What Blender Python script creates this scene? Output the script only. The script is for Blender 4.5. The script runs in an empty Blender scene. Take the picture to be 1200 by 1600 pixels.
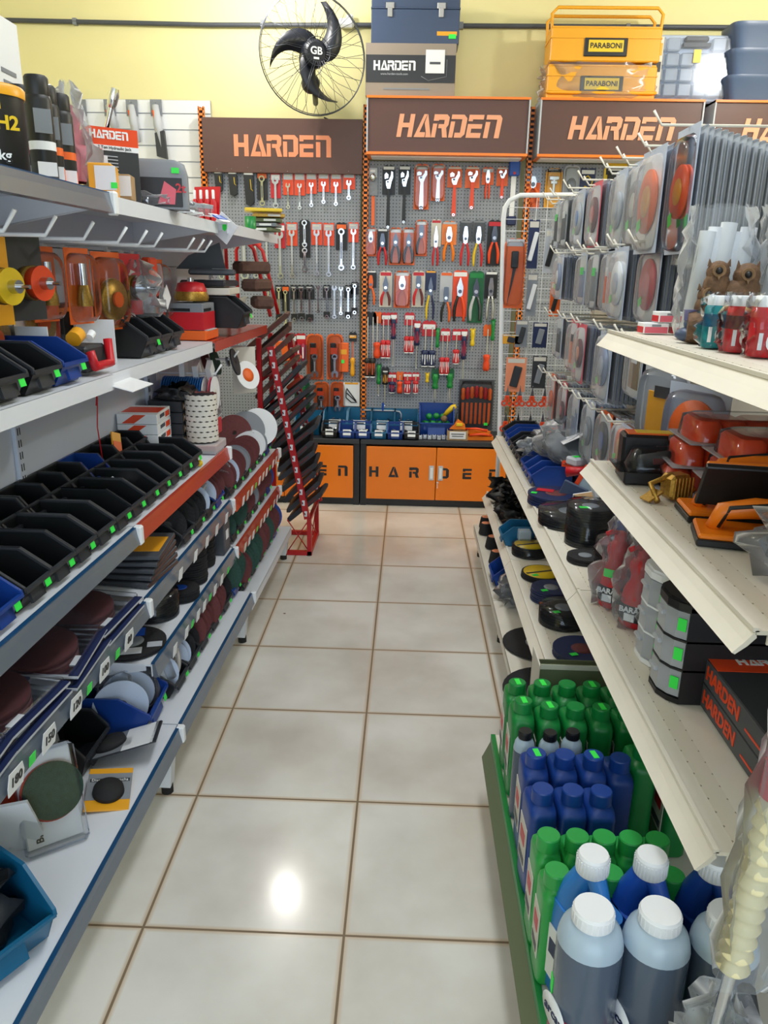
import bpy, math, random
from mathutils import Vector, Matrix
random.seed(7)
S = bpy.context.scene
PI = math.pi
def R(d): return math.radians(d)

# ---------------------------------------------------------------- camera
cd = bpy.data.cameras.new('camera'); cam = bpy.data.objects.new('camera', cd); S.collection.objects.link(cam)
S.camera = cam
cd.sensor_fit = 'VERTICAL'; cd.sensor_height = 36.0; cd.lens = 1190.11 / 1600 * 36.0
cd.clip_start = 0.02
_p, _y, _r = 0.3037066, -0.0281724, 0.0190857
_f = Vector((math.sin(_y) * math.cos(_p), math.cos(_y) * math.cos(_p), -math.sin(_p)))
_rt = Vector((math.cos(_y), -math.sin(_y), 0)); _up = _rt.cross(_f)
_rt2 = math.cos(_r) * _rt + math.sin(_r) * _up; _up2 = _rt2.cross(_f)
cam.matrix_world = Matrix(((_rt2.x, _up2.x, -_f.x, 0), (_rt2.y, _up2.y, -_f.y, 0), (_rt2.z, _up2.z, -_f.z, 1.40583), (0, 0, 0, 1)))

# ---------------------------------------------------------------- light
w = bpy.data.worlds.new('daylight'); S.world = w; w.use_nodes = True
w.node_tree.nodes['Background'].inputs[0].default_value = (0.78, 0.88, 1.0, 1)
w.node_tree.nodes['Background'].inputs[1].default_value = 1.2
def area(name, loc, rot, sx, sy, power, col, spread=180):
    l = bpy.data.lights.new(name, 'AREA'); l.shape = 'RECTANGLE'; l.size = sx; l.size_y = sy; l.energy = power; l.color = col
    l.spread = R(spread)
    o = bpy.data.objects.new(name, l); S.collection.objects.link(o); o.location = loc; o.rotation_euler = rot
    return o
# daylight through the open shop front behind the photographer, ceiling tubes over the aisles
area('shopfront_daylight', (0.2, -2.9, 1.7), (R(90), 0, 0), 3.6, 2.6, 78, (0.70, 0.84, 1.0))
area('aisle_tube_light', (0.3, 1.7, 3.02), (0, 0, 0), 0.35, 1.6, 30, (0.93, 0.97, 1.0))
def bulb(name, loc, power, col, r=.05):
    l = bpy.data.lights.new(name, 'POINT'); l.energy = power; l.color = col; l.shadow_soft_size = r
    o = bpy.data.objects.new(name, l); S.collection.objects.link(o); o.location = loc
bulb('rear_bulb', (-.78, 4.4, 2.88), 28, (1.0, .97, .92))
bulb('right_aisle_bulb', (2.1, 3.5, 2.8), 58, (1.0, .98, .95), .09)
bulb('left_aisle_bulb', (-1.7, 2.6, 2.85), 34, (1.0, .97, .93), .09)
S.view_settings.view_transform = 'Standard'; S.view_settings.look = 'None'
S.view_settings.exposure = -0.13; S.view_settings.gamma = 1.0; S.view_settings.use_curve_mapping = False
S.cycles.transparent_max_bounces = 32; S.cycles.max_bounces = 6
S.cycles.sample_clamp_indirect = 4.0

# ---------------------------------------------------------------- materials
def lin(h):
    h = h.lstrip('#'); c = [int(h[i:i + 2], 16) / 255 for i in (0, 2, 4)]
    return tuple(x / 12.92 if x <= .04045 else ((x + .055) / 1.055) ** 2.4 for x in c) + (1,)
MATS = {}
def mat(key, hexc=None, rough=.5, metal=0, noise=0, scale=20, bump=0, kind=None, mix=.25, alpha=None):
    """procedural material, made once per key"""
    if key in MATS: return MATS[key]
    m = bpy.data.materials.new(key); m.use_nodes = True; nt = m.node_tree; N = nt.nodes; L = nt.links
    b = N['Principled BSDF']; b.inputs['Base Color'].default_value = lin(hexc); b.inputs['Roughness'].default_value = rough
    b.inputs['Metallic'].default_value = metal
    tc = N.new('ShaderNodeTexCoord')
    if noise or bump:
        nz = N.new('ShaderNodeTexNoise'); nz.inputs['Scale'].default_value = scale; nz.inputs['Detail'].default_value = 4
        L.new(tc.outputs['Object'], nz.inputs['Vector'])
        if noise:
            mp = N.new('ShaderNodeMapRange'); mp.inputs['From Min'].default_value = .3; mp.inputs['From Max'].default_value = .7
            mp.inputs['To Min'].default_value = 1 - noise; mp.inputs['To Max'].default_value = 1 + noise * .6
            L.new(nz.outputs['Fac'], mp.inputs['Value'])
            hv = N.new('ShaderNodeHueSaturation'); hv.inputs['Color'].default_value = lin(hexc)
            L.new(mp.outputs['Result'], hv.inputs['Value']); L.new(hv.outputs['Color'], b.inputs['Base Color'])
        if bump:
            bp = N.new('ShaderNodeBump'); bp.inputs['Strength'].default_value = bump; bp.inputs['Distance'].default_value = .004
            L.new(nz.outputs['Fac'], bp.inputs['Height']); L.new(bp.outputs['Normal'], b.inputs['Normal'])
    if kind == 'clear':        # thin clear plastic film: mostly see-through with a glossy skin
        out = N['Material Output']; tr = N.new('ShaderNodeBsdfTransparent'); tr.inputs[0].default_value = lin(hexc)
        mx = N.new('ShaderNodeMixShader'); fr = N.new('ShaderNodeFresnel'); fr.inputs[0].default_value = 1.22
        ad = N.new('ShaderNodeMath'); ad.operation = 'ADD'; ad.inputs[1].default_value = mix; ad.use_clamp = True
        L.new(fr.outputs[0], ad.inputs[0]); L.new(ad.outputs[0], mx.inputs[0])
        L.new(tr.outputs[0], mx.inputs[1]); L.new(b.outputs[0], mx.inputs[2]); L.new(mx.outputs[0], out.inputs[0])
        b.inputs['Base Color'].default_value = (.85, .87, .9, 1); b.inputs['Metallic'].default_value = 1 if mix < .05 else .05
    MATS[key] = m
    return m
def G(key, fn):            # a grid of dots/lines on an object's own coordinates
    if key in MATS: return MATS[key]
    m = bpy.data.materials.new(key); m.use_nodes = True; MATS[key] = m
    fn(m.node_tree, m.node_tree.nodes, m.node_tree.links, m.node_tree.nodes['Principled BSDF'])
    return m
def math_(N, L, op, a, b=None, c=None):
    n = N.new('ShaderNodeMath'); n.operation = op
    for i, v in enumerate((a, b, c)):
        if v is None: continue
        if isinstance(v, (int, float)): n.inputs[i].default_value = v
        else: L.new(v, n.inputs[i])
    return n.outputs[0]
def dots(pitch, rad, base, hole, ax=('X', 'Z'), rough=.45):
    def fn(nt, N, L, b):
        tc = N.new('ShaderNodeTexCoord'); sp = N.new('ShaderNodeSeparateXYZ'); L.new(tc.outputs['Object'], sp.inputs[0])
        ds = []
        for a in ax:
            q = math_(N, L, 'MULTIPLY', sp.outputs[a], 1 / pitch)
            q = math_(N, L, 'FRACT', math_(N, L, 'ADD', q, 1000.0)); q = math_(N, L, 'SUBTRACT', q, .5)
            ds.append(math_(N, L, 'MULTIPLY', q, q))
        d = math_(N, L, 'SQRT', math_(N, L, 'ADD', ds[0], ds[1]))
        k = math_(N, L, 'LESS_THAN', d, rad / pitch)
        mx = N.new('ShaderNodeMixRGB'); L.new(k, mx.inputs[0]); mx.inputs[1].default_value = lin(base); mx.inputs[2].default_value = lin(hole)
        L.new(mx.outputs[0], b.inputs['Base Color']); b.inputs['Roughness'].default_value = rough
    return fn
PAL = dict(
    slate=('#8291b0', .25), slate_violet=('#716f9c', .25), slate_dark=('#55658a', .25), haze=('#b9bfca', .3), liquid=('#4d5a6c', .25), carton_brown=('#93877b', .7), bottle_ice=('#a9bccb', .3), white_metal=('#dfe3ea', .35), cream_metal=('#e6e0d2', .4, 0, .06, 6), gray_metal=('#a4abb8', .4), panel_gray=('#cfd7e6', .45, 0, .04, 3),
    steel=('#c8cbd0', .22, 1), chrome=('#e6e8ec', .12, 1), dark_steel=('#5c6068', .3, 1), brass=('#b08a3e', .4, .8, .3, 200),
    black=('#131417', .45), black_gloss=('#161a24', .38), black_bin=('#17191b', .38), rubber=('#1c1c1e', .8), charcoal=('#2b2e33', .55),
    blue_bin=('#123c8a', .38), teal_bin=('#0f5f86', .38), teal=('#0b8a94', .4), navy=('#15244f', .45), blue=('#1a4fb0', .4), lightblue=('#2f7fd0', .35),
    orange=('#e8641c', .45), orange_paint=('#ec7c12', .35), orange_red=('#e5481a', .42), red=('#c31824', .4), red_paint=('#b3161d', .35), strip_red=('#b23f2c', .25),
    strip_gray=('#77808c', .2, .3), strip_blue=('#16466e', .3), green=('#12803a', .35), green_dark=('#0d5a34', .45), lightgreen=('#2aa048', .35), neon=('#35e84e', .5),
    yellow=('#e2bf1e', .4), gold=('#e8a31c', .35), white=('#eceef0', .5), offwhite=('#d9d4c8', .6), paper=('#e4e4e8', .7), cardboard=('#a98a62', .85, 0, .12, 30),
    brown_sign=('#57382f', .45), letter=('#f0946a', .5), letter_pale=('#e8a27c', .5), maroon=('#653031', .8, 0, .15, 90), belt=('#5d4238', .9, 0, .2, 60),
    abr_black=('#1d1d20', .85, 0, .2, 150, .3), abr_green=('#2a4a40', .85, 0, .2, 120), gray=('#80858c', .5), lightgray=('#b9bdc4', .5), darkgray=('#474b52', .5),
    skin_wood=('#8a6a48', .7, 0, .35, 40, .6), owl=('#6d5038', .75, 0, .4, 90, .8), handle_yellow=('#dfc43a', .4), pink=('#d86070', .5), grout=('#7d6550', .9),
    toolbox_blue=('#3b4a66', .4), crate_blue=('#4a5b78', .35), olive=('#6b7558', .8), cream_pole=('#e8dcae', .5), magenta=('#9c2348', .4), ice=('#b9c6dc', .4), wall=('#e9e0a6', .8, 0, .03, 2),
)
def m_(k): return mat(k, *PAL[k])
CL = lambda: mat('clear_plastic', '#f2f4f7', .1, kind='clear', mix=.03)
CB = lambda: mat('bluish_clear_plastic', '#dfe6f0', .15, kind='clear', mix=.14)
FILM = lambda: mat('milky_film', '#f2f4f6', .15, kind='clear', mix=.11)
GLASSY = lambda: mat('frosted_plastic', '#dfe6ee', .3, kind='clear', mix=.38)
def mm(k):
    if not isinstance(k, str): return k
    return {'clear': CL, 'clearblue': CB, 'film': FILM, 'frost': GLASSY}[k]() if k in ('clear', 'clearblue', 'film', 'frost') else m_(k)

# ---------------------------------------------------------------- mesh builder
class MB:
    def __init__(s): s.v = []; s.f = []; s.mi = []; s.sm = []; s.mats = []; s.M = Matrix()
    def at(s, loc=(0, 0, 0), rot=(0, 0, 0)):
        from mathutils import Euler
        s.M = Matrix.Translation(loc) @ Euler(rot).to_matrix().to_4x4(); return s
    def add(s, vs, fs, m, smooth=False):
        m = mm(m)
        if m not in s.mats: s.mats.append(m)
        k = s.mats.index(m); o = len(s.v)
        s.v += [s.M @ Vector(p) for p in vs]
        for f in fs: s.f.append([i + o for i in f]); s.mi.append(k); s.sm.append(smooth)
        return s
    def box(s, c, d, m, rz=0, b=0, ry=0, rx=0):
        x, y, z = (q / 2 for q in d)
        rm = (Matrix.Rotation(rz, 3, 'Z') @ Matrix.Rotation(ry, 3, 'Y') @ Matrix.Rotation(rx, 3, 'X'))
        if b:
            b = min(b, x * .9, y * .9, z * .9); vs = []; idx = {}
            for sx in (-1, 1):
                for sy in (-1, 1):
                    for sz in (-1, 1):
                        for a in range(3):
                            p = [sx * (x - b), sy * (y - b), sz * (z - b)]; p[a] = (sx * x, sy * y, sz * z)[a]
                            idx[(sx, sy, sz, a)] = len(vs); vs.append(p)
            fs = []
            for a in range(3):
                u, v = (a + 1) % 3, (a + 2) % 3
                for sg in (-1, 1):
                    q = []
                    for su, sv in ((-1, -1), (1, -1), (1, 1), (-1, 1)):
                        t = [0, 0, 0]; t[a] = sg; t[u] = su; t[v] = sv; q.append(idx[(*t, a)])
                    fs.append(q if sg > 0 else q[::-1])
            for a in range(3):
                u, v = (a + 1) % 3, (a + 2) % 3
                for su in (-1, 1):
                    for sv in (-1, 1):
                        t0 = [0, 0, 0]; t0[u] = su; t0[v] = sv; t1 = list(t0); t0[a] = -1; t1[a] = 1
                        q = [idx[(*t0, u)], idx[(*t1, u)], idx[(*t1, v)], idx[(*t0, v)]]
                        fs.append(q if su * sv < 0 else q[::-1])
            for sx in (-1, 1):
                for sy in (-1, 1):
                    for sz in (-1, 1):
                        q = [idx[(sx, sy, sz, 0)], idx[(sx, sy, sz, 1)], idx[(sx, sy, sz, 2)]]
                        fs.append(q if sx * sy * sz > 0 else q[::-1])
        else:
            vs = [(-x, -y, -z), (x, -y, -z), (x, y, -z), (-x, y, -z), (-x, -y, z), (x, -y, z), (x, y, z), (-x, y, z)]
            fs = [(3, 2, 1, 0), (4, 5, 6, 7), (0, 1, 5, 4), (1, 2, 6, 5), (2, 3, 7, 6), (3, 0, 4, 7)]
        return s.add([rm @ Vector(p) + Vector(c) for p in vs], fs, m)
    def prism(s, poly, y0, y1, m, ax='y', smooth=False):      # polygon in (x,z) extruded along y ('y'), in (x,y) along z ('z'), in (y,z) along x ('x')
        n = len(poly)
        f = {'y': lambda p, t: (p[0], t, p[1]), 'z': lambda p, t: (p[0], p[1], t), 'x': lambda p, t: (t, p[0], p[1])}[ax]
        vs = [f(p, y0) for p in poly] + [f(p, y1) for p in poly]
        fs = [list(range(n)), list(range(2 * n - 1, n - 1, -1))]
        s.add(vs, fs, m)
        return s.add(vs, [(i, i + n, (i + 1) % n + n, (i + 1) % n) for i in range(n)], m, smooth)
    def lathe(s, prof, m, n=20, c=(0, 0, 0), d=(0, 0, 1), smooth=True, sx=1, sy=1):
        q = Vector((0, 0, 1)).rotation_difference(Vector(d).normalized()); c = Vector(c); vs = []
        for r, z in prof:
            for i in range(n):
                a = 2 * PI * i / n; vs.append(q @ Vector((r * sx * math.cos(a), r * sy * math.sin(a), z)) + c)
        fs = []
        for j in range(len(prof) - 1):
            for i in range(n): k = (i + 1) % n; fs.append((j * n + i, j * n + k, j * n + n + k, j * n + n + i))
        s.add(vs, fs, m, smooth)
        for j, rev in ((0, 1), (len(prof) - 1, 0)):
            if prof[j][0] > 1e-5:
                l = list(range(j * n, j * n + n)); s.add([vs[i] for i in l], [list(range(n))[::-1] if rev else list(range(n))], m)
        return s
    def cyl(s, p0, p1, r, m, n=12, r1=None, smooth=True):
        d = Vector(p1) - Vector(p0); return s.lathe([(r, 0), (r if r1 is None else r1, d.length)], m, n, p0, d, smooth)
    def tube(s, pts, r, m, n=6, closed=False):
        pts = [Vector(p) for p in pts]; k = len(pts); rs = r if isinstance(r, (list, tuple)) else [r] * k
        vs = []; prev = None
        for i, p in enumerate(pts):
            t = (pts[(i + 1) % k] - pts[i - 1]) if closed else (pts[min(i + 1, k - 1)] - pts[max(i - 1, 0)])
            t.normalize()
            u = Vector((0, 0, 1)) if prev is None else prev
            if prev is None and abs(t.z) > .9: u = Vector((1, 0, 0))
            u = (u - t * u.dot(t)).normalized(); prev = u; v = t.cross(u)
            for j in range(n): a = 2 * PI * j / n; vs.append(p + (u * math.cos(a) + v * math.sin(a)) * rs[i])
        fs = [(i * n + j, i * n + (j + 1) % n, ((i + 1) % k) * n + (j + 1) % n, ((i + 1) % k) * n + j) for i in range(k if closed else k - 1) for j in range(n)]
        if not closed: fs += [list(range(n))[::-1], list(range((k - 1) * n, k * n))]
        return s.add(vs, fs, m, True)
    def loft(s, secs, m, n=24, cap=True, smooth=True):
        """secs: (z, half_x, half_y, squareness, cx, cy)"""
        vs = []
        for z, hx, hy, e, cx, cy in secs:
            for i in range(n):
                a = 2 * PI * (i + .5) / n; c, q = math.cos(a), math.sin(a)
                vs.append((cx + hx * math.copysign(abs(c) ** e, c), cy + hy * math.copysign(abs(q) ** e, q), z))
        fs = [(j * n + i, j * n + (i + 1) % n, (j + 1) * n + (i + 1) % n, (j + 1) * n + i) for j in range(len(secs) - 1) for i in range(n)]
        s.add(vs, fs, m, smooth)
        if cap:
            s.add(vs[:n], [list(range(n))[::-1]], m); s.add(vs[-n:], [list(range(n))], m)
        return s
    def ball(s, c, r, m, n=12, k=7, sc=(1, 1, 1)):
        vs = []
        for j in range(k + 1):
            a = PI * j / k
            for i in range(n):
                b = 2 * PI * i / n; vs.append((c[0] + r * sc[0] * math.sin(a) * math.cos(b), c[1] + r * sc[1] * math.sin(a) * math.sin(b), c[2] - r * sc[2] * math.cos(a)))
        return s.add(vs, [(j * n + i, j * n + (i + 1) % n, (j + 1) * n + (i + 1) % n, (j + 1) * n + i) for j in range(k) for i in range(n)], m, True)
    def bag(s, w, d, h, m, seed=1, amp=.012, n=20, k=10, top=.35, c=(0, 0, 0), pinch=.8):
        """crumpled plastic bag standing on its base, pinched towards the top"""
        rn = random.Random(seed); vs = []
        off = [[rn.uniform(-1, 1) for _ in range(n)] for _ in range(k + 1)]
        for j in range(k + 1):
            t = j / k; sh = 1 - (1 - top) * max(0, (t - pinch * .5) / (1 - pinch * .5)) if pinch < 1 else 1
            if j == 0: sh *= .85
            for i in range(n):
                a = 2 * PI * i / n; cc, q = math.cos(a), math.sin(a)
                r = 1 + off[j][i] * amp / max(w, d) * 4 * (1 + t)
                vs.append((c[0] + w / 2 * sh * r * math.copysign(abs(cc) ** .7, cc), c[1] + d / 2 * sh * r * math.copysign(abs(q) ** .7, q), c[2] + t * h + off[j][(i * 3) % n] * amp * .7 * (0 if j == 0 else 1)))
        fs = [(j * n + i, j * n + (i + 1) % n, (j + 1) * n + (i + 1) % n, (j + 1) * n + i) for j in range(k) for i in range(n)]
        return s.add(vs, fs, m, True)
    def build(s, name, parent=None, loc=(0, 0, 0), rz=0, rot=None):
        me = bpy.data.meshes.new(name); me.from_pydata([tuple(p) for p in s.v], [], s.f); me.update()
        for m in s.mats: me.materials.append(m)
        me.polygons.foreach_set('material_index', s.mi); me.polygons.foreach_set('use_smooth', s.sm)
        o = bpy.data.objects.new(name, me); S.collection.objects.link(o); o.location = loc
        o.rotation_euler = rot if rot else (0, 0, rz)
        if parent: o.parent = parent
        return o

def tag(o, label=None, cat=None, group=None, kind=None):
    if label: o['label'] = label
    if cat: o['category'] = cat
    if group: o['group'] = group
    if kind: o['kind'] = kind
    return o
def thing(name, label, cat, loc=(0, 0, 0), rz=0, group=None, rot=None):
    o = bpy.data.objects.new(name, None); S.collection.objects.link(o); o.empty_display_size = .05
    o.location = loc; o.rotation_euler = rot if rot else (0, 0, rz)
    return tag(o, label, cat, group)
def kids(o): return [c for c in S.collection.objects if c.parent == o]
def dup(o, label=None, loc=None, rz=None, parent=None, rot=None, swap=None):
    """copy of a thing with copies of its parts and sub-parts"""
    ch = TREE.get(o.name)
    if ch is None: ch = TREE[o.name] = kids(o)
    c = o.copy(); S.collection.objects.link(c)
    if parent: c.parent = parent
    for k in ch: dup(k, parent=c, swap=swap)
    if swap and o.type == 'MESH':
        for a, b in swap.items():
            for i, sl in enumerate(c.material_slots):
                if sl.material == mm(a): sl.link = 'OBJECT'; sl.material = mm(b)
    if label: c['label'] = label
    if loc is not None: c.location = loc
    if rz is not None: c.rotation_euler = (0, 0, rz)
    if rot is not None: c.rotation_euler = rot
    return c
TREE = {}
def pile(spots, make, group=None):
    """first spot gets the original, the others copies; spots: (label, loc, rz)"""
    o = None
    for i, sp in enumerate(spots):
        lab, loc, rz = sp[:3]
        if o is None:
            o = make(lab, loc, rz); TREE[o.name] = kids(o)
            if group: o['group'] = group
        else: dup(o, lab, loc, rz, swap=sp[3] if len(sp) > 3 else None)
    return o
ORD = 'first second third fourth fifth sixth seventh eighth ninth tenth eleventh twelfth thirteenth fourteenth fifteenth sixteenth seventeenth eighteenth nineteenth twentieth'.split()

# lettering ------------------------------------------------------
TXT = {}
def text(s, size, m, parent, loc, rot=(0, 0, 0), depth=.0006, sx=1, name='lettering', bold=0):
    key = (s, bold)
    if key not in TXT:
        cu = bpy.data.curves.new('lettering', 'FONT'); cu.body = s; cu.align_x = 'CENTER'; cu.align_y = 'CENTER'; cu.size = 1; cu.extrude = .01
        cu.resolution_u = 3
        if bold: cu.offset = bold
        o = bpy.data.objects.new('lettering', cu); S.collection.objects.link(o); bpy.context.view_layer.update()
        me = bpy.data.meshes.new_from_object(o.evaluated_get(bpy.context.evaluated_depsgraph_get()))
        S.collection.objects.unlink(o); bpy.data.objects.remove(o); TXT[key] = me
    me = TXT[key].copy(); me.materials.clear(); me.materials.append(mm(m))
    o = bpy.data.objects.new(name, me); S.collection.objects.link(o); o.parent = parent; o.location = loc; o.rotation_euler = rot
    o.scale = (size * sx, size, size * .1 if depth is None else depth / .01)
    return o
FRONT = (R(90), 0, 0)      # faces -Y
SIDE = (R(90), 0, R(90))    # faces +X
SIDEL = (R(90), 0, R(-90))  # faces -X
# the angular sign letters, each a few polygons in a 1 x 1 box
LET = {
    'H': [[(0, 0), (.26, 0), (.26, .42), (.62, .42), (.62, 0), (.88, 0), (.88, 1), (.62, 1), (.62, .62), (.26, .62), (.26, 1), (0, 1)]],
    'A': [[(0, 0), (.40, 1), (.58, 1), (.46, .68), (.29, .22), (.62, .22), (.62, 0)], [(.66, 0), (.98, 0), (.62, 1), (.60, 1), (.50, .62), (.66, .2)]],
    'R': [[(0, 0), (.24, 0), (.24, .6), (0, .6)], [(0, .72), (0, 1), (.72, 1), (.88, .88), (.88, .55), (.78, .42), (.92, 0), (.64, 0), (.52, .40), (.32, .40), (.32, .58), (.62, .58), (.62, .76), (.30, .76), (.30, .72)]],
    'D': [[(0, 0), (.24, 0), (.24, .70), (0, .70)], [(0, .80), (0, 1), (.70, 1), (.90, .84), (.90, .16), (.72, 0), (.32, 0), (.32, .22), (.62, .22), (.62, .80)]],
    'E': [[(0, 0), (.82, 0), (.82, .22), (.24, .22), (.24, .40), (.82, .40), (.82, .60), (.24, .60), (.0, .60)], [(0, .72), (.24, .72), (.24, .80), (.84, .80), (.84, 1), (0, 1)]],
    'n': [[(0, 0), (.26, 0), (.26, .70), (0, .70)], [(0, .80), (0, 1), (.76, 1), (.90, .86), (.90, 0), (.62, 0), (.62, .80)]],
}
def sign_letters(word, h, m, parent, loc, pitch=1.03, shear=0, depth=.002, rot=(0, 0, 0), name='lettering', wide=1.0):
    mb = MB(); x = 0
    for ch in word:
        if ch in LET:
            for poly in LET[ch]:
                q = [((x + px * wide + shear * pz) * h, pz * h) for px, pz in poly]
                # keep outward order: polygons run counter-clockwise seen from the front
                mb.prism(q, -depth, 0, m)
        x += pitch * wide
    total = (x - .1 * wide) * h
    for i, p in enumerate(mb.v): mb.v[i] = Vector((p.x - total / 2, p.y, p.z - h / 2))
    return mb.build(name, parent, loc, rot=rot)

# ================================================================ THE ROOM
def struct(name, mb): return tag(mb.build(name), kind='structure')
def floor_mat():
    def fn(nt, N, L, b):
        tc = N.new('ShaderNodeTexCoord'); sp = N.new('ShaderNodeSeparateXYZ'); L.new(tc.outputs['Object'], sp.inputs[0])
        T = .45; near = []
        for a, o in (('X', -0.5585), ('Y', 1.3305)):
            q = math_(N, L, 'FRACT', math_(N, L, 'ADD', math_(N, L, 'MULTIPLY', math_(N, L, 'SUBTRACT', sp.outputs[a], o), 1 / T), 100.5))
            near.append(math_(N, L, 'ABSOLUTE', math_(N, L, 'SUBTRACT', q, .5)))
        d = math_(N, L, 'MINIMUM', near[0], near[1])
        k = math_(N, L, 'LESS_THAN', d, .0062)
        edge = N.new('ShaderNodeMapRange'); L.new(d, edge.inputs['Value']); edge.inputs['From Min'].default_value = .006; edge.inputs['From Max'].default_value = .028
        nz = N.new('ShaderNodeTexNoise'); nz.inputs['Scale'].default_value = 2.2; nz.inputs['Detail'].default_value = 5; L.new(tc.outputs['Object'], nz.inputs['Vector'])
        cr = N.new('ShaderNodeValToRGB'); cr.color_ramp.elements[0].position = .35; cr.color_ramp.elements[0].color = lin('#c9c2b8'); cr.color_ramp.elements[1].position = .62; cr.color_ramp.elements[1].color = lin('#e2dfd9')
        L.new(nz.outputs['Fac'], cr.inputs[0])
        dm = N.new('ShaderNodeMixRGB'); dm.inputs[1].default_value = lin('#c9b49a'); L.new(cr.outputs[0], dm.inputs[2]); L.new(edge.outputs[0], dm.inputs[0])
        vo = N.new('ShaderNodeTexVoronoi'); vo.inputs['Scale'].default_value = 3.1; L.new(tc.outputs['Object'], vo.inputs['Vector'])
        sp2 = math_(N, L, 'LESS_THAN', vo.outputs['Distance'], .018)
        d2 = N.new('ShaderNodeMixRGB'); L.new(sp2, d2.inputs[0]); L.new(dm.outputs[0], d2.inputs[1]); d2.inputs[2].default_value = lin('#6b6258')
        mx = N.new('ShaderNodeMixRGB'); L.new(k, mx.inputs[0]); L.new(d2.outputs[0], mx.inputs[1]); mx.inputs[2].default_value = lin('#7d6a55')
        L.new(mx.outputs[0], b.inputs['Base Color'])
        r = math_(N, L, 'ADD', math_(N, L, 'MULTIPLY', k, .6), math_(N, L, 'MULTIPLY', nz.outputs['Fac'], .36)); L.new(r, b.inputs['Roughness'])
        bp = N.new('ShaderNodeBump'); bp.inputs['Strength'].default_value = .5; bp.inputs['Distance'].default_value = .003; bp.invert = True
        L.new(k, bp.inputs['Height']); L.new(bp.outputs[0], b.inputs['Normal'])
    return G('white_floor_tile', fn)
WY = 5.05; CH = 3.08; XL, XR = -2.7, 2.7; YB = -3.0
struct('floor', MB().box((0, (WY + YB) / 2, -.05), (XR - XL + .2, WY - YB + .3, .1), floor_mat()))
struct('ceiling', MB().box((0, (WY + YB) / 2, CH + .05), (XR - XL + .2, WY - YB + .3, .1), 'white'))
struct('wall_back', MB().box((0, WY + .05, CH / 2), (XR - XL + .2, .1, CH), 'wall'))
struct('wall_left', MB().box((XL - .05, (WY + YB) / 2, CH / 2), (.1, WY - YB + .1, CH), 'wall'))
struct('wall_right', MB().box((XR + .05, (WY + YB) / 2, CH / 2), (.1, WY - YB + .1, CH), 'wall'))
wf = MB()
for x0, x1, z0, z1 in ((XL, -1.7, 0, CH), (2.1, XR, 0, CH), (-1.7, 2.1, 2.95, CH)): wf.box(((x0 + x1) / 2, YB - .05, (z0 + z1) / 2), (x1 - x0, .1, z1 - z0), 'wall')
struct('wall_front', wf)

# conduit pipe along the back wall
p0 = (-2.442,2.778); p1 = (-0.343,2.771); p2 = (1.955,2.779)
c = MB().tube([(-2.65, 5.032, p0[1] + .002), (p0[0], 5.032, p0[1]), (-1.2, 5.030, p0[1] - .014), (p1[0], 5.032, p1[1]), (p2[0], 5.032, p2[1]), (2.65, 5.032, p2[1])], .013, 'darkgray', 8)
for x in (-2.0, -.9, .25, 1.2): c.box((x, 5.034, p1[1] + .002), (.022, .03, .034), 'gray')
tag(c.build('conduit_pipe'), 'long dark grey conduit pipe running along the yellow back wall', 'pipe')

# white grooved slat panel at the left of the back wall
x0, x1, zt = -1.98, -1.225, 2.37
sl = thing('slat_panel', 'white grooved slat panel mounted on yellow back wall left of the signs', 'display panel', (0, 5.04, 0))
b = MB(); z = zt; k = 0
while z > .3:
    h = .088 if k else .075
    b.box(((x0 + x1) / 2, -.009, z - h / 2), (x1 - x0, .018, h - .007), 'white'); b.box(((x0 + x1) / 2, -.004, z - h / 2), (x1 - x0, .008, h), 'lightgray'); z -= h; k += 1
b.build('slat_board', sl)
for x in (x0 + .12, x1 - .05): MB().cyl((x, -.02, zt - .035), (x, -.017, zt - .035), .005, 'steel', 8).build('screw', sl)

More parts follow.
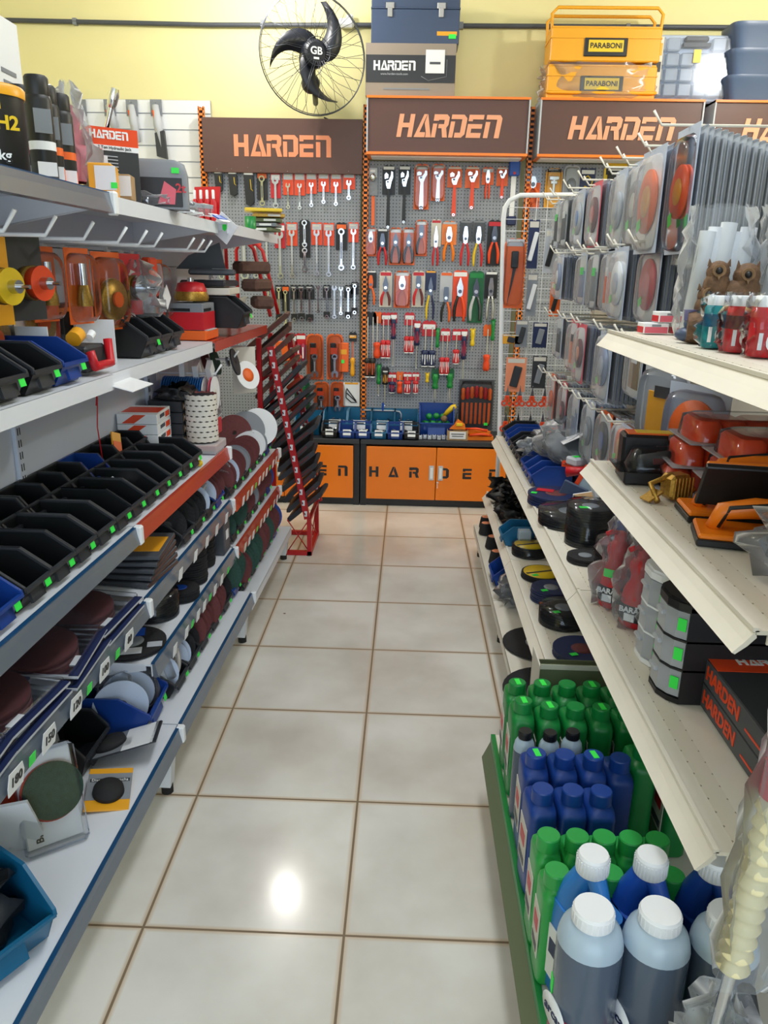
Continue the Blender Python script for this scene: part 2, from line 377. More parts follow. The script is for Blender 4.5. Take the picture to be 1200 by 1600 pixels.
# ================================================================ BACK WALL WORKSTATIONS
PB = 4.97
def pegboard_mat(): return G('perforated_gray_board', dots(.0195, .0036, '#8f949c', '#3a3d42'))
def upright(px, z0, z1, parent):
    b = MB(); b.box((px - .014, PB - .02, (z0 + z1) / 2), (.006, .03, z1 - z0), 'orange_paint'); b.box((px + .014, PB - .02, (z0 + z1) / 2), (.006, .03, z1 - z0), 'orange_paint')
    z = z0
    while z < z1: b.box((px, PB - .033, z + .006), (.034, .004, .013), 'orange_paint'); z += .0285
    b.box((px, PB - .006, (z0 + z1) / 2), (.034, .004, z1 - z0), 'black')
    return b.build('slotted_upright', parent)
def workstation(label, xl, xr, sign, z0s, z1s, lab, sheer, letter, cab):
    t = thing('tool_workstation', label, 'display unit', (0, 0, 0))
    xc = (xl + xr) / 2
    bd = MB(); bd.box((0, 0, 0), (xr - xl - .034, .012, 1.62), pegboard_mat())
    bd.build('pegboard', t, (xc, PB, 1.235))
    for z in (.83, 1.24, 1.65): MB().box((xc, PB - .0065, z), (xr - xl - .04, .001, .003), 'darkgray').build('board_seam', t)
    upright(xl, .42, z1s + (.06 if cab == 'left' else -.01), t)
    if cab == 'right': upright(xr, .42, z1s - .01, t)
    if sign == 'flat':
        s = MB().box((xc + .0, 4.935, (z0s + z1s) / 2), (xr - xl - .01, .02, z1s - z0s), 'brown_sign', b=.002).build('header_sign', t)
        yf = 4.925
    else:
        yf = 4.75; s = MB(); zc = (z0s + z1s) / 2; w = xr - xl - .025
        s.box((xc, 4.752 + .1, zc), (w - .012, .2, z1s - z0s - .02), 'brown_sign')
        s = s.build('header_sign', t)
        f = MB()
        f.box((xc, yf + .1, z1s - .006), (w, .22, .012), 'orange_paint'); f.box((xc, yf + .1, z0s + .006), (w, .22, .014), 'orange_paint')
        for sx in (-1, 1): f.box((xc + sx * (w / 2 - .004), yf + .1, zc), (.008, .215, z1s - z0s), 'lightgray')
        f.build('sign_frame', s)
        MB().box((xc, 4.86, z0s - .004), (w - .05, .12, .006), 'white').build('lower_lip', s)
    sign_letters('HARDEn', .118, letter, s, (xc + lab, yf - .001, (z0s + z1s) / 2 + .0), .985, sheer, wide=.84)
    return t
workstation('left pegboard workstation with flat brown sign, wrenches on orange cards', -1.262, -.302, 'flat', 1.965, 2.262, .0, 0, 'letter', 'left')
workstation('middle pegboard workstation full of pliers, under an orange framed brown sign', -.287, .652, 'box', 2.053, 2.352, .0, .16, 'letter_pale', 'mid')
workstation('third pegboard workstation from left, mostly hidden behind hanging blister packs', .682, 1.61, 'box', 2.053, 2.352, .0, .16, 'letter_pale', 'right')
workstation('fourth pegboard workstation at the right edge, only its brown sign shows', 1.64, 2.57, 'box', 2.053, 2.352, .0, .16, 'letter_pale', 'right')

def cabinet(label, xl, xr, letters):
    t = thing('tool_cabinet', label, 'cabinet', ((xl + xr) / 2, 4.62, 0)); w = xr - xl; h = .425
    b = MB()
    for sx in (-1, 1): b.box((sx * (w / 2 - .018), .17, h / 2 - .012), (.036, .34, h - .024), 'black')
    b.box((0, .17, .028), (w - .07, .33, .05), 'black'); b.box((0, .33, h / 2), (w - .07, .012, h - .05), 'black')
    b.build('body', t)
    MB().box((0, .165, h - .014), (w, .36, .03), 'charcoal', b=.003).build('worktop', t)
    for s in (-1, 1):
        d = MB().box((s * (w / 4 - .018), -.006, h / 2 + .004), (w / 2 - .04, .02, h - .09), 'orange_paint', b=.002).build('door', t)
        hd = MB(); x = s * .028
        hd.box((x, -.018, .225), (.030, .006, .094), 'lightgray', b=.002); hd.box((x, -.0215, .225), (.016, .003, .07), 'white'); hd.build('handle', d)
        if s > 0:
            k = MB().cyl((.012, -.016, .165), (.012, -.02, .165), .006, 'steel', 10); k.box((.012, -.024, .147), (.004, .002, .034), 'steel'); k.build('key', d)
    for ch, x in letters: sign_letters(ch, .066, 'black', t, (x, -.0165, .225), depth=.001)
    return t
cabinet('low black cabinet with orange doors, half hidden behind the red stand', -1.235, -.29, (('H', -.40), ('A', -.28), ('R', -.16), ('D', .02), ('E', .245), ('n', .372)))
cabinet('low black cabinet with orange doors, tile aisle running up to it', -.283, .66, (('H', -.385), ('A', -.265), ('R', -.135), ('D', .052), ('E', .197), ('n', .36)))

# ================================================================ LEFT GONDOLA (slightly askew to the tiles)
LA = -.018                      # its turn about z
def shelf_unit(label, y0, y1, side, px, shelves, deck, panel_top, loc, rz, color, strip, feet, holes=False, last=False):
    """side=+1: panel at the left, shelves reach to +x.  shelves: (z, x_panel, x_front, kind)"""
    t = thing('gondola_shelf_unit', label, 'shelving unit', loc, rz); L = y1 - y0; yc = (y0 + y1) / 2
    pc = 'panel_gray' if side > 0 else 'cream_metal'
    pn = MB(); z = deck[0]; h = .31
    while z < panel_top: hh = min(h, panel_top - z); pn.box((px - side * .01, yc, z + hh / 2), (.02, L - .03, hh - .003), pc); pn.box((px - side * .014, yc, z + hh / 2), (.01, L - .03, hh), 'gray'); z += h
    pn.build('back_panel', t)
    for y in ((y0, y1) if last else (y0,)):
        u = MB(); u.box((px - side * .004, y, panel_top / 2), (.03, .026, panel_top), pc)
        z = .3
        while z < panel_top - .05:
            for q in (-.005, .005): u.box((px + side * .0115, y + q, z), (.001, .003, .018), 'black')
            z += .03
        u.build('upright', t)
    zd, xd, sk = deck
    d = MB(); xm = (px + xd) / 2; wd = abs(xd - px)
    top = MB()
    dm = color if not holes else G('holed_cream_metal', dots(.031, .0022, '#ddd6c6', '#8a8172', ('X', 'Y')))
    d.box((xm, yc, zd - .004), (wd, L - .004, .008), color); d.box((xd - side * .01, yc, zd - .022), (.02, L - .004, .038), color)
    d = d.build('base_deck', t)
    if sk: strip_on(sk, xd, zd - .02, y0, y1, side, d)
    for y in feet:
        f = MB(); f.prism([(xd - side * .012, zd - .04), (xd - side * .028, .025), (xd - side * .06, .025), (xd - side * .09, zd - .04)][::1], y - .018, y + .018, color)
        f.box((px + side * .03, y, .12), (.05, .036, .19), color); f.box((xm, y, zd - .045), (wd - .03, .03, .035), color)
        f = f.build('foot', t)
        MB().cyl((xd - side * .043, y, 0), (xd - side * .043, y, .028), .017, 'rubber', 10).build('rubber_foot', f)
    for sh in shelves:
        z, xf, kind = sh[:3]; xm = (px + xf) / 2; wd = abs(xf - px); sc = sh[3] if len(sh) > 3 else color
        s = MB()
        if holes and sc == color:
            s.box((xm, yc, z - .003), (wd, L - .004, .006), sc); s.box((xf + .0465 - (xf + .0465) % .031, yc, z + .0003), (.031, L - .03, .0008), dm)
        else: s.box((xm, yc, z - .003), (wd, L - .004, .006), sc)
        if kind == 'lip':      # flared price lip
            s.prism([(xf, z), (xf - side * .002, z - .010), (xf + side * .008, z - .022), (xf + side * .022, z - .034), (xf + side * .026, z - .032), (xf + side * .012, z - .016)], y0 + .002, y1 - .002, sc)
            s.box((xf + side * .0, yc, z + .001), (.008, L - .004, .006), sc)
        else: s.box((xf - side * .001, yc, z - .018), (.002 + .001, L - .004, .036), sc)
        for y in (y0 + .012, y1 - .012): s.prism([(px, z - .006), (xf - side * .02, z - .006), (xf - side * .02, z - .024), (px, z - .075)], y - .0015, y + .0015, sc)
        s = s.build('shelf', t)
        if kind in ('gray', 'red', 'blue'): strip_on(kind, xf, z - .018, y0, y1, side, s)
    return t
def strip_on(kind, x, z, y0, y1, side, parent):
    """snap-on price channel, with a coloured top edge"""
    c = {'gray': 'strip_gray', 'red': 'strip_red', 'blue': 'strip_gray', 'green': 'green'}[kind]; e = {'gray': 'strip_blue', 'blue': 'strip_blue', 'red': 'strip_red', 'green': 'green'}[kind]
    b = MB(); yc = (y0 + y1) / 2; L = y1 - y0 - .006
    if kind == 'green':
        b.box((x + side * .003, yc, z + .008), (.012, L, .03), 'green'); b.prism([(x + side * .009, z - .004), (x + side * .009, z + .0), (x + side * .03, z - .05), (x + side * .026, z - .052)], y0 + .004, y1 - .004, 'olive')
    else:
        b.prism([(x + side * .001, z + .018), (x + side * .008, z + .020), (x + side * .010, z + .006), (x + side * .016, z - .020), (x + side * .002, z - .022)], y0 + .004, y1 - .004, c)
        b.box((x + side * .003, yc, z + .0205), (.010, L, .004), e)
    o = b.build('price_channel', parent)
    if kind in ('gray', 'red'):
        MB().box((x + side * .009, y1 - .012, z), (.022, .022, .05), 'white', b=.004).build('joint_cap', o)
    return o
def lp(x, y):              # a point of the left run before its turn -> world
    dx, dy = x + .66, y - 1.8; c, s = math.cos(LA), math.sin(LA)
    return (-.66 + c * dx - s * dy, 1.8 + s * dx + c * dy)
lo = (*lp(0, 0), 0); LX = -.96
shelf_unit('left shelving bay nearest the camera, grey strips and grit number tags', .84, 1.8, 1, LX, [(.585, -.665, 'gray'), (.785, -.675, 'gray'), (1.165, -.70, 'plain'), (1.56, -.672, 'gray')], (.215, -.603, 'gray'), 1.60, lo, LA, 'white_metal', 0, (1.795,))
shelf_unit('middle left shelving bay, bins above red strip and disc stacks', 1.8, 2.72, 1, LX, [(.395, -.665, 'gray'), (.585, -.67, 'gray'), (.785, -.675, 'red'), (1.165, -.71, 'plain'), (1.56, -.672, 'plain')], (.215, -.603, 'gray'), 1.60, lo, LA, 'white_metal', 0, (2.715,))
shelf_unit('far left shelving bay beside the red stand, discs filling its red edged shelves', 2.72, 3.64, 1, LX, [(.385, -.665, 'red'), (.575, -.665, 'red'), (1.165, -.70, 'plain', 'strip_red'), (1.56, -.64, 'plain')], (.175, -.603, 0), 1.56, lo, LA, 'white_metal', 0, (3.635,), last=True)

# ================================================================ RIGHT GONDOLA
RX = .87
shelf_unit('green edged low shelving bay at the bottom right, holding the big bottles', .02, .885, -1, RX, [], (.205, .262, 'green'), 1.72, (0, 0, 0), 0, 'cream_metal', 0, (.06,), True)
shelf_unit('right shelving bay of cream shelves above the green and blue bottles', .89, 1.82, -1, RX, [(.64, .45, 'lip'), (.982, .45, 'lip'), (1.288, .46, 'lip')], (.205, .262, 'green'), 1.72, (0, 0, 0), 0, 'cream_metal', 0, (1.795,), True)
shelf_unit('middle right shelving bay with cream holed shelves of grinding discs', 1.82, 2.79, -1, RX, [(.35, .42, 'lip'), (.64, .45, 'lip')], (.175, .36, 0), 1.72, (0, 0, 0), 0, 'cream_metal', 0, (2.785,), True)
shelf_unit('far right shelving bay with blue and black bins near the cabinet', 2.79, 3.76, -1, RX, [(.35, .42, 'lip'), (.64, .45, 'lip')], (.175, .36, 0), 1.72, (0, 0, 0), 0, 'cream_metal', 0, (3.755,), True, True)

# ================================================================ TOOLS ON THE PEGBOARDS
# every tool hangs from its peg: local origin at the top of the card, x right, z down negative, the board behind at y = 0
HY = PB - .012
def card(p, w, h, m, top='round', z=0, head=None, y=-.004, name='backing_card', mark='white'):
    r = w * .28; b = MB()
    if top == 'round': poly = [(-w / 2, z - h), (w / 2, z - h), (w / 2, z - r), (w / 2 - r * .3, z - r * .3), (w / 2 - r, z), (w * .0 + .006, z), (.006, z - .006), (-.006, z - .006), (-.006, z), (-w / 2 + r, z), (-w / 2 + r * .3, z - r * .3), (-w / 2, z - r)]
    else: poly = [(-w / 2, z - h), (w / 2, z - h), (w / 2, z), (.007, z), (.007, z - .005), (-.007, z - .005), (-.007, z), (-w / 2, z)]
    b.prism(poly, y - .0012, y, m)
    if head:   # printed band under the hang hole
        b.box((0, y - .0016, z - h * head[0]), (w * .84, .0006, h * head[1]), head[2])
        if mark: b.box((-w * .06, y - .002, z - h * head[0] + h * head[1] * .2), (w * .55, .0005, h * head[1] * .22), mark)
    return b.build(name, p)
def peg(p, d=.03):
    b = MB().tube([(0, .006, -.004), (0, -d, -.004), (0, -d - .004, .002)], .0016, 'steel', 5); return b.build('peg', p)
def shell(p, w, h, d, z=0, y=-.005, m='clear', e=.35):
    b = MB(); b.M = Matrix.Translation((0, y, z - h / 2)) @ Matrix.Rotation(R(90), 4, 'X')
    b.loft([(0, w / 2, h / 2, e, 0, 0), (d * .7, w / 2 * .94, h / 2 * .97, e, 0, 0), (d, w / 2 * .84, h / 2 * .92, e, 0, 0)], m, 20); return b.build('blister_shell', p)
def wrench_body(b, h, w, z=0, m='steel', y=-.014, t=.005, flip=False, open_end=True):
    """combination spanner: open jaw at one end, ring at the other"""
    s = -1 if flip else 1; zc = z - h / 2
    def q(x, v): return (x, zc + s * v)
    H = h / 2; jw = w * .5; sw = w * .17
    poly = [(-sw, -H + w * .5), (sw, -H + w * .5), (sw * .9, H - w * 1.0), (jw * .95, H - w * .75), (jw, H - w * .35), (jw * .72, H), (jw * .36, H - w * .12), (jw * .38, H - w * .5), (0, H - w * .66), (-jw * .38, H - w * .5), (-jw * .36, H - w * .02), (-jw * .75, H - w * .02), (-jw, H - w * .35), (-jw * .95, H - w * .75), (-sw * .9, H - w * 1.0)]
    if open_end: b.prism([q(*p) for p in poly][::s], y - t, y, m)
    else:
        b.prism([q(*p) for p in ((-sw, -H + w * .5), (sw, -H + w * .5), (sw, H - w * .7), (-sw, H - w * .7))][::s], y - t, y, m); ring(b, 0, zc + s * (H - w * .42), w * .45, w * .26, y - t * 1.3, y + .001, m)
    ring(b, 0, zc - s * (H - w * .38), w * .42, w * .24, y - t * 1.3, y + .001, m)
    b.prism([(-sw * .45, zc - H * .45), (sw * .45, zc - H * .45), (sw * .45, zc + H * .35), (-sw * .45, zc + H * .35)], y - t - .0004, y - t, 'dark_steel' if m == 'chrome' else 'lightgray')
def ring(b, x, z, r, ri, y0, y1, m, n=14):
    vs = []
    for yy in (y0, y1):
        for rr in (r, ri):
            for i in range(n): a = 2 * PI * i / n; vs.append((x + rr * math.cos(a), yy, z + rr * math.sin(a)))
    fs = []
    for i in range(n):
        k = (i + 1) % n
        fs += [(i, k, n + k, n + i), (2 * n + i, 3 * n + i, 3 * n + k, 2 * n + k), (i, 2 * n + i, 2 * n + k, k), (n + i, n + k, 3 * n + k, 3 * n + i)]
    b.add(vs, fs, m, False)
def plier_parts(p, h, w, z, hm, hm2=None, jaw='steel', y=-.016, kind='combi', open_=.34):
    """jaws, pivot and two curved grips"""
    b = MB(); jl = h * (.40 if kind != 'long' else .5); zp = z - jl
    for s in (-1, 1):
        tip = {'combi': .14, 'long': .05, 'cutter': .22, 'snip': .04}[kind] * w
        b.prism([(s * .004 * 0, z), (s * tip, z - jl * .02), (s * w * .26, z - jl * .55), (s * w * .20, zp + .0), (s * w * .12, zp - .012), (0, zp - .006)][::s], y - .006, y + .002, jaw)
    b.cyl((0, y - .010, zp + jl * .22), (0, y + .002, zp + jl * .22), w * .15, 'dark_steel' if jaw != 'dark_steel' else 'steel', 12)
    b.build('jaws', p)
    hl = h - jl
    for s, mt in ((-1, hm), (1, hm2 or hm)):
        g = MB(); pts = []; rs = []
        for i in range(8):
            t = i / 7; x = s * w * (.13 + open_ * math.sin(min(1, t * 1.35) * PI * .55) - .06 * t); pts.append((x, y - .002, zp - .004 - t * (hl - .006))); rs.append(w * (.085 + .05 * math.sin(t * PI)))
        g.tube(pts, rs, mt, 8)
        g.ball((pts[0][0] + s * w * .05, y - .002, pts[0][2] - .004), w * .12, mt, 8, 5, (1, .6, .6))
        g.build('grip', p)
def driver_parts(p, z0, hl, shl, w, hm, hm2=None, up=False, y=-.02, sm='chrome'):
    """screwdriver: shaft above the grip (up) or below it"""
    g = MB(); r = w / 2; zt = z0 - (shl if up else 0)
    prof = [(r * .55, 0), (r, hl * .06), (r * .95, hl * .22), (r * .72, hl * .38), (r * .9, hl * .55), (r, hl * .8), (r * .8, hl * .97), (r * .3, hl)]
    d = (0, 0, -1); g.lathe([(a, c) for a, c in prof] if up else [(a, hl - c) for a, c in prof[::-1]], hm, 10, (0, y, zt), d)
    if hm2:
        for k in range(3): g.box(((k - 1) * r * .55, y - r * .86 + abs(k - 1) * r * .3, zt - hl * .55), (r * .22, r * .3, hl * .6), hm2)
        g.cyl((0, y, zt - (hl * .94 if up else 0)), (0, y, zt - (hl if up else hl * .06)), r * .85, 'white', 10)
    g.build('grip', p)
    s = MB()
    if up: s.cyl((0, y, z0), (0, y, zt - .004), r * .2, sm, 8)
    else: s.cyl((0, y, zt - hl + .004), (0, y, zt - hl - shl), r * .2, sm, 8); s.box((0, y, zt - hl - shl), (r * .42, r * .12, .006), sm)
    s.build('shaft', p)
def adj_parts(p, z, h, w, grip='black', head='steel', y=-.018, tilt=0):
    """adjustable spanner, jaw up"""
    b = MB(); a = w * .5; hh = h * .30
    b.prism([(-a * .28, z - hh), (a * .34, z - hh), (a * .62, z - hh * .62), (a * .95, z - hh * .35), (a * .9, z - hh * .05), (a * .55, z), (a * .45, z - hh * .25), (a * .05, z - hh * .5), (-a * .6, z - hh * .55), (-a * .55, z - hh * .78)], y - .008, y, head)
    b.prism([(-a * .85, z - hh * .45), (-a * .1, z - hh * .40), (-a * .05, z - hh * .2), (-a * .55, z - hh * .08), (-a * .9, z - hh * .2)], y - .007, y - .001, head)
    b.cyl((-a * .35, y - .005, z - hh * .62), (a * .05, y - .005, z - hh * .62), .006, 'dark_steel', 8); b.build('jaw_head', p)
    g = MB(); g.prism([(-a * .26, z - hh), (a * .30, z - hh), (a * .42, z - h * .93), (a * .3, z - h), (-a * .3, z - h), (-a * .42, z - h * .93)], y - .009, y, grip)
    ring(g, 0, z - h + w * .14, w * .14, w * .07, y - .010, y + .001, head if grip != head else 'dark_steel'); g.build('handle', p)

def T_(name, label, cat, x, z, group=None): return thing(name, label, cat, (x, HY, z), 0, group)
def grp(desc, row): return (desc, row)
TOP_L = 'top row of the left pegboard'
# --- left board, spanners on cards: (kind, x, z_top, height, width)
def spanner(kind, x, z, h, w, label):
    t = T_('combination_spanner' if kind != 'ratchet' else 'ratchet_spanner', label, 'spanner', x, z); peg(t)
    if kind in ('orange', 'orange2', 'bigorange'):
        cz = {'orange': .62, 'orange2': .42, 'bigorange': .42}[kind]; card(t, w, min(h * cz, .155), 'orange_red', 'flat', head=(.2, .26, 'lightgray'), mark='offwhite'); 
        b = MB(); wrench_body(b, h * (.70 if kind == 'orange' else .86), w * (.42 if kind == 'orange' else .56), -h * (.30 if kind == 'orange' else .14), 'chrome' if kind == 'orange' else 'steel'); b.build('spanner_body', t)
    elif kind == 'red':
        card(t, w * 1.05, .15, 'red', head=(.22, .2, 'white'), mark=None); b = MB(); wrench_body(b, h * .84, w * .7, -h * .16, 'steel'); b.build('spanner_body', t)
    elif kind == 'black':
        card(t, w, .16, 'black', head=(.16, .16, 'orange'), mark=None); b = MB(); wrench_body(b, h * .86, w * .62, -h * .13, 'chrome', open_end=False); b.build('spanner_body', t)
    elif kind == 'double':
        card(t, w, .22, 'black'); b = MB(); wrench_body(b, h * .5, w * .55, -.004, 'chrome', open_end=False); b.build('spanner_body', t)
        b = MB(); wrench_body(b, h * .46, w * .6, -h * .53, 'chrome', flip=True, open_end=False); b.build('hinged_end', t)
    elif kind == 'ratchet':
        card(t, w, h * .38, 'black', head=(.22, .2, 'darkgray')); b = MB(); wrench_body(b, h * .9, w * .55, -h * .08, 'chrome', open_end=False); b.build('spanner_body', t)
        MB().box((0, -.018, -h * .86), (w * .8, .004, h * .16), 'black').build('size_tag', t)
    elif kind == 'bare': b = MB(); wrench_body(b, h, w * .8, 0, 'steel' if h > .2 else 'chrome'); b.build('spanner_body', t)
    return t
R1 = [('black', -0.913,1.977,0.196,0.066), ('red', -0.832,1.978,0.207,0.058), ('orange', -0.756,1.975,0.206,0.065), ('orange', -0.686,1.976,0.21,0.066), ('orange', -0.615,1.977,0.195,0.065), ('orange', -0.541,1.978,0.177,0.066), ('orange', -0.466,1.98,0.189,0.066), ('orange', -0.388,1.981,0.156,0.073)]
for i, r in enumerate(R1): spanner(*r, {'black': 'steel spanner on black and orange card', 'red': 'steel spanner on red card', 'orange': 'small chrome spanner on orange card'}[r[0]] + ', %s spanner in top row of left pegboard' % ORD[i])
R2 = [('orange2', -1.181,1.678,0.325,0.076), ('bare', -1.036,1.67,0.315,0.08), ('orange2', -0.965,1.689,0.325,0.071), ('bare', -0.895,1.679,0.313,0.052), ('red', -0.812,1.692,0.329,0.063), ('orange2', -0.738,1.693,0.324,0.067), ('double', -0.659,1.709,0.309,0.067), ('orange2', -0.585,1.695,0.312,0.067), ('orange2', -0.511,1.693,0.313,0.067), ('black', -0.433,1.698,0.282,0.07), ('orange2', -0.359,1.699,0.274,0.063)]
for i, r in enumerate(R2): spanner(*r, {'bare': 'long bare steel spanner', 'orange2': 'steel spanner on orange card', 'red': 'long spanner on red card', 'double': 'hinged double ring ratchet spanner', 'black': 'ring ratchet spanner on black card'}[r[0]] + ', %s in second row of left pegboard' % ORD[i])
R3 = [('bare', -0.891,1.312,0.162,0.032), ('ratchet', -0.825,1.325,0.225,0.052), ('black', -0.784,1.326,0.253,0.048), ('ratchet', -0.73,1.327,0.225,0.048), ('ratchet', -0.684,1.328,0.221,0.056), ('ratchet', -0.632,1.329,0.229,0.061), ('bare', -0.578,1.326,0.166,0.028), ('ratchet', -0.524,1.331,0.209,0.052), ('bare', -0.476,1.328,0.201,0.04), ('bare', -0.435,1.321,0.17,0.033), ('ratchet', -0.389,1.333,0.208,0.052), ('ratchet', -0.349,1.353,0.2,0.048)]
for i, r in enumerate(R3): spanner(*r, {'bare': 'small chrome spanner without card', 'ratchet': 'small ratchet spanner on black card', 'black': 'spanner with orange sticker on black card'}[r[0]] + ', %s in third row of left pegboard' % ORD[i])
# sheathed knives, strap
for lab, q in (('leftmost', (-1.177,1.983,0.127,0.05)), ('middle', (-1.09,1.985,0.15,0.054)), ('rightmost', (-0.993,1.993,0.214,0.062))):
    x, z, h, w = q; t = T_('insulated_tool', '%s of three black tools with white caps at top of left pegboard' % lab, 'tool', x, z, 'black tools with white caps'); peg(t)
    MB().box((0, -.014, -h * .1), (w * .9, .022, h * .2), 'white', b=.005).build('cap', t)
    b = MB(); b.prism([(-w * .45, -h * .18), (-w * .3, -h * .95), (w * .1, -h), (w * .5, -h * .9), (w * .5, -h * .3), (w * .42, -h * .18)][::-1][::-1], -.024, -.002, 'black'); b.tube([(w * .2, -.026, -h * .3), (w * .25, -.026, -h * .55), (w * .42, -.026, -h * .6)], .002, 'yellow', 5); b.build('body', t)
# left board, lower area
def clam(name, label, cat, x, z, h, w, back, fn):
    t = T_(name, label, cat, x, z); peg(t, .012); card(t, w * .98, h * .97, back, y=-.003); fn(t, h, w); shell(t, w * .94, h * .94, .03, -h * .03, e=.45); return t
def knife(t, h, w):
    MB().box((-w * .1, -.012, -h * .5), (w * .34, .014, h * .62), 'black', b=.004).build('tool_handle', t); MB().box((-w * .05, -.02, -h * .36), (w * .4, .004, h * .14), 'orange_red').build('brand_band', t)
    b = MB(); wrench_body(b, h * .5, w * .42, -h * .42, 'steel', y=-.02, flip=True); b.build('jaw', t)
for lab, q in (('left one of two tall', (-0.603,1.03,0.299,0.111)), ('right one of two tall', (-0.474,1.032,0.298,0.107)), ('left one of two short', (-0.562,0.728,0.209,0.104)), ('right one of two short', (-0.455,0.73,0.208,0.1))):
    clam('water_pump_pliers', lab + ' clear orange packs with black pliers on left pegboard', 'pliers', *q, 'orange', knife)
def greens(t, h, w):
    for s in (-1, 1): MB().box((s * w * .12, -.014, -h * .45), (w * .2, .02, h * .55), 'green', b=.004).build('sleeve', t)
clam('clamp_pack', 'dark green blister pack above the teal bins, low on left pegboard', 'tool pack', -0.689,0.737,0.217,0.104, 'green_dark', greens)
t = T_('hex_key_set', 'white card pack with bent black hex keys low on left pegboard', 'tool pack', -0.366,0.728); peg(t, .012)
card(t, .105, .155, 'white', 'flat', head=(.05, .08, 'gold'), mark=None); MB().tube([(-.03, -.01, -.07), (.035, -.01, -.13), (.0, -.01, -.13), (-.035, -.01, -.10), (-.035, -.01, -.06), (-.03, -.01, -.04), (.03, -.01, -.12)], .0035, 'black', 6).build('bent_key', t)
t = T_('drill_bit_box', 'orange transparent box hanging beside the yellow tool on left pegboard', 'tool pack', -0.416,0.982); peg(t, .01)
MB().box((0, -.016, -.095), (.062, .024, .185), 'orange', b=.004).build('case', t); MB().box((-.005, -.030, -.12), (.018, .002, .022), 'neon').build('price_sticker', t); MB().box((0, -.030, -.06), (.04, .002, .03), 'gold').build('label_print', t)
t = T_('utility_knife', 'yellow handled tool on black card beside the orange upright', 'tool', -0.359,1.047); peg(t); card(t, .05, .06, 'black', head=(.5, .3, 'gold')); driver_parts(t, -.06, .12, .10, .032, 'gold', None, True, sm='orange')
for lab, q, c2 in (('red carded spanner left of the purple driver set on left pegboard', (-0.754,1.03,0.221,0.07), 'red'),):
    spanner('red', *q, lab)
t = T_('screwdriver_pack', 'two purple and red screwdrivers on red card, left pegboard', 'screwdrivers', -0.691,1.032); peg(t); card(t, .066, .075, 'red', head=(.35, .3, 'white'), mark=None)
for s in (-1, 1):
    p = MB(); p.lathe([(.006, 0), (.014, .01), (.015, .05), (.012, .10), (.005, .115)], 'magenta', 10, (s * .015, -.018, -.065), (0, 0, -1)); p.box((s * .015, -.033, -.12), (.008, .003, .07), 'white'); p.build('grip', t)
t = T_('grip_gun', 'orange trigger clamp peeking from behind the dark sanding belts', 'clamp', -0.808,0.994); b = MB(); b.box((0, -.02, -.03), (.09, .02, .035), 'orange', b=.006); b.prism([(-.01, -.03), (.03, -.03), (.045, -.13), (.0, -.14)][::-1], -.03, -.01, 'orange'); b.build('body', t); MB().tube([(-.04, -.02, -.04), (-.06, -.02, -.08), (-.05, -.02, -.12)], .007, 'orange_red', 6).build('trigger', t)

# --- middle board
MB_ = 'middle pegboard'
def mid(name, label, cat, q, fn): t = T_(name, label, cat, q[0], q[1]); peg(t); fn(t, q[2], q[3]); return t
def f_adj(cardm, ch, grip, head='steel', cw=1.0, sh=False, z0=.10):
    def fn(t, h, w):
        card(t, w * cw, h * ch, cardm, head=(.10, .10, 'white') if cardm == 'black' else (.08, .08, 'offwhite'), mark=None); adj_parts(t, -h * z0, h * (1 - z0), w * .72, grip, head)
        if sh: shell(t, w * .95, h * ch * .94, .03, -h * .04)
    return fn
Q = lambda *a: a
mid('pipe_wrench_pack', 'grey packed tool with orange pencil below, top left of middle pegboard', 'tool pack', Q(-0.244,2.021,0.169,0.058), lambda t, h, w: (card(t, w, h, 'gray', head=(.25, .3, 'lightgray')), MB().ball((0, -.014, -h * .4), w * .3, 'steel', 10, 6, (1, .5, 1.3)).build('tool', t)))
mid('marking_pencil', 'orange pencil hanging below the grey pack beside the orange upright', 'pencil', Q(-0.241,1.848,0.165,0.023), lambda t, h, w: MB().box((0, -.012, -h / 2), (w * .8, .006, h), 'orange').build('body', t))
mid('adjustable_spanner', 'longest black handled adjustable spanner on black card, top row of middle pegboard', 'spanner', Q(-0.149,2.022,0.356,0.077), f_adj('black', .46, 'black', 'chrome'))
mid('adjustable_spanner', 'black handled adjustable spanner right of the longest one, on black card', 'spanner', Q(-0.054,2.024,0.327,0.073), f_adj('black', .5, 'black', 'steel'))
mid('adjustable_spanner', 'all steel adjustable spanner in the larger of two orange clear packs', 'spanner', Q(0.049,2.032,0.254,0.091), f_adj('orange', 1, 'steel', 'steel', sh=True, z0=.15))
mid('adjustable_spanner', 'all steel adjustable spanner in the smaller of two orange clear packs', 'spanner', Q(0.147,2.034,0.212,0.084), f_adj('orange', .97, 'steel', 'steel', sh=True, z0=.18))
mid('adjustable_spanner', 'largest orange gripped adjustable spanner in top row of middle pegboard', 'spanner', Q(0.245,2.021,0.28,0.088), f_adj('orange', .42, 'orange_red', 'steel'))
mid('adjustable_spanner', 'second largest orange gripped adjustable spanner in top row of middle pegboard', 'spanner', Q(0.351,2.022,0.239,0.088), f_adj('orange', .5, 'orange_red', 'steel'))
mid('locking_pliers', 'orange gripped small pliers second from right in top row of middle pegboard', 'pliers', Q(0.442,2.02,0.179,0.072), lambda t, h, w: (card(t, w, h * .55, 'orange', head=(.2, .2, 'lightgray')), plier_parts(t, h * .9, w * .7, -h * .1, 'orange_red', kind='combi', open_=.12)))
mid('adjustable_spanner', 'smallest orange gripped adjustable spanner at right end of top row', 'spanner', Q(0.528,2.022,0.176,0.068), f_adj('orange', .6, 'orange_red', 'steel'))
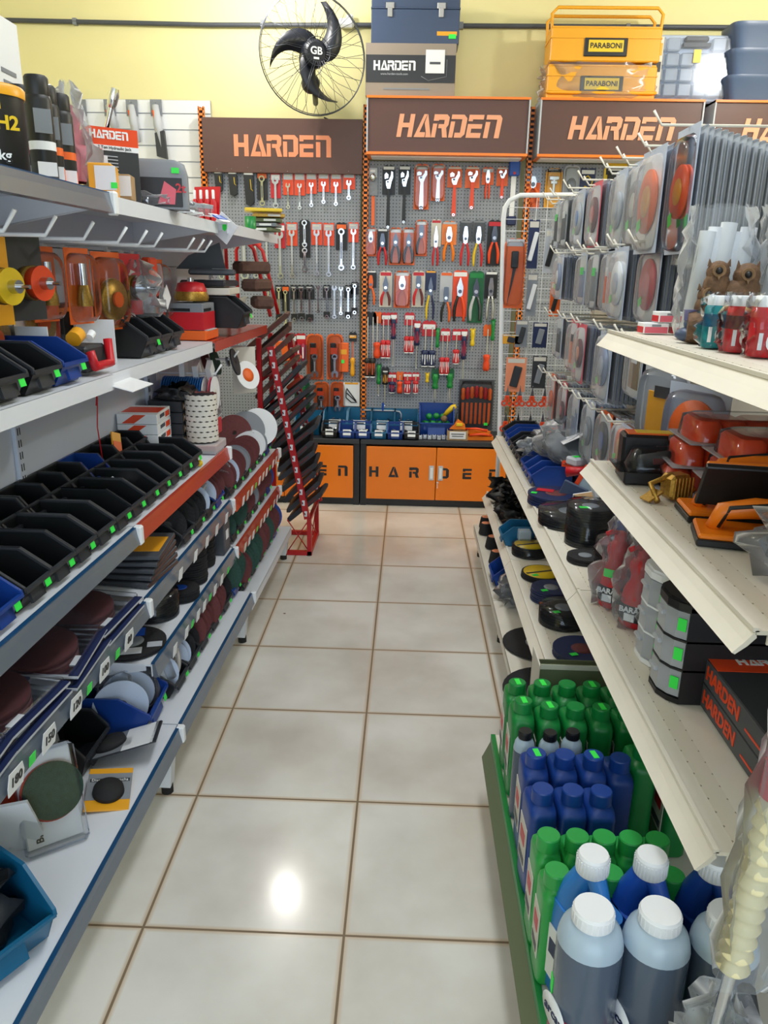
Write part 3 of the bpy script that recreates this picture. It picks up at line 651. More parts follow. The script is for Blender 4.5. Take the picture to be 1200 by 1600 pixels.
mid('bar_clamp', 'white bar clamp with blue head beside the white wire stand', 'clamp', Q(0.595,2.057,0.36,0.057), lambda t, h, w: (MB().box((0, -.02, -h * .12), (w * 1.1, .03, h * .24), 'blue', b=.006).cyl((0, -.04, -h * .2), (0, -.03, -h * .2), .008, 'red', 10).build('clamp_head', t), MB().box((0, -.012, -h * .55), (w * .5, .008, h * .9), 'white').build('bar', t), MB().box((0, -.02, -h * .93), (w, .03, h * .14), 'navy', b=.005).build('lower_jaw', t)))
def f_pl(cardm, ch, hm, hm2=None, jaw='steel', kind='combi', sh=False, top=.14, headc='white', cw=1, open_=.3, pw=.82):
    def fn(t, h, w):
        card(t, w * cw, h * ch, cardm, head=(.09, .09, headc) if headc else None, mark=None); plier_parts(t, h * (1 - top) * (.96 if ch == 1 else 1), w * pw, -h * top, hm, hm2, jaw, kind=kind, open_=open_)
        if sh: shell(t, w * .95, h * ch * .96, .03, -h * .02)
    return fn
rows = [
 ('small pliers in orange edged clear pack, left end of second row, middle pegboard', -0.252,1.671,0.166,0.071, f_pl('orange', 1, 'orange', None, 'steel', sh=True)),
 ('red handled cutters on black card, second row of middle pegboard', -0.18,1.669,0.218,0.063, f_pl('black', .6, 'red', None, 'dark_steel', open_=.3, pw=1)),
 ('black shears in orange framed pack, left of two alike', -0.1,1.674,0.218,0.079, f_pl('orange', 1, 'black', 'black', 'dark_steel', kind='snip', sh=True)),
 ('black shears in orange framed pack, right of two alike', -0.02,1.675,0.218,0.078, f_pl('orange', 1, 'black', 'black', 'dark_steel', kind='snip', sh=True)),
 ('orange and black nippers in pack hung higher than its neighbours', 0.056,1.72,0.209,0.074, f_pl('orange', 1, 'black', 'orange', 'dark_steel', kind='cutter', sh=True)),
 ('red stripping pliers on white card with green sticker, middle pegboard', 0.146,1.725,0.272,0.062, f_pl('offwhite', .58, 'red', None, 'steel', kind='long', headc='red', open_=.2)),
 ('orange pliers on plain orange card in second row of middle pegboard', 0.226,1.716,0.236,0.09, f_pl('orange_paint', .58, 'orange_paint', None, 'steel', headc='lightgray')),
 ('red and black pliers on grey topped card, middle pegboard second row', 0.326,1.724,0.268,0.074, f_pl('darkgray', .45, 'red', 'red', 'chrome', headc='gray')),
 ('red and yellow pliers on grey topped card, middle pegboard second row', 0.405,1.726,0.272,0.078, f_pl('darkgray', .45, 'yellow', 'red', 'chrome', headc='gray')),
 ('orange pliers on big black card at right end of second row', 0.501,1.727,0.264,0.086, f_pl('black', 1, 'orange_red', None, 'dark_steel', headc='red')),
 ('orange handled pliers on round topped black card, left end of third row', -0.248,1.423,0.21,0.068, f_pl('black', .5, 'black', 'orange', 'orange')),
 ('long nose pliers with red black grips on white card, third row', -0.156,1.421,0.218,0.079, f_pl('offwhite', 1, 'red', 'maroon', 'dark_steel', kind='long', headc='red')),
 ('shiny orange and white pliers pack in third row of middle pegboard', -0.053,1.423,0.222,0.1, f_pl('orange', 1, 'orange_red', 'orange', 'chrome', sh=True)),
 ('cutting pliers with red black grips on white card, third row', 0.048,1.425,0.218,0.08, f_pl('offwhite', 1, 'red', 'maroon', 'dark_steel', kind='cutter', headc='red')),
 ('yellow and navy handled snips on blue card, middle pegboard', 0.124,1.43,0.299,0.068, f_pl('navy', .4, 'yellow', 'navy', 'dark_steel', kind='snip', headc='gold')),
 ('black and orange cutters under grey and clear pack, third row', 0.222,1.424,0.306,0.079, f_pl('lightgray', .6, 'black', 'orange', 'dark_steel', kind='cutter', headc='orange', top=.3)),
 ('aviation snips with black orange grips on orange card, third row', 0.307,1.433,0.31,0.095, f_pl('orange_red', .9, 'black', 'orange_red', 'steel', kind='snip')),
 ('aviation snips with grey grips on tall green card, third row', 0.407,1.431,0.313,0.095, f_pl('green_dark', 1, 'lightgray', 'dark_steel', 'dark_steel', kind='snip', headc='green')),
 ('steel locking pliers on black card at right end of third row', 0.498,1.433,0.298,0.079, f_pl('black', .55, 'steel', 'steel', 'steel', headc='white', open_=.2)),
]
for r in rows: mid('pliers', r[0], 'pliers', r[1:5], r[5])
def f_dr(cardm, ch, hm, hm2, hfrac, up, n=1, w_=.8, sm='chrome'):
    def fn(t, h, w):
        cz = h * ch; card(t, w, cz, cardm, head=(.4, .3, 'white') if cardm == 'red' else None, mark=None)
        for k in range(n):
            off = (k - (n - 1) / 2) * w * .46
            before = set(o.name for o in S.collection.objects)
            if up: driver_parts(t, -cz * .4, h * hfrac, h * (1 - hfrac) - cz * .4, w * w_ / max(1, n * .72), hm, hm2, True, sm=sm)
            else: driver_parts(t, -cz * .5, h * hfrac, h - cz * .5 - h * hfrac, w * w_, hm, hm2, False, sm=sm)
            if off:
                for o in list(S.collection.objects):
                    if o.name not in before: o.location.x = off
    return fn
drv = [
 ('black topped long screwdrivers with orange grips, left edge of middle pegboard', -0.247,1.174,0.41,0.073, f_dr('black', .2, 'black', 'orange', .3, True, 2)),
 ('long screwdriver with plain orange grip at left of driver row', -0.203,1.175,0.289,0.057, f_dr('orange', .25, 'orange_red', None, .35, True)),
 ('pair of red and white gripped screwdrivers on red card near left of driver row', -0.149,1.172,0.284,0.064, f_dr('red', .28, 'red', 'white', .4, True, 2)),
 ('blue gripped screwdriver hanging grip up on red card', -0.101,1.173,0.333,0.044, f_dr('red', .2, 'navy', 'red', .4, False)),
 ('pair of red gripped screwdrivers on red card above the lower driver row', -0.001,1.175,0.252,0.065, f_dr('red', .32, 'red', 'white', .42, True, 2)),
 ('blue and red screwdriver hanging grip up in middle of driver row', 0.049,1.126,0.295,0.045, f_dr('red', .25, 'navy', 'red', .4, False)),
 ('wide red card with blue gripped screwdriver pair', 0.124,1.127,0.286,0.093, f_dr('red', .34, 'navy', 'white', .36, True, 2)),
 ('green gripped screwdriver right of the wide red card', 0.179,1.085,0.19,0.032, f_dr('green', .1, 'green', None, .6, False)),
 ('red gripped screwdrivers reaching lowest, on red card', 0.228,1.082,0.291,0.065, f_dr('red', .28, 'red', 'white', .38, True, 2)),
 ('short red gripped screwdriver on red card, right half of driver row', 0.3,1.08,0.219,0.057, f_dr('red', .33, 'red', 'white', .42, True)),
 ('navy gripped screwdriver hanging grip up left of the yellow one', 0.348,1.081,0.312,0.044, f_dr('red', .22, 'navy', 'red', .5, False)),
 ('yellow gripped small screwdriver hanging grip up', 0.4,1.086,0.138,0.037, f_dr('yellow', .1, 'yellow', None, .75, False)),
 ('orange gripped long screwdriver at right end of driver row', 0.495,1.111,0.29,0.056, f_dr('orange', .25, 'orange_red', None, .36, True)),
 ('green gripped screwdriver at right end hanging grip up', 0.525,1.147,0.309,0.032, f_dr('green', .08, 'green', None, .4, False)),
 ('green gripped long thin screwdriver at left of lowest driver row', -0.19,0.854,0.204,0.037, f_dr('green_dark', .1, 'green', None, .6, False)),
 ('black and yellow gripped long screwdriver in lowest driver row', -0.148,0.831,0.247,0.05, f_dr('black', .2, 'black', 'gold', .35, False)),
 ('stubby red and navy screwdriver at left of lowest red group', -0.103,0.799,0.131,0.058, f_dr('red', .5, 'navy', 'red', .55, True)),
 ('stubby orange screwdriver between red ones in lowest driver row', -0.053,0.805,0.14,0.049, f_dr('orange', .4, 'orange_red', None, .55, True)),
 ('stubby red and white screwdriver in middle of lowest red group', -0.004,0.802,0.136,0.062, f_dr('red', .4, 'red', 'white', .6, True)),
 ('stubby red and white screwdriver at right of lowest red group', 0.049,0.803,0.135,0.049, f_dr('red', .4, 'red', 'white', .6, True)),
 ('small yellow gripped screwdriver in lowest row with short shaft', 0.123,0.804,0.098,0.033, f_dr('yellow', .1, 'yellow', None, .6, False)),
 ('green winged long driver, left of two alike in lowest row', 0.175,0.83,0.217,0.053, f_dr('green_dark', .3, 'green', None, .45, False)),
 ('green winged long driver, right of two alike in lowest row', 0.269,0.832,0.209,0.053, f_dr('green_dark', .3, 'green', None, .45, False)),
]
for r in drv: mid('screwdriver', r[0], 'screwdriver', r[1:5], r[5])
# chisel set in a clear pack, lower right of the middle board
x, z, h, w = 0.444,0.763,0.328,0.227; t = T_('chisel_set', 'orange handled chisel set in a wide clear pack, lower right of pegboard', 'tool set', x, z); peg(t, .012)
card(t, w, h, 'darkgray', 'flat', head=(.06, .06, 'black'), mark=None)
for i in range(7):
    k = (i - 3) * w * .125; g = MB(); g.lathe([(.006, 0), (.013, .01), (.012, .035), (.014, .06), (.009, .075)], 'red' if i % 2 else 'orange', 10, (k, -.018, -.038 - abs(i - 3) * .005), (0, 0, -1)); g.box((k, -.018, -h * .66), (.015, .006, h * .42), 'orange'); g.build('chisel', t)
shell(t, w * .94, h * .93, .032, -h * .02); MB().box((w * .3, -.038, -h * .86), (.024, .001, .018), 'neon').build('price_sticker', t)
# saw frame bar above the bins
t = T_('hacksaw_frame', 'white bent bar with blue cap hanging above the bins', 'bar', -0.285,0.551); MB().tube([(0, -.02, 0), (.20, -.02, 0), (.235, -.02, -.005), (.245, -.02, -.02), (.245, -.02, -.06)], .005, 'lightgray', 8).build('bar', t); MB().cyl((.125, -.02, .0), (.125, -.02, .05), .007, 'blue', 8).build('blue_cap', t)

# --- third board, seen through the wire stand
third = [
 ('tool_pack', 'orange bag of silver pliers at top left of third pegboard', 'tool pack', 0.711,2.024,0.239,0.102, lambda t, h, w: (card(t, w, h, 'clear', 'flat'), card(t, w * .9, h * .6, 'orange', 'flat', z=-h * .36, name='insert'), plier_parts(t, h * .6, w * .8, -h * .22, 'orange', None, 'steel'))),
 ('puller_pack', 'silver puller on a yellow card in clear pack, third pegboard', 'tool pack', 0.835,2.019,0.222,0.099, lambda t, h, w: (card(t, w, h, 'gold', head=(.06, .08, 'black')), MB().box((0, -.016, -h * .25), (w * .6, .014, h * .1), 'chrome', b=.003).box((0, -.016, -h * .5), (w * .16, .012, h * .5), 'chrome', b=.003).box((0, -.018, -h * .36), (w * .4, .01, h * .08), 'chrome', b=.003).build('puller', t), shell(t, w * .9, h * .92, .026, -h * .04))),
 ('tool_pack', 'grey clear pack right of the yellow card, third pegboard', 'tool pack', 0.939,2.038,0.221,0.095, lambda t, h, w: (card(t, w, h, 'lightgray'), MB().ball((0, -.016, -h * .5), w * .3, 'gray', 10, 6, (1, .5, 1.4)).build('tool', t), shell(t, w * .9, h * .9, .03, -h * .05))),
 ('tape_pack', 'navy carded pack with yellow cord behind the hooks', 'tool pack', 1.034,2.022,0.143,0.09, lambda t, h, w: (card(t, w, h, 'navy', 'flat', head=(.15, .15, 'white')), MB().tube([(-w * .3, -.012, -h * .4), (0, -.012, -h * .3), (w * .3, -.012, -h * .5), (w * .2, -.012, -h * .8), (-w * .2, -.012, -h * .7)], .004, 'yellow', 6).build('cord', t))),
 ('glue_gun_pack', 'yellow and black carded pack with red tool, top of third pegboard', 'tool pack', 1.198,2.059,0.174,0.143, lambda t, h, w: (card(t, w, h, 'yellow', head=(.3, .22, 'black')), MB().box((0, -.012, -h * .6), (w * .7, .012, h * .4), 'black', b=.003).box((-w * .1, -.02, -h * .82), (w * .2, .01, h * .2), 'red', b=.002).build('tool', t))),
]
for nme, lab, ct, x, z, h, w, fn in third: t = T_(nme, lab, ct, x, z); peg(t); fn(t, h, w)

# ================================================================ FAN
fx, fz = -0.568,2.536
fan = thing('wall_fan', 'black three bladed wall fan in a round wire cage', 'fan', (fx, 4.70, fz), R(24))
FR = .298
b = MB()
def circ(r, y, n=48): return [(r * math.cos(2 * PI * i / n), y, r * math.sin(2 * PI * i / n)) for i in range(n)]
b.tube(circ(FR, 0), .0036, 'darkgray', 5, True); b.tube(circ(FR * .99, -.02), .0022, 'dark_steel', 5, True); b.tube(circ(.07, -.085), .002, 'dark_steel', 5, True)
for i in range(28):
    a = 2 * PI * i / 28; a2 = a + (.09 if i % 2 else -.09)
    b.tube([(.05 * math.cos(a), -.088, .05 * math.sin(a)), (.17 * math.cos(a2), -.082, .17 * math.sin(a2)), (.26 * math.cos(a), -.055, .26 * math.sin(a)), (FR * math.cos(a), 0, FR * math.sin(a))], .0013, 'dark_steel', 4)
b.build('front_cage', fan)
b = MB(); b.tube(circ(.09, .09), .002, 'dark_steel', 5, True)
for i in range(28):
    a = 2 * PI * (i + .5) / 28; b.tube([(.06 * math.cos(a), .095, .06 * math.sin(a)), (.2 * math.cos(a), .08, .2 * math.sin(a)), (FR * math.cos(a), 0, FR * math.sin(a))], .0013, 'dark_steel', 4)
b.build('rear_cage', fan)
for a0 in (12, 132, 235):
    b = MB(); L = 11; vs = []; fs = []
    for i in range(L):
        t = i / (L - 1); r = .035 + .225 * t; a = R(a0) + R(66) * (t ** 1.3); wd = .058 * (math.sin(PI * min(1, .25 + .72 * t)) ** .8) * (1 - .2 * t) + .004
        tx, tz = math.cos(a), math.sin(a); nx, nz = -tz, tx
        for s in (-1, 1):
            for th in (-.0015, .0015): vs.append((tx * r + nx * wd * s, -.02 + s * .028 * (1 - .4 * t) + th, tz * r + nz * wd * s))
    for i in range(L - 1):
        o = i * 4; q = o + 4
        fs += [(o, q, q + 2, o + 2), (o + 1, o + 3, q + 3, q + 1), (o, o + 1, q + 1, q), (o + 2, q + 2, q + 3, o + 3)]
    fs += [(0, 2, 3, 1), ((L - 1) * 4, (L - 1) * 4 + 1, (L - 1) * 4 + 3, (L - 1) * 4 + 2)]
    b.add(vs, fs, 'black_gloss', True); b.build('blade', fan)
h = MB().lathe([(.068, 0), (.072, .008), (.069, .05), (.05, .062), (.0, .064)][:4], 'black_gloss', 24, (0, -.0, 0), (0, -1, 0)).build('hub', fan)
text('GB', .052, 'white', h, (.0, -.0635, .006), FRONT, bold=.02, name='emblem'); MB().box((0, -.063, -.028), (.03, .001, .01), 'white').build('emblem_band', h)
b = MB().lathe([(.03, -.02), (.052, 0), (.055, .07), (.045, .11), (.02, .12)], 'black', 20, (0, .02, 0), (0, 1, 0)); b.cyl((0, .06, 0), (0, .06, -.12), .022, 'black', 12); b.ball((0, .05, -.13), .052, 'black_gloss', 16, 10)
b.build('motor', fan)
b = MB(); b.tube([(0, .05, -.13), (.06, .16, -.16), (.10, .28, -.18)], .016, 'black', 8); b.build('wall_arm', fan)
tag(MB().box((0, 0, 0), (.09, .05, .045), 'white', b=.012).box((.02, .004, .03), (.04, .03, .03), 'white', b=.008).build('junction_box', loc=(0, 0, 0)), 'small white plastic bracket on the pipe behind the fan', 'bracket')
jb = bpy.data.objects['junction_box']; q = (-0.411,2.772); jb.location = (q[0], 5.005, q[1])
tag(MB().tube([(q[0] - .13, 4.99, 2.28), (q[0] + .02, 4.99, 2.22), (q[0] + .1, 5.0, 2.26), (q[0] + .24, 5.02, 2.30), (q[0] + .25, 4.98, 2.26)], .004, 'black', 6).build('fan_cable'), 'thin black cable looping from the fan towards the orange upright', 'cable')

# ================================================================ ON TOP OF THE SIGNS
TZ = 2.354
def toolbox_gray(lab, loc, rz):
    t = thing('metal_toolbox', lab, 'toolbox', loc, rz); w, d, h = .485, .18, .235
    MB().box((0, 0, h * .36), (w, d, h * .72), 'toolbox_blue', b=.004).build('body', t)
    l = MB().box((0, 0, h * .86), (w, d, h * .26), 'toolbox_blue', b=.006).box((0, -.0, h * .735), (w + .004, d + .004, .006), 'toolbox_blue'); l.build('lid', t)
    for x in (-.14, .14):
        b = MB().box((x, -d / 2 - .004, h * .78), (.045, .008, .03), 'chrome', b=.002).box((x, -d / 2 - .006, h * .64), (.026, .008, .045), 'chrome', b=.002); b.build('latch', t)
    MB().tube([(-.06, 0, h * .98), (-.05, 0, h * 1.06), (.05, 0, h * 1.06), (.06, 0, h * .98)], .006, 'black', 6).build('handle', t)
    MB().box((.175, -d / 2 - .001, h * .22), (.11, .002, .02), 'gold').box((.205, -d / 2 - .002, h * .16), (.04, .002, .022), 'neon').build('label_sticker', t)
    return t
q = (-0.014,2.375); bx = q[0]
t = thing('toolbox_carton', 'black and brown printed carton with white sticker under the blue toolbox', 'box', (bx - .02, 4.87, TZ)); w, d, h = .5, .2, .262
b = MB().box((0, 0, h / 2), (w, d, h), 'carton_brown', b=.002); b.build('carton', t)
MB().box((0, -d / 2 - .001, h * .52), (w - .004, .002, h * .52), 'charcoal').build('printed_band', t)
sign_letters('HARDEn', .048, 'white', t, (-.09, -d / 2 - .003, h * .58), .96, wide=.85, depth=.0006)
text('www.harden-tools.com', .016, 'lightgray', t, (-.09, -d / 2 - .003, h * .42), FRONT)
MB().box((-.02, -d / 2 - .001, h * .14), (.26, .002, .008), 'gray').build('small_print', t)
MB().box((.135, -d / 2 - .003, h * .66), (.105, .002, .115), 'white').box((.135, -d / 2 - .0045, h * .63), (.06, .001, .012), 'darkgray').build('paper_sticker', t)
MB().tube([(.06, -d / 2 - .003, h * .38), (.1, -d / 2 - .003, h * .3), (.2, -d / 2 - .003, h * .38), (.2, -d / 2 - .003, h * .7)], .0015, 'gray', 4).build('outline_print', t)
toolbox_gray('dark blue metal toolbox with two chrome latches on a carton', (bx, 4.88, TZ + .263), 0)

def paraboni(lab, loc, wrapped):
    t = thing('cantilever_toolbox', lab, 'toolbox', loc); w, d, h = .60, .20, .165
    MB().box((0, 0, h / 2), (w, d, h), 'gold', b=.006).box((0, -.004, h * .70), (w + .006, d, .006), 'gold').box((0, 0, h + .004), (w * .98, d * .9, .008), 'gold').build('body', t)
    for y in (-.075, .075): MB().tube([(-w / 2 + .01, y, h * .4), (-w / 2 + .0, y, h + .07), (-w / 2 + .03, y, h + .10), (w / 2 - .03, y, h + .10), (w / 2, y, h + .07), (w / 2 - .01, y, h * .4)] if not wrapped else [(-w / 2 - .004, y - .03, h * .2), (-w / 2 + .02, y - .032, .03), (w / 2 - .02, y - .032, .03), (w / 2 + .004, y - .03, h * .2)], .009, 'gold', 8).build('handle', t)
    p = MB().box((0, -d / 2 - .004, h * .42), (.235, .008, .09), 'black', b=.003).build('name_plate', t)
    MB().box((0, -d / 2 - .009, h * .45), (.19, .003, .058), 'yellow', b=.001).build('plate_insert', p)
    text('PARABONI', .036, 'black', p, (0, -d / 2 - .011, h * .45), FRONT, bold=.025)
    if wrapped:
        f = MB(); rn = random.Random(3)
        f.bag(w + .03, d + .03, h + .012, 'film', 5, .012, 40, 8, .96, (0, 0, .002), .9); f.build('plastic_wrap', t)
    return t
q = (1.026,2.387)
paraboni('yellow metal toolbox wrapped in clear plastic, under the open handled one', (q[0], 4.88, TZ), True)
paraboni('yellow metal toolbox with raised tubular handles on the wrapped one', (q[0] + .005, 4.88, TZ + .185), False)
# clear organiser case
q = (1.542,2.393); t = thing('organizer_case', 'clear divided organizer case standing upright beside yellow toolboxes', 'case', (q[0], 4.86, TZ)); w, h = .50, .345
b = MB(); b.box((0, .03, h / 2), (w, .05, h * .98), 'ice', b=.01); b.build('back_shell', t)
b = MB()
for r in range(4):
    z = .03 + r * .075
    for c in range(6):
        if r == 3 and c in (2, 3): continue
        b.box((-w / 2 + .045 + c * .082, -.012, z + .033), (.074, .03, .066), 'frost', b=.006)
b.build('compartments', t); MB().box((0, -.03, h * .48), (w * .99, .006, h * .96), 'clear', b=.002).build('lid', t)
MB().box((0, 0, h - .03), (.13, .05, .03), 'black', b=.008).box((0, -.01, h - .06), (.15, .04, .02), 'darkgray').build('handle', t)
MB().box((.005, -.036, h * .66), (.04, .002, .065), 'yellow').build('price_sticker', t); MB().box((-w / 2 + .035, -.036, h * .52), (.06, .002, h * .82), 'offwhite').box((-w / 2 + .035, -.038, h * .75), (.05, .002, .06), 'gold').box((-w / 2 + .035, -.038, h * .5), (.05, .002, .05), 'charcoal').build('paper_label', t)
for i in range(3):
    lab = 'blue grey plastic crate, %s of the stack by the organizer case' % ('bottom', 'middle', 'top')[i]
    q = (1.876,2.396); t = thing('storage_crate', lab, 'crate', (q[0] + .06, 4.87, TZ + i * .128), 0, None)
    MB().loft([(0, .20, .10, .3, 0, 0), (.10, .225, .115, .3, 0, 0), (.112, .232, .12, .3, 0, 0), (.126, .232, .12, .3, 0, 0)], 'crate_blue', 32).build('body', t); MB().box((.1, -.124, .075), (.09, .012, .05), 'blue', b=.004).build('latch', t)

# ================================================================ BINS
def bin_body(L, w, h, m, rim=None):
    b = MB(); t = .0022; rim = rim or m
    pr = [(0, 0), (L * .88, 0), (L, h * .48), (L * .985, h * .55), (L * .66, h), (0, h)]
    for s in (-1, 1): y = s * (w / 2 - t / 2); b.prism(pr, y - t / 2, y + t / 2, m)
    b.box((L * .44, 0, t / 2), (L * .88, w, t), m); b.box((t / 2, 0, h / 2), (t, w, h), m)
    b.prism([(L * .88 - t, 0), (L * .88, 0), (L, h * .48), (L - t, h * .48)], -w / 2, w / 2, m)
    e = .0045
    for s in (-1, 1):
        y = s * (w / 2 + .001)
        b.prism([(-.002, h), (L * .66, h), (L * .995, h * .55), (L * 1.0, h * .48), (L * 1.02, h * .5), (L * 1.01, h * .60), (L * .675, h + e), (-.002, h + e)], y - .004, y + .003, rim)
    b.box((0, 0, h + e / 2), (.007, w + .006, e), rim); b.box((L * 1.005, 0, h * .50), (.008, w + .004, e * 1.6), rim)
    b.box((L * .97, 0, h * .26), (.006, w * .5, h * .3), rim, ry=R(-14))
    return b
def bin_(lab, loc, rz, L=.17, w=.105, h=.085, m='black_bin', name='stacking_bin', sticker=True, label=None, fill=None, price=0, rot=None):
    t = thing(name, lab, 'bin', loc, rz, rot=rot)
    bin_body(L, w, h, m, 'charcoal' if m == 'black_bin' else m).build('bin_body', t)
    if label: p = MB().box((L * 1.02, 0, h * .48), (.002, w * .52, h * .42), 'white', ry=R(-10)); p.box((L * 1.028, .0, h * .55), (.001, w * .4, h * .06), 'darkgray', ry=R(-10)).box((L * 1.024, 0, h * .40), (.001, w * .34, h * .08), 'darkgray', ry=R(-10)); p.build('price_label', t)
    if sticker: MB().box((L * 1.02 + .001, w * (.28 + price), h * .38), (.0015, .020, .016), 'neon', ry=R(-14)).build('price_sticker', t)
    if fill: fill(t, L, w, h)
    return t
def fill_bits(c, seed=1, n=9, col='darkgray'):
    def fn(t, L, w, h):
        rn = random.Random(seed); b = MB()
        for _ in range(n * 3):
            x, y = rn.uniform(.15, .8) * L, rn.uniform(-.38, .38) * w; b.box((x, y, rn.uniform(.05, .55) * h), (rn.uniform(.01, .035), rn.uniform(.006, .014), .008), rn.choice([c, col]), rn.uniform(0, 3), ry=rn.uniform(-.5, .5))
        o = b.build('small_fittings', t); o['kind'] = 'stuff'
    return fn
CT = .427; DN = -R(90)

for i, (x, lab) in enumerate(((-.625, 'large teal bin at the left end of the cabinet top'), (-.455, 'large teal bin behind the leftmost small bins'), (-.30, 'large teal bin behind the third and fourth small bins'), (-.152, 'large teal bin behind the fifth small bin'), (-.004, 'large teal bin behind the rightmost small bins'))):
    bin_(lab, (x, 4.945 if i else 4.90, CT), DN, .20 if i else .22, .145 if i else .15, .135 if i else .12, 'teal_bin', sticker=False, label=True, fill=fill_bits('steel', i))
for i, (x, m) in enumerate(((-.476, 'black_bin'), (-.368, 'blue_bin'), (-.270, 'blue_bin'), (-.172, 'teal_bin'), (-.071, 'blue_bin'), (.030, 'black_bin'))):
    bin_('small %s bin, %s from left in the front row on the cabinet' % ({'black_bin': 'black', 'blue_bin': 'blue', 'teal_bin': 'teal'}[m], ORD[i]), (x, 4.745, CT), DN, .135, .092, .085, m, sticker=False, label=True, fill=fill_bits('chrome', 10 + i))
def balls(t, L, w, h):
    rn = random.Random(4)
    for k, (x, y, z) in enumerate([(.3, -.35, .3), (.35, -.15, .32), (.32, .05, .3), (.35, .25, .32), (.6, -.3, .34), (.62, -.1, .36), (.6, .12, .34), (.64, .32, .36), (.5, .0, .6), (.45, .2, .58), (.5, -.22, .58)]):
        o = MB().ball((L * x, w * y, h * z + .01), .021, 'green', 14, 9).build('green_ball'); o.parent = None; BALLS.append((o, t))
BALLS = []
t = bin_('large blue bin holding green balls, right of the teal bins', (.185, 4.90, CT), DN, .20, .21, .185, 'blue_bin', sticker=False, fill=balls)
bpy.context.view_layer.update()
for i, (o, t) in enumerate(BALLS):
    o.matrix_world = Matrix.Translation((.185, 4.90, CT)) @ Matrix.Rotation(DN, 4, 'Z'); tag(o, 'small glossy green ball lying in the large blue bin on the cabinet', 'ball', 'green balls in the blue bin')
tag(MB().tube([(0, 0, 0), (.02, -.02, .03), (.05, -.02, .06), (.07, -.02, .07)], [.012, .016, .018, .012], 'yellow', 10).lathe([(.0, 0), (.019, .002), (.019, .02), (.008, .024)], 'skin_wood', 12, (-.005, -.03, -.012), (.2, -.9, .2)).build('mounted_point', loc=(.235, 4.80, .55)), 'yellow handled wooden tool lying on the green balls', 'tool')
for i in range(7):
    tag(MB().box((0, 0, .013), (.024, .03, .026), 'lightgray', b=.003).box((0, -.002, .02), (.016, .028, .014), 'steel', b=.002).build('steel_block', loc=(.085 + i * .029, 4.66 + (i % 2) * .012, CT)), 'small grey metal block, one in the row below the large blue bin', 'fitting', 'grey metal blocks on the cabinet')
t = thing('cardboard_tray', 'small cardboard box with white label and orange parts on top', 'box', (.315, 4.70, CT))
b = MB()
for s in (-1, 1): b.box((s * .062, 0, .03), (.003, .11, .06), 'cardboard')
b.box((0, -.055, .03), (.125, .003, .06), 'cardboard').box((0, .055, .03), (.125, .003, .06), 'cardboard').box((0, 0, .002), (.12, .11, .003), 'cardboard'); b.build('box_body', t)
MB().box((0, -.058, .032), (.10, .002, .045), 'paper').box((0, -.0595, .04), (.08, .001, .006), 'darkgray').box((0, -.0595, .026), (.07, .001, .005), 'darkgray').build('label', t)
tag(MB().prism([(-.05, 0), (.05, 0), (.045, .03), (0, .06), (-.02, .03)][::1], -.02, .02, 'orange_paint').box((.01, -.022, .03), (.04, .01, .02), 'yellow', b=.003).build('glass_cutter', loc=(.315, 4.70, CT + .062)), 'orange and yellow tool piled on the small cardboard box', 'tool')
tag(MB().tube([(0, 0, 0), (.01, 0, .05), (.015, 0, .10)], [.008, .010, .006], 'charcoal', 8).build('pointed_tool', loc=(.30, 4.76, CT + .05), rot=(0, 0, 0)), 'dark small handled tool standing behind the cardboard box', 'tool')
for i, (x, y, z, r, lab) in enumerate(((.455, 4.70, 0, .1, 'flat orange plastic clamp at the right end of the cabinet, bottom one'), (.44, 4.72, .03, -.25, 'orange plastic clamp lying on another at right end of the cabinet'))):
    b = MB(); b.prism([(-.08, -.03), (.08, -.04), (.085, 0), (.03, .04), (.02, .02), (-.05, .02), (-.05, .05), (-.08, .05)], 0, .022, 'orange_paint', 'z'); b.tube([(-.07, -.03, .03), (0, -.045, .04), (.07, -.03, .03)], .008, 'orange_red', 8)
    tag(b.build('corner_clamp', loc=(x, y, CT + z), rz=r), lab, 'clamp')

# ================================================================ LEFT RUN: goods
NZ = LA
# ---- top shelf (z 1.56)
ZT = 1.562
def aerosol(lab, loc, band='orange', h=.235, r=.032, cap='black'):
    h *= .84; r *= .78
    t = thing('aerosol_can', lab, 'spray can', loc, 0)
    MB().lathe([(r * .93, 0), (r, .004), (r, h * .78), (r * .9, h * .82), (r * .78, h * .84)], 'black', 24).build('can', t)
    MB().lathe([(r * .86, h * .8), (r * .9, h * .82), (r * .9, h * .98), (r * .8, h)], cap, 24).build('cap', t)
    b = MB(); b.lathe([(r * 1.005, h * .32), (r * 1.005, h * .40)], band, 24); b.lathe([(r * 1.004, h * .04), (r * 1.004, h * .2)], 'charcoal' if band != 'orange' else 'orange', 24); b.build('printed_band', t)
    MB().box((r * .6, -r * .84, h * .58), (.032, .002, h * .22), 'gray', R(35)).build('fine_print', t)
    MB().box((r * .62, -r * .86, h * .14), (.035, .003, h * .13), 'paper', R(35)).build('paper_sticker', t)
    return t
t = thing('hand_cleaner_tin', 'black one kilogram tub with yellow lid at the left end of the top shelf', 'tub', (-.725, 1.425, ZT))
MB().lathe([(.048, 0), (.052, .005), (.053, .12)], 'black', 32).build('tub', t); MB().lathe([(.055, .116), (.056, .13), (.052, .134)], 'gold', 32).build('lid', t)
text('CH2', .030, 'yellow', t, (.034, -.0415, .072), (R(90), 0, R(39)), bold=.03); text('incol', .016, 'yellow', t, (.024, -.048, .098), (R(90), 0, R(27)), bold=.02); text('1 kg', .022, 'white', t, (.028, -.0455, .022), (R(90), 0, R(31)), bold=.02)
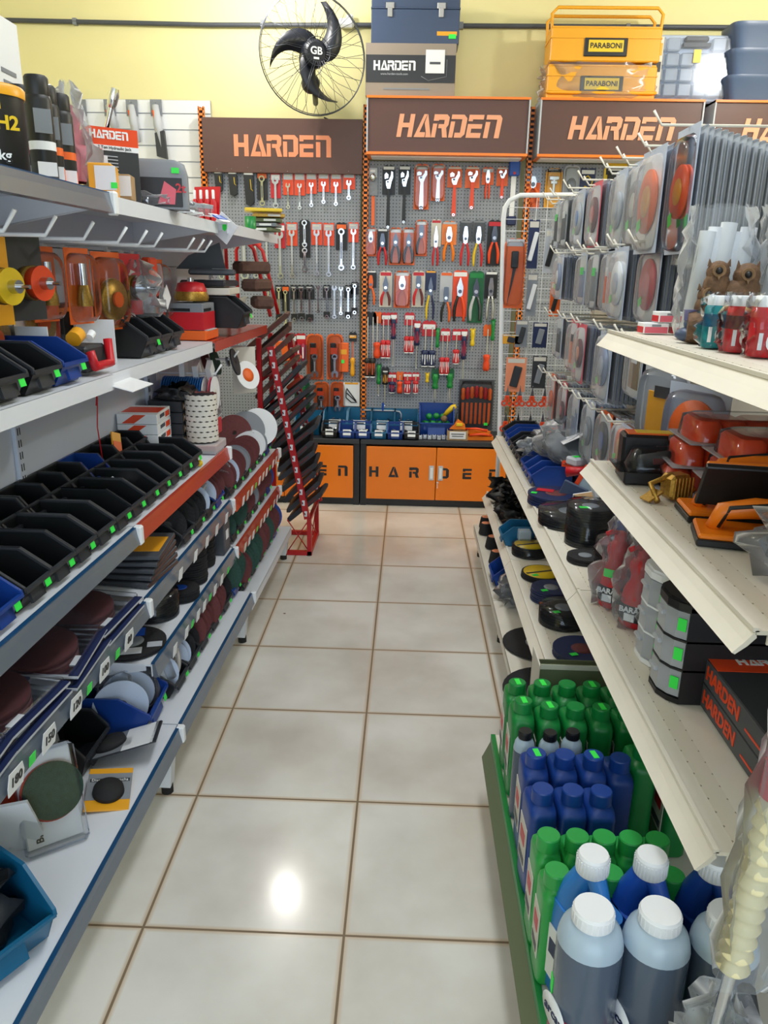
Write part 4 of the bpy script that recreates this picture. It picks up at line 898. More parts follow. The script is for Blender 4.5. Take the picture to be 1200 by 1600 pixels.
for lab, x, y, h, c in (('tall black spray can just right of the yellow lidded tub', 62, 270, .232, 'white'), ('black spray can half hidden behind the yellow lidded tub', 36, 250, .22, 'red'), ('black spray can with orange base, second from the yellow box', 88, 278, .225, 'orange'), ('black spray can with orange base beside the yellow box', 107, 286, .22, 'orange')):
    p = {62: (-.735, 1.63), 36: (-.788, 1.665), 88: (-.745, 1.685), 107: (-.742, 1.74)}[x]; aerosol(lab, (p[0], p[1], ZT), c, h)
p = (-.74, 1.72); t = thing('white_carton', 'tall white printed carton behind the spray cans at the left edge', 'box', (p[0] - .14, p[1] - .0, ZT), 0); MB().box((0, 0, .16), (.10, .12, .32), 'white', b=.002).box((.051, -.0, .22), (.001, .06, .008), 'gray').box((.051, 0, .20), (.001, .05, .006), 'gray').build('carton', t)
p = (-.685, 1.83); t = thing('product_box', 'yellow and white small carton lying before the jack box', 'box', (p[0] - .02, p[1] + .03, ZT), R(10)); MB().box((0, 0, .033), (.05, .09, .066), 'gold', b=.002).build('carton', t); MB().box((.012, -.046, .035), (.045, .002, .05), 'paper').box((.03, -.0475, .02), (.014, .001, .012), 'neon').build('label', t)
p = (-.685, 1.94); t = thing('cardboard_holder', 'small cardboard box with torn white label before the jack box', 'box', (p[0] - .015, p[1] + .02, ZT), R(8)); MB().box((0, 0, .028), (.05, .06, .056), 'cardboard', b=.002).build('carton', t); MB().box((.004, -.031, .03), (.045, .002, .044), 'paper', b=0).build('label', t)
# jack box
p = (-0.659,1.844); t = thing('hydraulic_jack_box', 'orange and black hydraulic jack carton with small spine window', 'box', (-.762, 2.06, ZT), R(36)); w, d, h = .115, .10, .168
MB().box((0, 0, h / 2), (w, d, h), 'charcoal', b=.001).build('carton', t); MB().box((0, 0, h * .88), (w + .001, d + .001, h * .24), 'orange_red').box((0, 0, h * .73), (w + .0015, d + .0015, h * .07), 'white').build('printed_top', t)
sign_letters('HARDEn', .019, 'white', t, (-.012, -d / 2 - .001, h * .905), .96, wide=.85, depth=.0006); text('2 Ton Hydraulic Jack', .0095, 'black', t, (0, -d / 2 - .0015, h * .735), FRONT)
b = MB().box((w / 2 + .001, 0, h * .42), (.002, d * .8, h * .5), 'maroon').box((w / 2 + .003, .005, h * .38), (.002, d * .25, h * .34), 'orange_red').box((w / 2 + .003, -.0, h * .2), (.002, d * .6, h * .1), 'orange_red').box((w / 2 + .003, -.02, h * .55), (.002, d * .25, h * .16), 'lightgray').box((w / 2 + .003, .02, h * .6), (.002, d * .12, h * .07), 'yellow'); b.build('side_print', t)
b = MB()
for k in range(9): b.box((-.012, -d / 2 - .0015, h * (.62 - .045 * k)), (.035, .001, .002), 'lightgray')
b.box((-.04, -d / 2 - .003, h * .45), (.04, .002, h * .35), 'paper'); b.build('front_print', t)
p = (-0.682,1.762); t = thing('hydraulic_jack_box', 'second orange topped carton mostly hidden behind the jack box', 'box', (-.86, 1.96, ZT), R(15)); MB().box((0, 0, .08), (.08, .1, .16), 'charcoal', b=.001).box((0, 0, .15), (.081, .101, .05), 'orange_red').build('carton', t)
# grey case
p = (-0.59,1.894); t = thing('jack_case', 'grey plastic carrying case with red jack pictured on black label', 'case', (-.70, 2.235, ZT), R(14)); w, d, h = .165, .07, .125
MB().loft([(0, w / 2, d / 2, .3, 0, 0), (h * .7, w / 2, d / 2, .3, 0, 0), (h * .92, w / 2 * .9, d / 2, .3, 0, 0), (h, w / 2 * .62, d / 2 * .8, .3, 0, 0)], 'gray', 32).build('case', t)
MB().box((0, -d / 2 - .001, h * .34), (w * .8, .003, h * .58), 'black', b=.001).build('label', t); MB().prism([(.0, .012), (.045, .012), (.05, .05), (.02, .07), (.01, .04)][::1], -d / 2 - .004, -d / 2 - .002, 'pink').build('jack_print', t); text('2t', .032, 'red', t, (.062, -d / 2 - .003, h * .42), FRONT, bold=.02)
MB().box((.05, -d / 2 - .001, h * .78), (.02, .002, .014), 'neon').build('price_sticker', t)
# red bag, hooks of the slat panel goods
for i, (x, y0_, y1_, lab) in enumerate(((122, 158, 205, 'leftmost grey carded tool on the white slat panel'), (168, 160, 205, 'second grey carded tool on the white slat panel'), (203, 158, 225, 'third grey carded tool on the white slat panel'), (241, 158, 235, 'rightmost grey carded tool on the white slat panel, longest'))):
    xz = [(-2.004,2.348), (-1.827,2.35), (-1.693,2.351), (-1.547,2.353)][i]; t = thing('carded_tool', lab, 'tool', (xz[0], 5.012, xz[1])); h = (y1_ - y0_) * .0041
    MB().box((0, -.004, -.03), (.07, .003, .09), 'gray', b=.001).build('backing_card', t); b = MB(); b.tube([(0, -.02, -.02), (.012, -.03, -h * .4), (.03, -.03, -h * .8)], [.02, .026, .02], 'lightgray', 8); b.tube([(-.01, -.035, -.05), (.012, -.045, -h * .5)], .008, 'orange', 6); b.build('tool_body', t); peg(t)
    if i == 3: MB().prism([(-.005, -h * .55), (.05, -h * .5), (.06, -h), (0, -h * .95)], -.05, -.02, 'charcoal').build('black_tip', t)
p = (-0.314,0.939); 
for i, (px_, py_, rx, lab) in enumerate(((.0, 0, 20, 'upper chrome ratchet handle sticking up behind the jack box'), (-.05, .04, -8, 'lower chrome socket wrench sticking up behind the jack box'))):
    t = thing('socket_wrench', lab, 'wrench', (-.83 + px_, 2.08 + py_, ZT), 0, None, (R(4), R(rx), 0)); MB().cyl((0, 0, 0), (0, 0, .24), .006, 'chrome', 10).build('shaft', t); MB().lathe([(.009, 0), (.012, .01), (.013, .03), (.009, .045)], 'chrome', 12, (0, 0, .235)).build('head', t)
tag(MB().bag(.16, .10, .16, 'pink', 4, .012, 18, 7, .6).build('red_bag', loc=(-.86, 1.98, ZT + .04)), 'crumpled pink red plastic packet behind the jack box', 'bag')
tag(MB().bag(.10, .05, .21, 'film', 8, .010, 18, 7, .3).build('plastic_bag', loc=(-.80, 1.93, ZT + .04)), 'tall crumpled clear bag sticking up behind the jack box', 'bag')
# flat bags of tools
for i in range(5):
    y = 2.22 + i * .085; t = thing('bagged_tool', '%s of the clear bagged tools lying along the top shelf edge' % ('nearest', 'second', 'third', 'fourth', 'farthest')[i], 'tool', (-.80 + .006 * i, y, ZT), R(-12 + 5 * i), 'bagged tools lying on the top shelf')
    b = MB(); rn = random.Random(i); b.M = Matrix.Rotation(R(90), 4, 'Y'); b.bag(.045, .08, .24, 'film', 30 + i, .008, 16, 8, .5, (-.022, 0, -.1)); b.M = Matrix(); b.build('bag', t)
    MB().tube([(-.08, 0, .02), (0, .01, .022), (.09, 0, .02)], [.007, .011, .013], 'steel' if i < 3 else 'skin_wood', 8).build('tool', t)
t = thing('hanging_sachet', 'blue and white sachet hanging over the top shelf corner', 'packet', (*lp(-.66, 2.70), ZT), R(-20)); MB().box((0, 0, .01), (.06, .05, .003), 'white', ry=R(25)).box((-.0, 0, .012), (.03, .051, .004), 'blue', ry=R(25)).build('sachet', t)
t = thing('price_card', 'white folded price paper with green sticker on shelf corner', 'paper', (*lp(-.655, 2.735), ZT - .02), R(10), None, (R(8), R(40), R(-10))); MB().box((0, 0, 0), (.075, .002, .075), 'paper').build('paper', t); MB().box((.0, -.002, .005), (.018, .001, .022), 'neon').build('price_sticker', t)
t = thing('glue_tube_pack', 'pack of red glue tubes with white caps on far top shelf', 'tube pack', (*lp(-.74, 2.82), ZT), R(-15)); MB().box((0, .012, .06), (.10, .004, .12), 'red', rx=R(-10)).build('backing_card', t)
for i in range(4): MB().lathe([(.010, 0), (.011, .06), (.004, .075)], 'red', 10, (-.036 + i * .024, -.005, .005)).lathe([(.005, .072), (.005, .10), (.003, .102)], 'white', 8, (-.036 + i * .024, -.005, .005)).build('tube', t)
tag(MB().lathe([(.022, 0), (.022, .045), (.012, .045)], 'green', 20).lathe([(.012, .045), (.012, .0)], 'cardboard', 20).build('tape_roll', loc=(*lp(-.655, 3.15), ZT)), 'green tape roll standing at the far top shelf', 'tape')
for i in range(4): tag(MB().box((0, 0, .008), (.13, .12, .014), ('olive', 'gray', 'olive', 'brass')[i], b=.002).box((.02, -.061, .008), (.05, .002, .008), 'white').build('flat_pack', loc=(*lp(-.66 + .01 * i, 3.38), ZT + .018 * i), rz=R(8 * i - 10)), 'flat blister pack in far top shelf stack, %s from the bottom' % ORD[i], 'pack', 'flat packs at the far end of the top shelf')
tag(MB().box((0, 0, .006), (.15, .11, .012), 'yellow', b=.002).build('yellow_card', loc=(*lp(-.64, 3.33), ZT + .074), rz=R(12)), 'yellow card on top of the flat packs at the far top shelf', 'card')

# ---- hooks and hung packs under the top shelf
def hook(loc, L, rz, lab, grp_, m='white', r=.0042, up=.035):
    b = MB(); b.tube([(0, 0, 0), (L, 0, 0), (L + up * .7, 0, up)], r, m, 8); b.box((-.003, 0, -.01), (.008, .03, .04), m)
    return tag(b.build('display_hook', loc=loc, rz=rz), lab, 'hook', grp_)
hy = [(y, 1.465) for y in (1.22, 1.40, 1.555, 1.73, 1.92, 2.06, 2.18, 2.48, 2.59, 2.68)]
for i, (y, z) in enumerate(hy): hook((*lp(LX, y), z), .25, NZ, 'white display hook under the left top shelf, %s from the camera' % ORD[i], 'white hooks under the top shelf')
def hung_pack(lab, loc, rz, w, h, back, prod, grp_=None, shellm='clear', name='blister_pack', dep=.035):
    """hangs facing +x (towards the aisle) before rotation"""
    t = thing(name, lab, 'blister pack', loc, rz, grp_)
    MB().box((0, 0, -h / 2), (.0015, w, h), back).build('backing_card', t); prod(t, w, h)
    if shellm:
        b = MB(); b.M = Matrix.Translation((.001, 0, -h * .52)) @ Matrix.Rotation(R(90), 4, 'Y') ; b.loft([(0, h * .46, w * .46, .4, 0, 0), (dep * .7, h * .44, w * .44, .4, 0, 0), (dep, h * .38, w * .38, .4, 0, 0)], shellm, 20); b.build('blister_shell', t)
    return t
def p_bits(t, w, h):
    for k in range(4): MB().cyl((.008, (k - 1.5) * w * .2, -h * .85), (.008, (k - 1.5) * w * .2, -h * .45), .004, 'steel', 8).build('drill_bit', t)
def p_cup(m):
    def fn(t, w, h):
        MB().lathe([(.012, 0), (.032, .004), (.036, .03)], m, 24, (.012, 0, -h * .55), (1, 0, 0)).build('cup', t); MB().lathe([(.018, 0), (.034, .0), (.036, .022), (.02, .026)], 'brass', 24, (-.006 + .004, 0, -h * .55), (1, 0, 0)).build('wire_brush', t)
        MB().cyl((.03, 0, -h * .55), (.06, 0, -h * .55), .013, 'steel', 12).cyl((.05, 0, -h * .55), (.085, 0, -h * .55), .004, 'steel', 8).build('arbor', t)
    return fn
def p_end(t, w, h):
    MB().cyl((.014, 0, -h * .2), (.014, 0, -h * .5), .010, 'chrome', 10).build('arbor', t); MB().lathe([(.012, 0), (.019, .03), (.020, .05)], 'brass', 14, (.014, 0, -h * .48), (0, 0, -1)).build('wire_brush', t)
def p_wheel(t, w, h): MB().lathe([(.012, 0), (.052, .002), (.055, .011), (.052, .02), (.012, .022)], 'brass', 30, (.004, 0, -h * .6), (1, 0, 0)).lathe([(.0, .023), (.02, .024), (.02, .03), (0, .03)][1:3], 'orange', 20, (.004, 0, -h * .6), (1, 0, 0)).build('wire_wheel', t)
hp = [(1.455, 1.475, .075, .16, 'orange', p_bits, 'orange carded pack of drill bits at the left edge under the top shelf', .14, None),
 (1.545, 1.465, .085, .17, 'gold', p_cup('yellow'), 'yellow carded cup brush with yellow cup', .14, None),
 (1.655, 1.47, .10, .17, 'charcoal', p_cup('orange_red'), 'black carded cup brush with orange cup and steel arbor', .15, None),
 (1.83, 1.455, .085, .17, 'orange', p_end, 'orange carded end brush behind the orange cup brush', .10, 'clear'),
 (1.93, 1.455, .09, .18, 'orange', p_end, 'orange carded end brush in clear pack, third pack from the right', .14, 'clear'),
 (2.08, 1.45, .12, .20, 'orange', p_wheel, 'clear pack with brass wire wheel on orange card', .15, 'clear'),
 (1.88, 1.40, .13, .20, 'orange_red', p_wheel, 'orange carded wire wheel hanging farther back and lower', .04, 'clear'),
 (1.66, 1.38, .13, .20, 'maroon', p_wheel, 'red carded wire wheel farther back under the top shelf', .04, 'clear'),
 (2.27, 1.45, .11, .17, 'red', p_cup('steel'), 'crumpled clear bag with red header holding steel brushes', .14, None),
 (2.64, 1.44, .05, .20, 'orange', p_bits, 'narrow orange pack at right end of the hook row', .10, 'clear')]
for y, z, w, h, bk, pr, lab, dx, sh in hp: hung_pack(lab, (*lp(LX + dx, y), z - .004), NZ + R(-14), w, h, bk, pr, None, sh)
tag(MB().bag(.10, .10, .16, 'film', 21, .012, 18, 8, .5).build('loose_bag', loc=(*lp(LX + .16, 2.29), 1.27)), 'crumpled clear bag around steel brushes under top shelf', 'bag')
t = thing('orange_socket', 'bright orange plastic holder with white price tag under the top shelf', 'tool holder', (*lp(LX + .12, 2.50), 1.44), NZ); MB().box((0, 0, -.06), (.03, .07, .12), 'orange_red', b=.006).build('holder', t); MB().box((.05, .0, -.12), (.002, .055, .055), 'paper', rx=R(40)).build('price_tag', t)

# ---- shelf two (z 1.165)
Z2 = 1.168
sb = [(1.11, 'black_bin'), (1.235, 'black_bin'), (1.36, 'black_bin'), (1.50, 'black_bin'), (1.625, 'blue_bin')]
for i, (y, m) in enumerate(sb): bin_('%s bin with green sticker on the upper left shelf, %s from the left edge' % ('black' if m == 'black_bin' else 'blue', ORD[i]), (*lp(-.895, y), Z2), NZ, .185, .112, .088, m)
for i, y in enumerate((2.18, 2.29, 2.40)): bin_('black bin in the right hand trio on the upper left shelf, %s from left' % ORD[i], (*lp(-.92, y), Z2), NZ, .19, .10, .10, sticker=(i == 0))
t = thing('white_strip', 'loose white plastic strip lying on the leftmost black bins', 'strip', (*lp(-.83, 1.28), Z2 + .12), NZ); MB().box((0, 0, .0), (.04, .26, .006), 'offwhite', ry=R(8)).build('strip', t)
b = MB(); b.bag(.14, .42, .15, 'black', 12, .012, 22, 8, .55); tag(b.build('black_cloth', loc=(*lp(-.90, 1.36), Z2 + .095)), 'black cloth bundle heaped behind the upper left bins', 'bag')
t = thing('open_carton', 'white open carton lying behind the red handled tool', 'box', (*lp(-.865, 1.86), Z2), NZ + R(3)); b = MB(); b.box((-.05, 0, .06), (.003, .30, .12), 'white').box((.05, .145, .055), (.10, .003, .11), 'white').box((0, 0, .002), (.1, .29, .003), 'white').box((0, -.145, .055), (.10, .003, .11), 'white'); b.build('carton', t); MB().box((.0, .148, .06), (.08, .001, .02), 'darkgray').box((.02, .148, .03), (.03, .001, .02), 'gold').build('print', t)
tag(MB().box((0, 0, 0), (.05, .36, .010), 'orange_paint').box((0, .02, .01), (.04, .30, .008), 'black').build('orange_ruler', loc=(*lp(-.90, 1.90), Z2 + .135), rz=NZ), 'long orange and black packet lying on the white carton', 'packet')
t = thing('staple_tool', 'small grey tool with bright red handle on upper left shelf', 'tool', (*lp(-.755, 1.80), Z2), NZ); MB().box((-.01, 0, .035), (.06, .11, .06), 'charcoal', b=.006).build('body', t); b = MB(); b.tube([(.028, -.055, .055), (.035, -.05, .02), (.035, .04, .02), (.028, .05, .075)], .011, 'red', 8); b.build('red_handle', t)
tag(MB().cyl((0, 0, .02), (.0, .03, .03), .018, 'gold', 12).cyl((.02, .04, .02), (.02, .06, .03), .01, 'white', 10).build('adhesive_reel', loc=(*lp(-.77, 1.76), Z2 + .06)), 'yellow and white small reel on the red handled tool', 'reel')
b = MB().box((0, 0, 0), (.10, .14, .002), 'white'); tag(b.build('price_slip', loc=(*lp(-.70, 1.86), Z2 - .03), rot=(0, R(14), NZ)), 'blank white plastic slip hanging over the upper shelf edge', 'price slip')
# hex keys in black sleeves
for i in range(6):
    y = 2.03 + i * .062; t = thing('hex_key_pack', 'black sleeve with shiny bent key, %s from left above the bin trio' % ORD[i], 'hex keys', (*lp(LX + .05, y), 1.305), NZ, 'shiny keys hanging in black sleeves'); MB().box((0, 0, -.055), (.012, .045, .13), 'black', b=.003).build('sleeve', t); MB().tube([(.01, .02, .01), (.012, .022, -.07), (.02, .012, -.105)], .003, 'chrome', 6).build('bent_key', t)
t = thing('cup_brush', 'red topped brass wire cup brush on red printed box', 'wire brush', (*lp(-.80, 2.80), 1.30), NZ); MB().lathe([(.02, .065), (.045, .06), (.055, .035), (.055, .03)][::-1], 'red', 24).build('cup', t); MB().lathe([(.058, 0), (.062, .012), (.054, .034)], 'brass', 28).build('bristles', t); MB().cyl((0, 0, .06), (0, 0, .078), .012, 'steel', 10).build('nut', t)
t = thing('disc_box', 'grey and red printed box under the red cup brush', 'box', (*lp(-.80, 2.80), Z2 + .035), NZ); MB().box((0, 0, .045), (.12, .15, .09), 'gray', b=.002).build('carton', t); MB().box((0, 0, .03), (.1215, .1515, .06), 'red').box((.062, -.02, .068), (.001, .09, .010), 'black').box((-.02, -.077, .068), (.07, .001, .010), 'black').build('red_band', t)
t = thing('disc_box', 'orange and clear flat pack lowest under the red printed box', 'box', (*lp(-.795, 2.80), Z2), NZ); MB().box((0, 0, .016), (.13, .17, .032), 'orange', b=.003).build('carton', t); MB().box((.02, 0, .033), (.09, .12, .004), 'lightgray').build('window', t)
bin_('black bin tilted beside the red printed box, end of upper shelf', (*lp(-.83, 2.98), Z2 + .03), NZ, .19, .13, .11)
tag(MB().bag(.16, .16, .10, 'offwhite', 31, .015, 18, 7, .7).build('paper_bag', loc=(*lp(-.77, 3.18), Z2 + .03)), 'crumpled whitish plastic bag at the end of upper left shelf', 'bag')
t = thing('flat_carton', 'beige flat carton lying over the tilted black bin', 'box', (*lp(-.80, 3.03), Z2 + .15), NZ + R(5)); MB().box((0, 0, .012), (.20, .26, .024), 'offwhite', b=.002).build('carton', t)
for i in range(2): t = thing('tool_bag_pack', ('lower', 'upper')[i] + ' dark blister pack with white label over the beige carton', 'blister pack', (*lp(-.79, 3.02 + .05 * i), Z2 + .178 + .04 * i), NZ + R(12 * i)); MB().box((0, 0, .012), (.17, .22, .022), 'charcoal' if i == 0 else 'darkgray', b=.006).build('pack', t); MB().box((.03, -.03, .0245), (.06, .07, .001), 'white').build('label', t); 
t = thing('blister_case', 'dark triangular pack standing up behind the stacked packs', 'blister pack', (*lp(-.84, 3.10), Z2 + .24), NZ + R(10)); MB().prism([(-.10, 0), (.09, 0), (.07, .10), (-.05, .05)], -.01, .01, 'darkgray').build('pack', t)
for i in range(3):
    x, y = lp(-.70, 3.35 + .0 * i); tag(MB().box((0, 0, 0), (.15, .08, .05), 'belt', b=.012, rz=R(20)).build('sanding_belt_roll', loc=(x + .02 * i, y, Z2 + .25 - .07 * i), rz=R(20 + 35 * i)), 'folded brown sanding belt, %s of the bundle on top of the red stand' % ('topmost', 'middle', 'lowest')[i], 'sanding belt')

# ---- bin table (z 0.785)
ZA = .788
PI2 = PI / 2
fr = [('teal', 1.005), ('teal', 1.11), ('blue', 1.225), ('black', 1.34), ('black', 1.445), ('black', 1.55), ('black', 1.66), ('black', 1.768), ('black', 1.87), ('black', 1.975), ('black', 2.075), ('black', 2.18), ('black', 2.29), ('black', 2.395)]
for i, (c, y) in enumerate(fr):
    m = {'teal': 'teal_bin', 'blue': 'blue_bin', 'black': 'black_bin'}[c]
    bin_('%s bin in the front row of the long bin table, %s counting from the camera' % (c, ORD[i]), (*lp(-.862, y - .015), ZA), NZ, .175, .100, .088, m, fill=None if i != 9 else (lambda t, L, w, h: MB().lathe([(.04, 0), (.0, .03)], 'lightgray', 4, (L * .4, 0, h * .6)).build('crumpled_wrapper', t)))
bk = [('black', 1.34), ('black', 1.46), ('black', 1.58), ('black', 1.70), ('black', 1.81), ('black', 1.92), ('blue', 2.03), ('black', 2.14), ('black', 2.25), ('black', 2.36)]
for i, (c, y) in enumerate(bk): bin_('%s bin in the back row of the long bin table, %s counting from the camera' % (c, ORD[i]), (*lp(-.95, y), ZA + .02), NZ, .10, .105, .09, c + '_bin', sticker=i < 8, price=.08)
t = thing('carded_pack', 'small orange and yellow pack standing in the back row bins', 'pack', (*lp(-.88, 2.22), ZA + .085), NZ + R(70), None, (R(-25), R(20), R(60))); MB().box((0, 0, .03), (.035, .006, .07), 'gold', b=.001).box((0, -.004, .02), (.03, .002, .03), 'orange').build('card', t)
# product boxes behind the bins
for i in range(4):
    t = thing('rivet_box', 'white and orange striped flat box, %s in its stack of four' % ('lowest', 'second from bottom', 'third from bottom', 'topmost')[i], 'box', (*lp(-.895, 2.505), ZA + .03 + i * .0345), NZ + R(4), 'white and orange boxes behind the bins')
    MB().box((0, 0, .017), (.13, .17, .033), 'white', b=.001).build('carton', t)
    b = MB(); b.prism([(-.02, .001), (.02, .001), (.045, .032), (.005, .032)], .085, .0856, 'orange_red') ; b.prism([(-.05, .003), (-.01, .003), (.03, .031), (-.01, .031)], -.0862, -.0855, 'orange_red'); b.box((.0655, -.02, .02), (.001, .055, .012), 'darkgray').box((.0655, .045, .016), (.001, .05, .018), 'orange_red').box((0, 0, .0335), (.12, .10, .001), 'orange_red' if i == 3 else 'white'); b.build('print', t)
k = 0
for c in range(2):
    for r in range(4):
        t = thing('small_parts_box', 'dark box with tan label, %s row of the %s column beside the striped boxes' % (('lowest', 'second', 'third', 'top')[r], ('near', 'far')[c]), 'box', (*lp(-.862 + .05 * c, 2.655 + c * .078), ZA + .02 + r * .04), NZ); MB().box((0, 0, .0195), (.12, .072, .038), 'charcoal', b=.002).box((.061, 0, .02), (.001, .05, .022), 'skin_wood').box((.062, 0, .02), (.001, .032, .010), 'offwhite').build('carton', t)
tag(MB().bag(.11, .16, .045, 'black', 6, .012, 20, 5, .6).build('black_bag', loc=(*lp(-.84, 2.69), ZA + .18)), 'black crumpled bag on top of the dark labelled boxes', 'bag')
t = thing('red_disc_bag', 'red banded clear bag right of the dark labelled boxes', 'bag', (*lp(-.82, 2.90), ZA)); MB().bag(.13, .13, .11, 'film', 9, .008, 18, 6, .8, (0, 0, .06)).build('bag', t); MB().box((0, 0, .035), (.13, .14, .06), 'red', b=.003).box((.0, -.071, .063), (.10, .001, .012), 'black').build('contents', t)
# flap-wheel / band stack: notched cream rings
x0, y0 = lp(-.745, 2.66)
for i in range(9):
    t = thing('sanding_band', 'cream notched sanding ring, %s from the bottom of the tall ring stack' % ORD[i], 'abrasive ring', (x0, y0, ZA + .036 + i * .0185), R(i * 11), 'stack of cream notched rings')
    b = MB(); n = 32; vs = []
    for zz, amp in ((0, 1), (.0165, 1)):
        for k in range(n): a = 2 * PI * k / n; vs.append((.056 * math.cos(a), .056 * math.sin(a), zz + (.003 if k % 2 else 0)))
    for k in range(n): a = 2 * PI * k / n; vs.append((.044 * math.cos(a), .044 * math.sin(a), .014))
    b.add(vs, [(k, (k + 1) % n, n + (k + 1) % n, n + k) for k in range(n)], 'offwhite'); b.add(vs, [(n + k, n + (k + 1) % n, 2 * n + (k + 1) % n, 2 * n + k) for k in range(n)], 'maroon'); b.lathe([(.046, .001), (.046, .014)], 'black', 24)
    b.build('ring', t)
t = thing('orange_pack', 'clear pack with orange insert under the cream ring stack', 'pack', (x0 + .005, y0 - .0, ZA), NZ); MB().box((0, 0, .016), (.12, .15, .03), 'frost', b=.003).box((.0, 0, .02), (.10, .13, .015), 'orange').build('pack', t)
tag(MB().ball((0, 0, .01), .011, 'yellow', 12, 8).build('yellow_cap', loc=(*lp(-.69, 2.42), ZA)), 'small yellow plastic cap at the far end of the bin table', 'ball')  # a loose yellow cap, modelled as a simple ball

# ---- peg discs in the far bay
for i, (y, z) in enumerate(((2.85, 1.035), (3.12, 1.06), (3.36, 1.09))): hook((*lp(LX, y), z), .22, NZ, 'long white hook in the far left bay, %s from the camera' % ('first', 'second', 'third')[i], 'hooks in the far left bay')
def sdisc(lab, loc, r, m, rot, grp_=None, t=.0022, cat='abrasive disc', name='abrasive_disc', hole=.011, lblr=0, lblm='white'):
    b = MB(); b.lathe([(hole, -t / 2), (r, -t / 2), (r, t / 2), (hole, t / 2)], m, 32, (0, 0, 0), (0, 0, 1), False)
    if lblr: b.lathe([(hole, t / 2 + .0003), (lblr, t / 2 + .0004), (lblr, t / 2 - .0001)], lblm, 24)
    b.lathe([(hole, -t / 2), (hole, t / 2)], 'black', 16)
    return tag(b.build(name, loc=loc, rot=rot), lab, cat, grp_)
x0, y0 = lp(-.80, 2.90)
for i in range(18):
    x, y = lp(-.93 + i * .009, 2.84); sdisc('blue edged white disc in the row hanging above the cream ring stack', (x, y, .965), .06, 'lightblue' if i < 17 else 'white', (0, R(90), NZ), 'hanging blue edged discs')
for i in range(2):
    x, y = lp(-.755 + .01 * i, 2.85); sdisc('white disc at the aisle end of the hanging blue edged discs', (x, y, .96), .066, 'pink' if i == 0 else 'white', (0, R(90), NZ), 'white discs on the hook end', lblr=.02, lblm='offwhite')
for i in range(3): tag(MB().box((0, 0, 0), (.02, .05, .05), 'white', rx=R(20 * i)).build('price_tag', loc=(*lp(-.86 + i * .05, 2.85), 1.05)), 'white price tag clipped over the hanging blue edged discs', 'tag', 'white tags over the hanging discs')
for i, (x, m, r) in enumerate(((-.85, 'maroon', .05), (-.81, 'abr_green', .055), (-.76, 'gray', .02), (-.73, 'charcoal', .055))): sdisc(('maroon', 'dark green', 'small grey', 'dark oval looking')[i] + ' disc on the far left bay hooks', (*lp(x, 3.12), 1.05), r, m, (0, R(75), NZ), None, .006)
sdisc('white disc with orange print hanging beside the red stand', (*lp(-.72, 3.30), .975), .062, 'white', (0, R(70), NZ - R(35)), None, .003, lblr=.03, lblm='orange')
tag(MB().box((0, 0, -.09), (.004, .11, .20), 'offwhite', b=.001).build('hanging_bag_pack', loc=(*lp(-.745, 3.34), 1.08), rz=NZ - R(50)), 'white hanging pack behind the orange printed white disc', 'pack')

# ---- second shelf near: packs of maroon sanding discs (z 0.585)
ZB = .588
def disc_pack(lab, loc, rz, tilt=0, w=.205, l=.25, m='maroon', navy=True):
    t = thing('sanding_disc_pack', lab, 'disc pack', loc, 0, 'clear packs of maroon sanding discs', (R(2), tilt, rz))
    MB().box((0, 0, .004), (l, w, .006), 'lightgray', b=.001).box((l * .46, 0, .0078), (l * .08, w * .98, .001), 'navy').box((l * .40, -w * .2, .0088), (.012, .04, .0006), 'white').box((-.02, w * .44, .0088), (l * .5, .014, .0006), 'navy').build('backing_card', t)
    MB().lathe([(0.001, 0), (.096, 0), (.096, .009), (0.001, .010)], m, 40, (-.008, 0, .008)).build('disc_stack', t)
    MB().box((-.005, 0, .014), (l * .96, w * .97, .013), 'clear', b=.004).build('clear_bag', t); return t
for i, (y, z, r) in enumerate(((1.02, .0, 2), (1.23, .004, -3), (1.44, .002, 3), (1.64, .004, -2))):
    for k in range(2): disc_pack('clear pack of maroon sanding discs, %s in the %s pile from the camera' % (('bottom', 'middle', 'top')[k], ORD[i]), (*lp(-.775 - .006 * k, y + .005 * k), ZB + z + k * .0205), NZ + R(r * (k + 1)), R(1))
for i in range(5):
    t = thing('sandpaper_pack', 'gold printed abrasive pack, %s from bottom of the pile below the red strip joint' % ORD[i], 'abrasive pack', (*lp(-.775, 1.97 + .006 * i), ZB + i * .016), NZ + R(3 * i - 6), 'pile of gold printed packs'); MB().box((0, 0, .007), (.21, .20, .012), 'darkgray', b=.002).box((.03, 0, .0135), (.13, .12, .001), 'gold').box((.106, 0, .006), (.001, .19, .008), 'belt').build('pack', t)
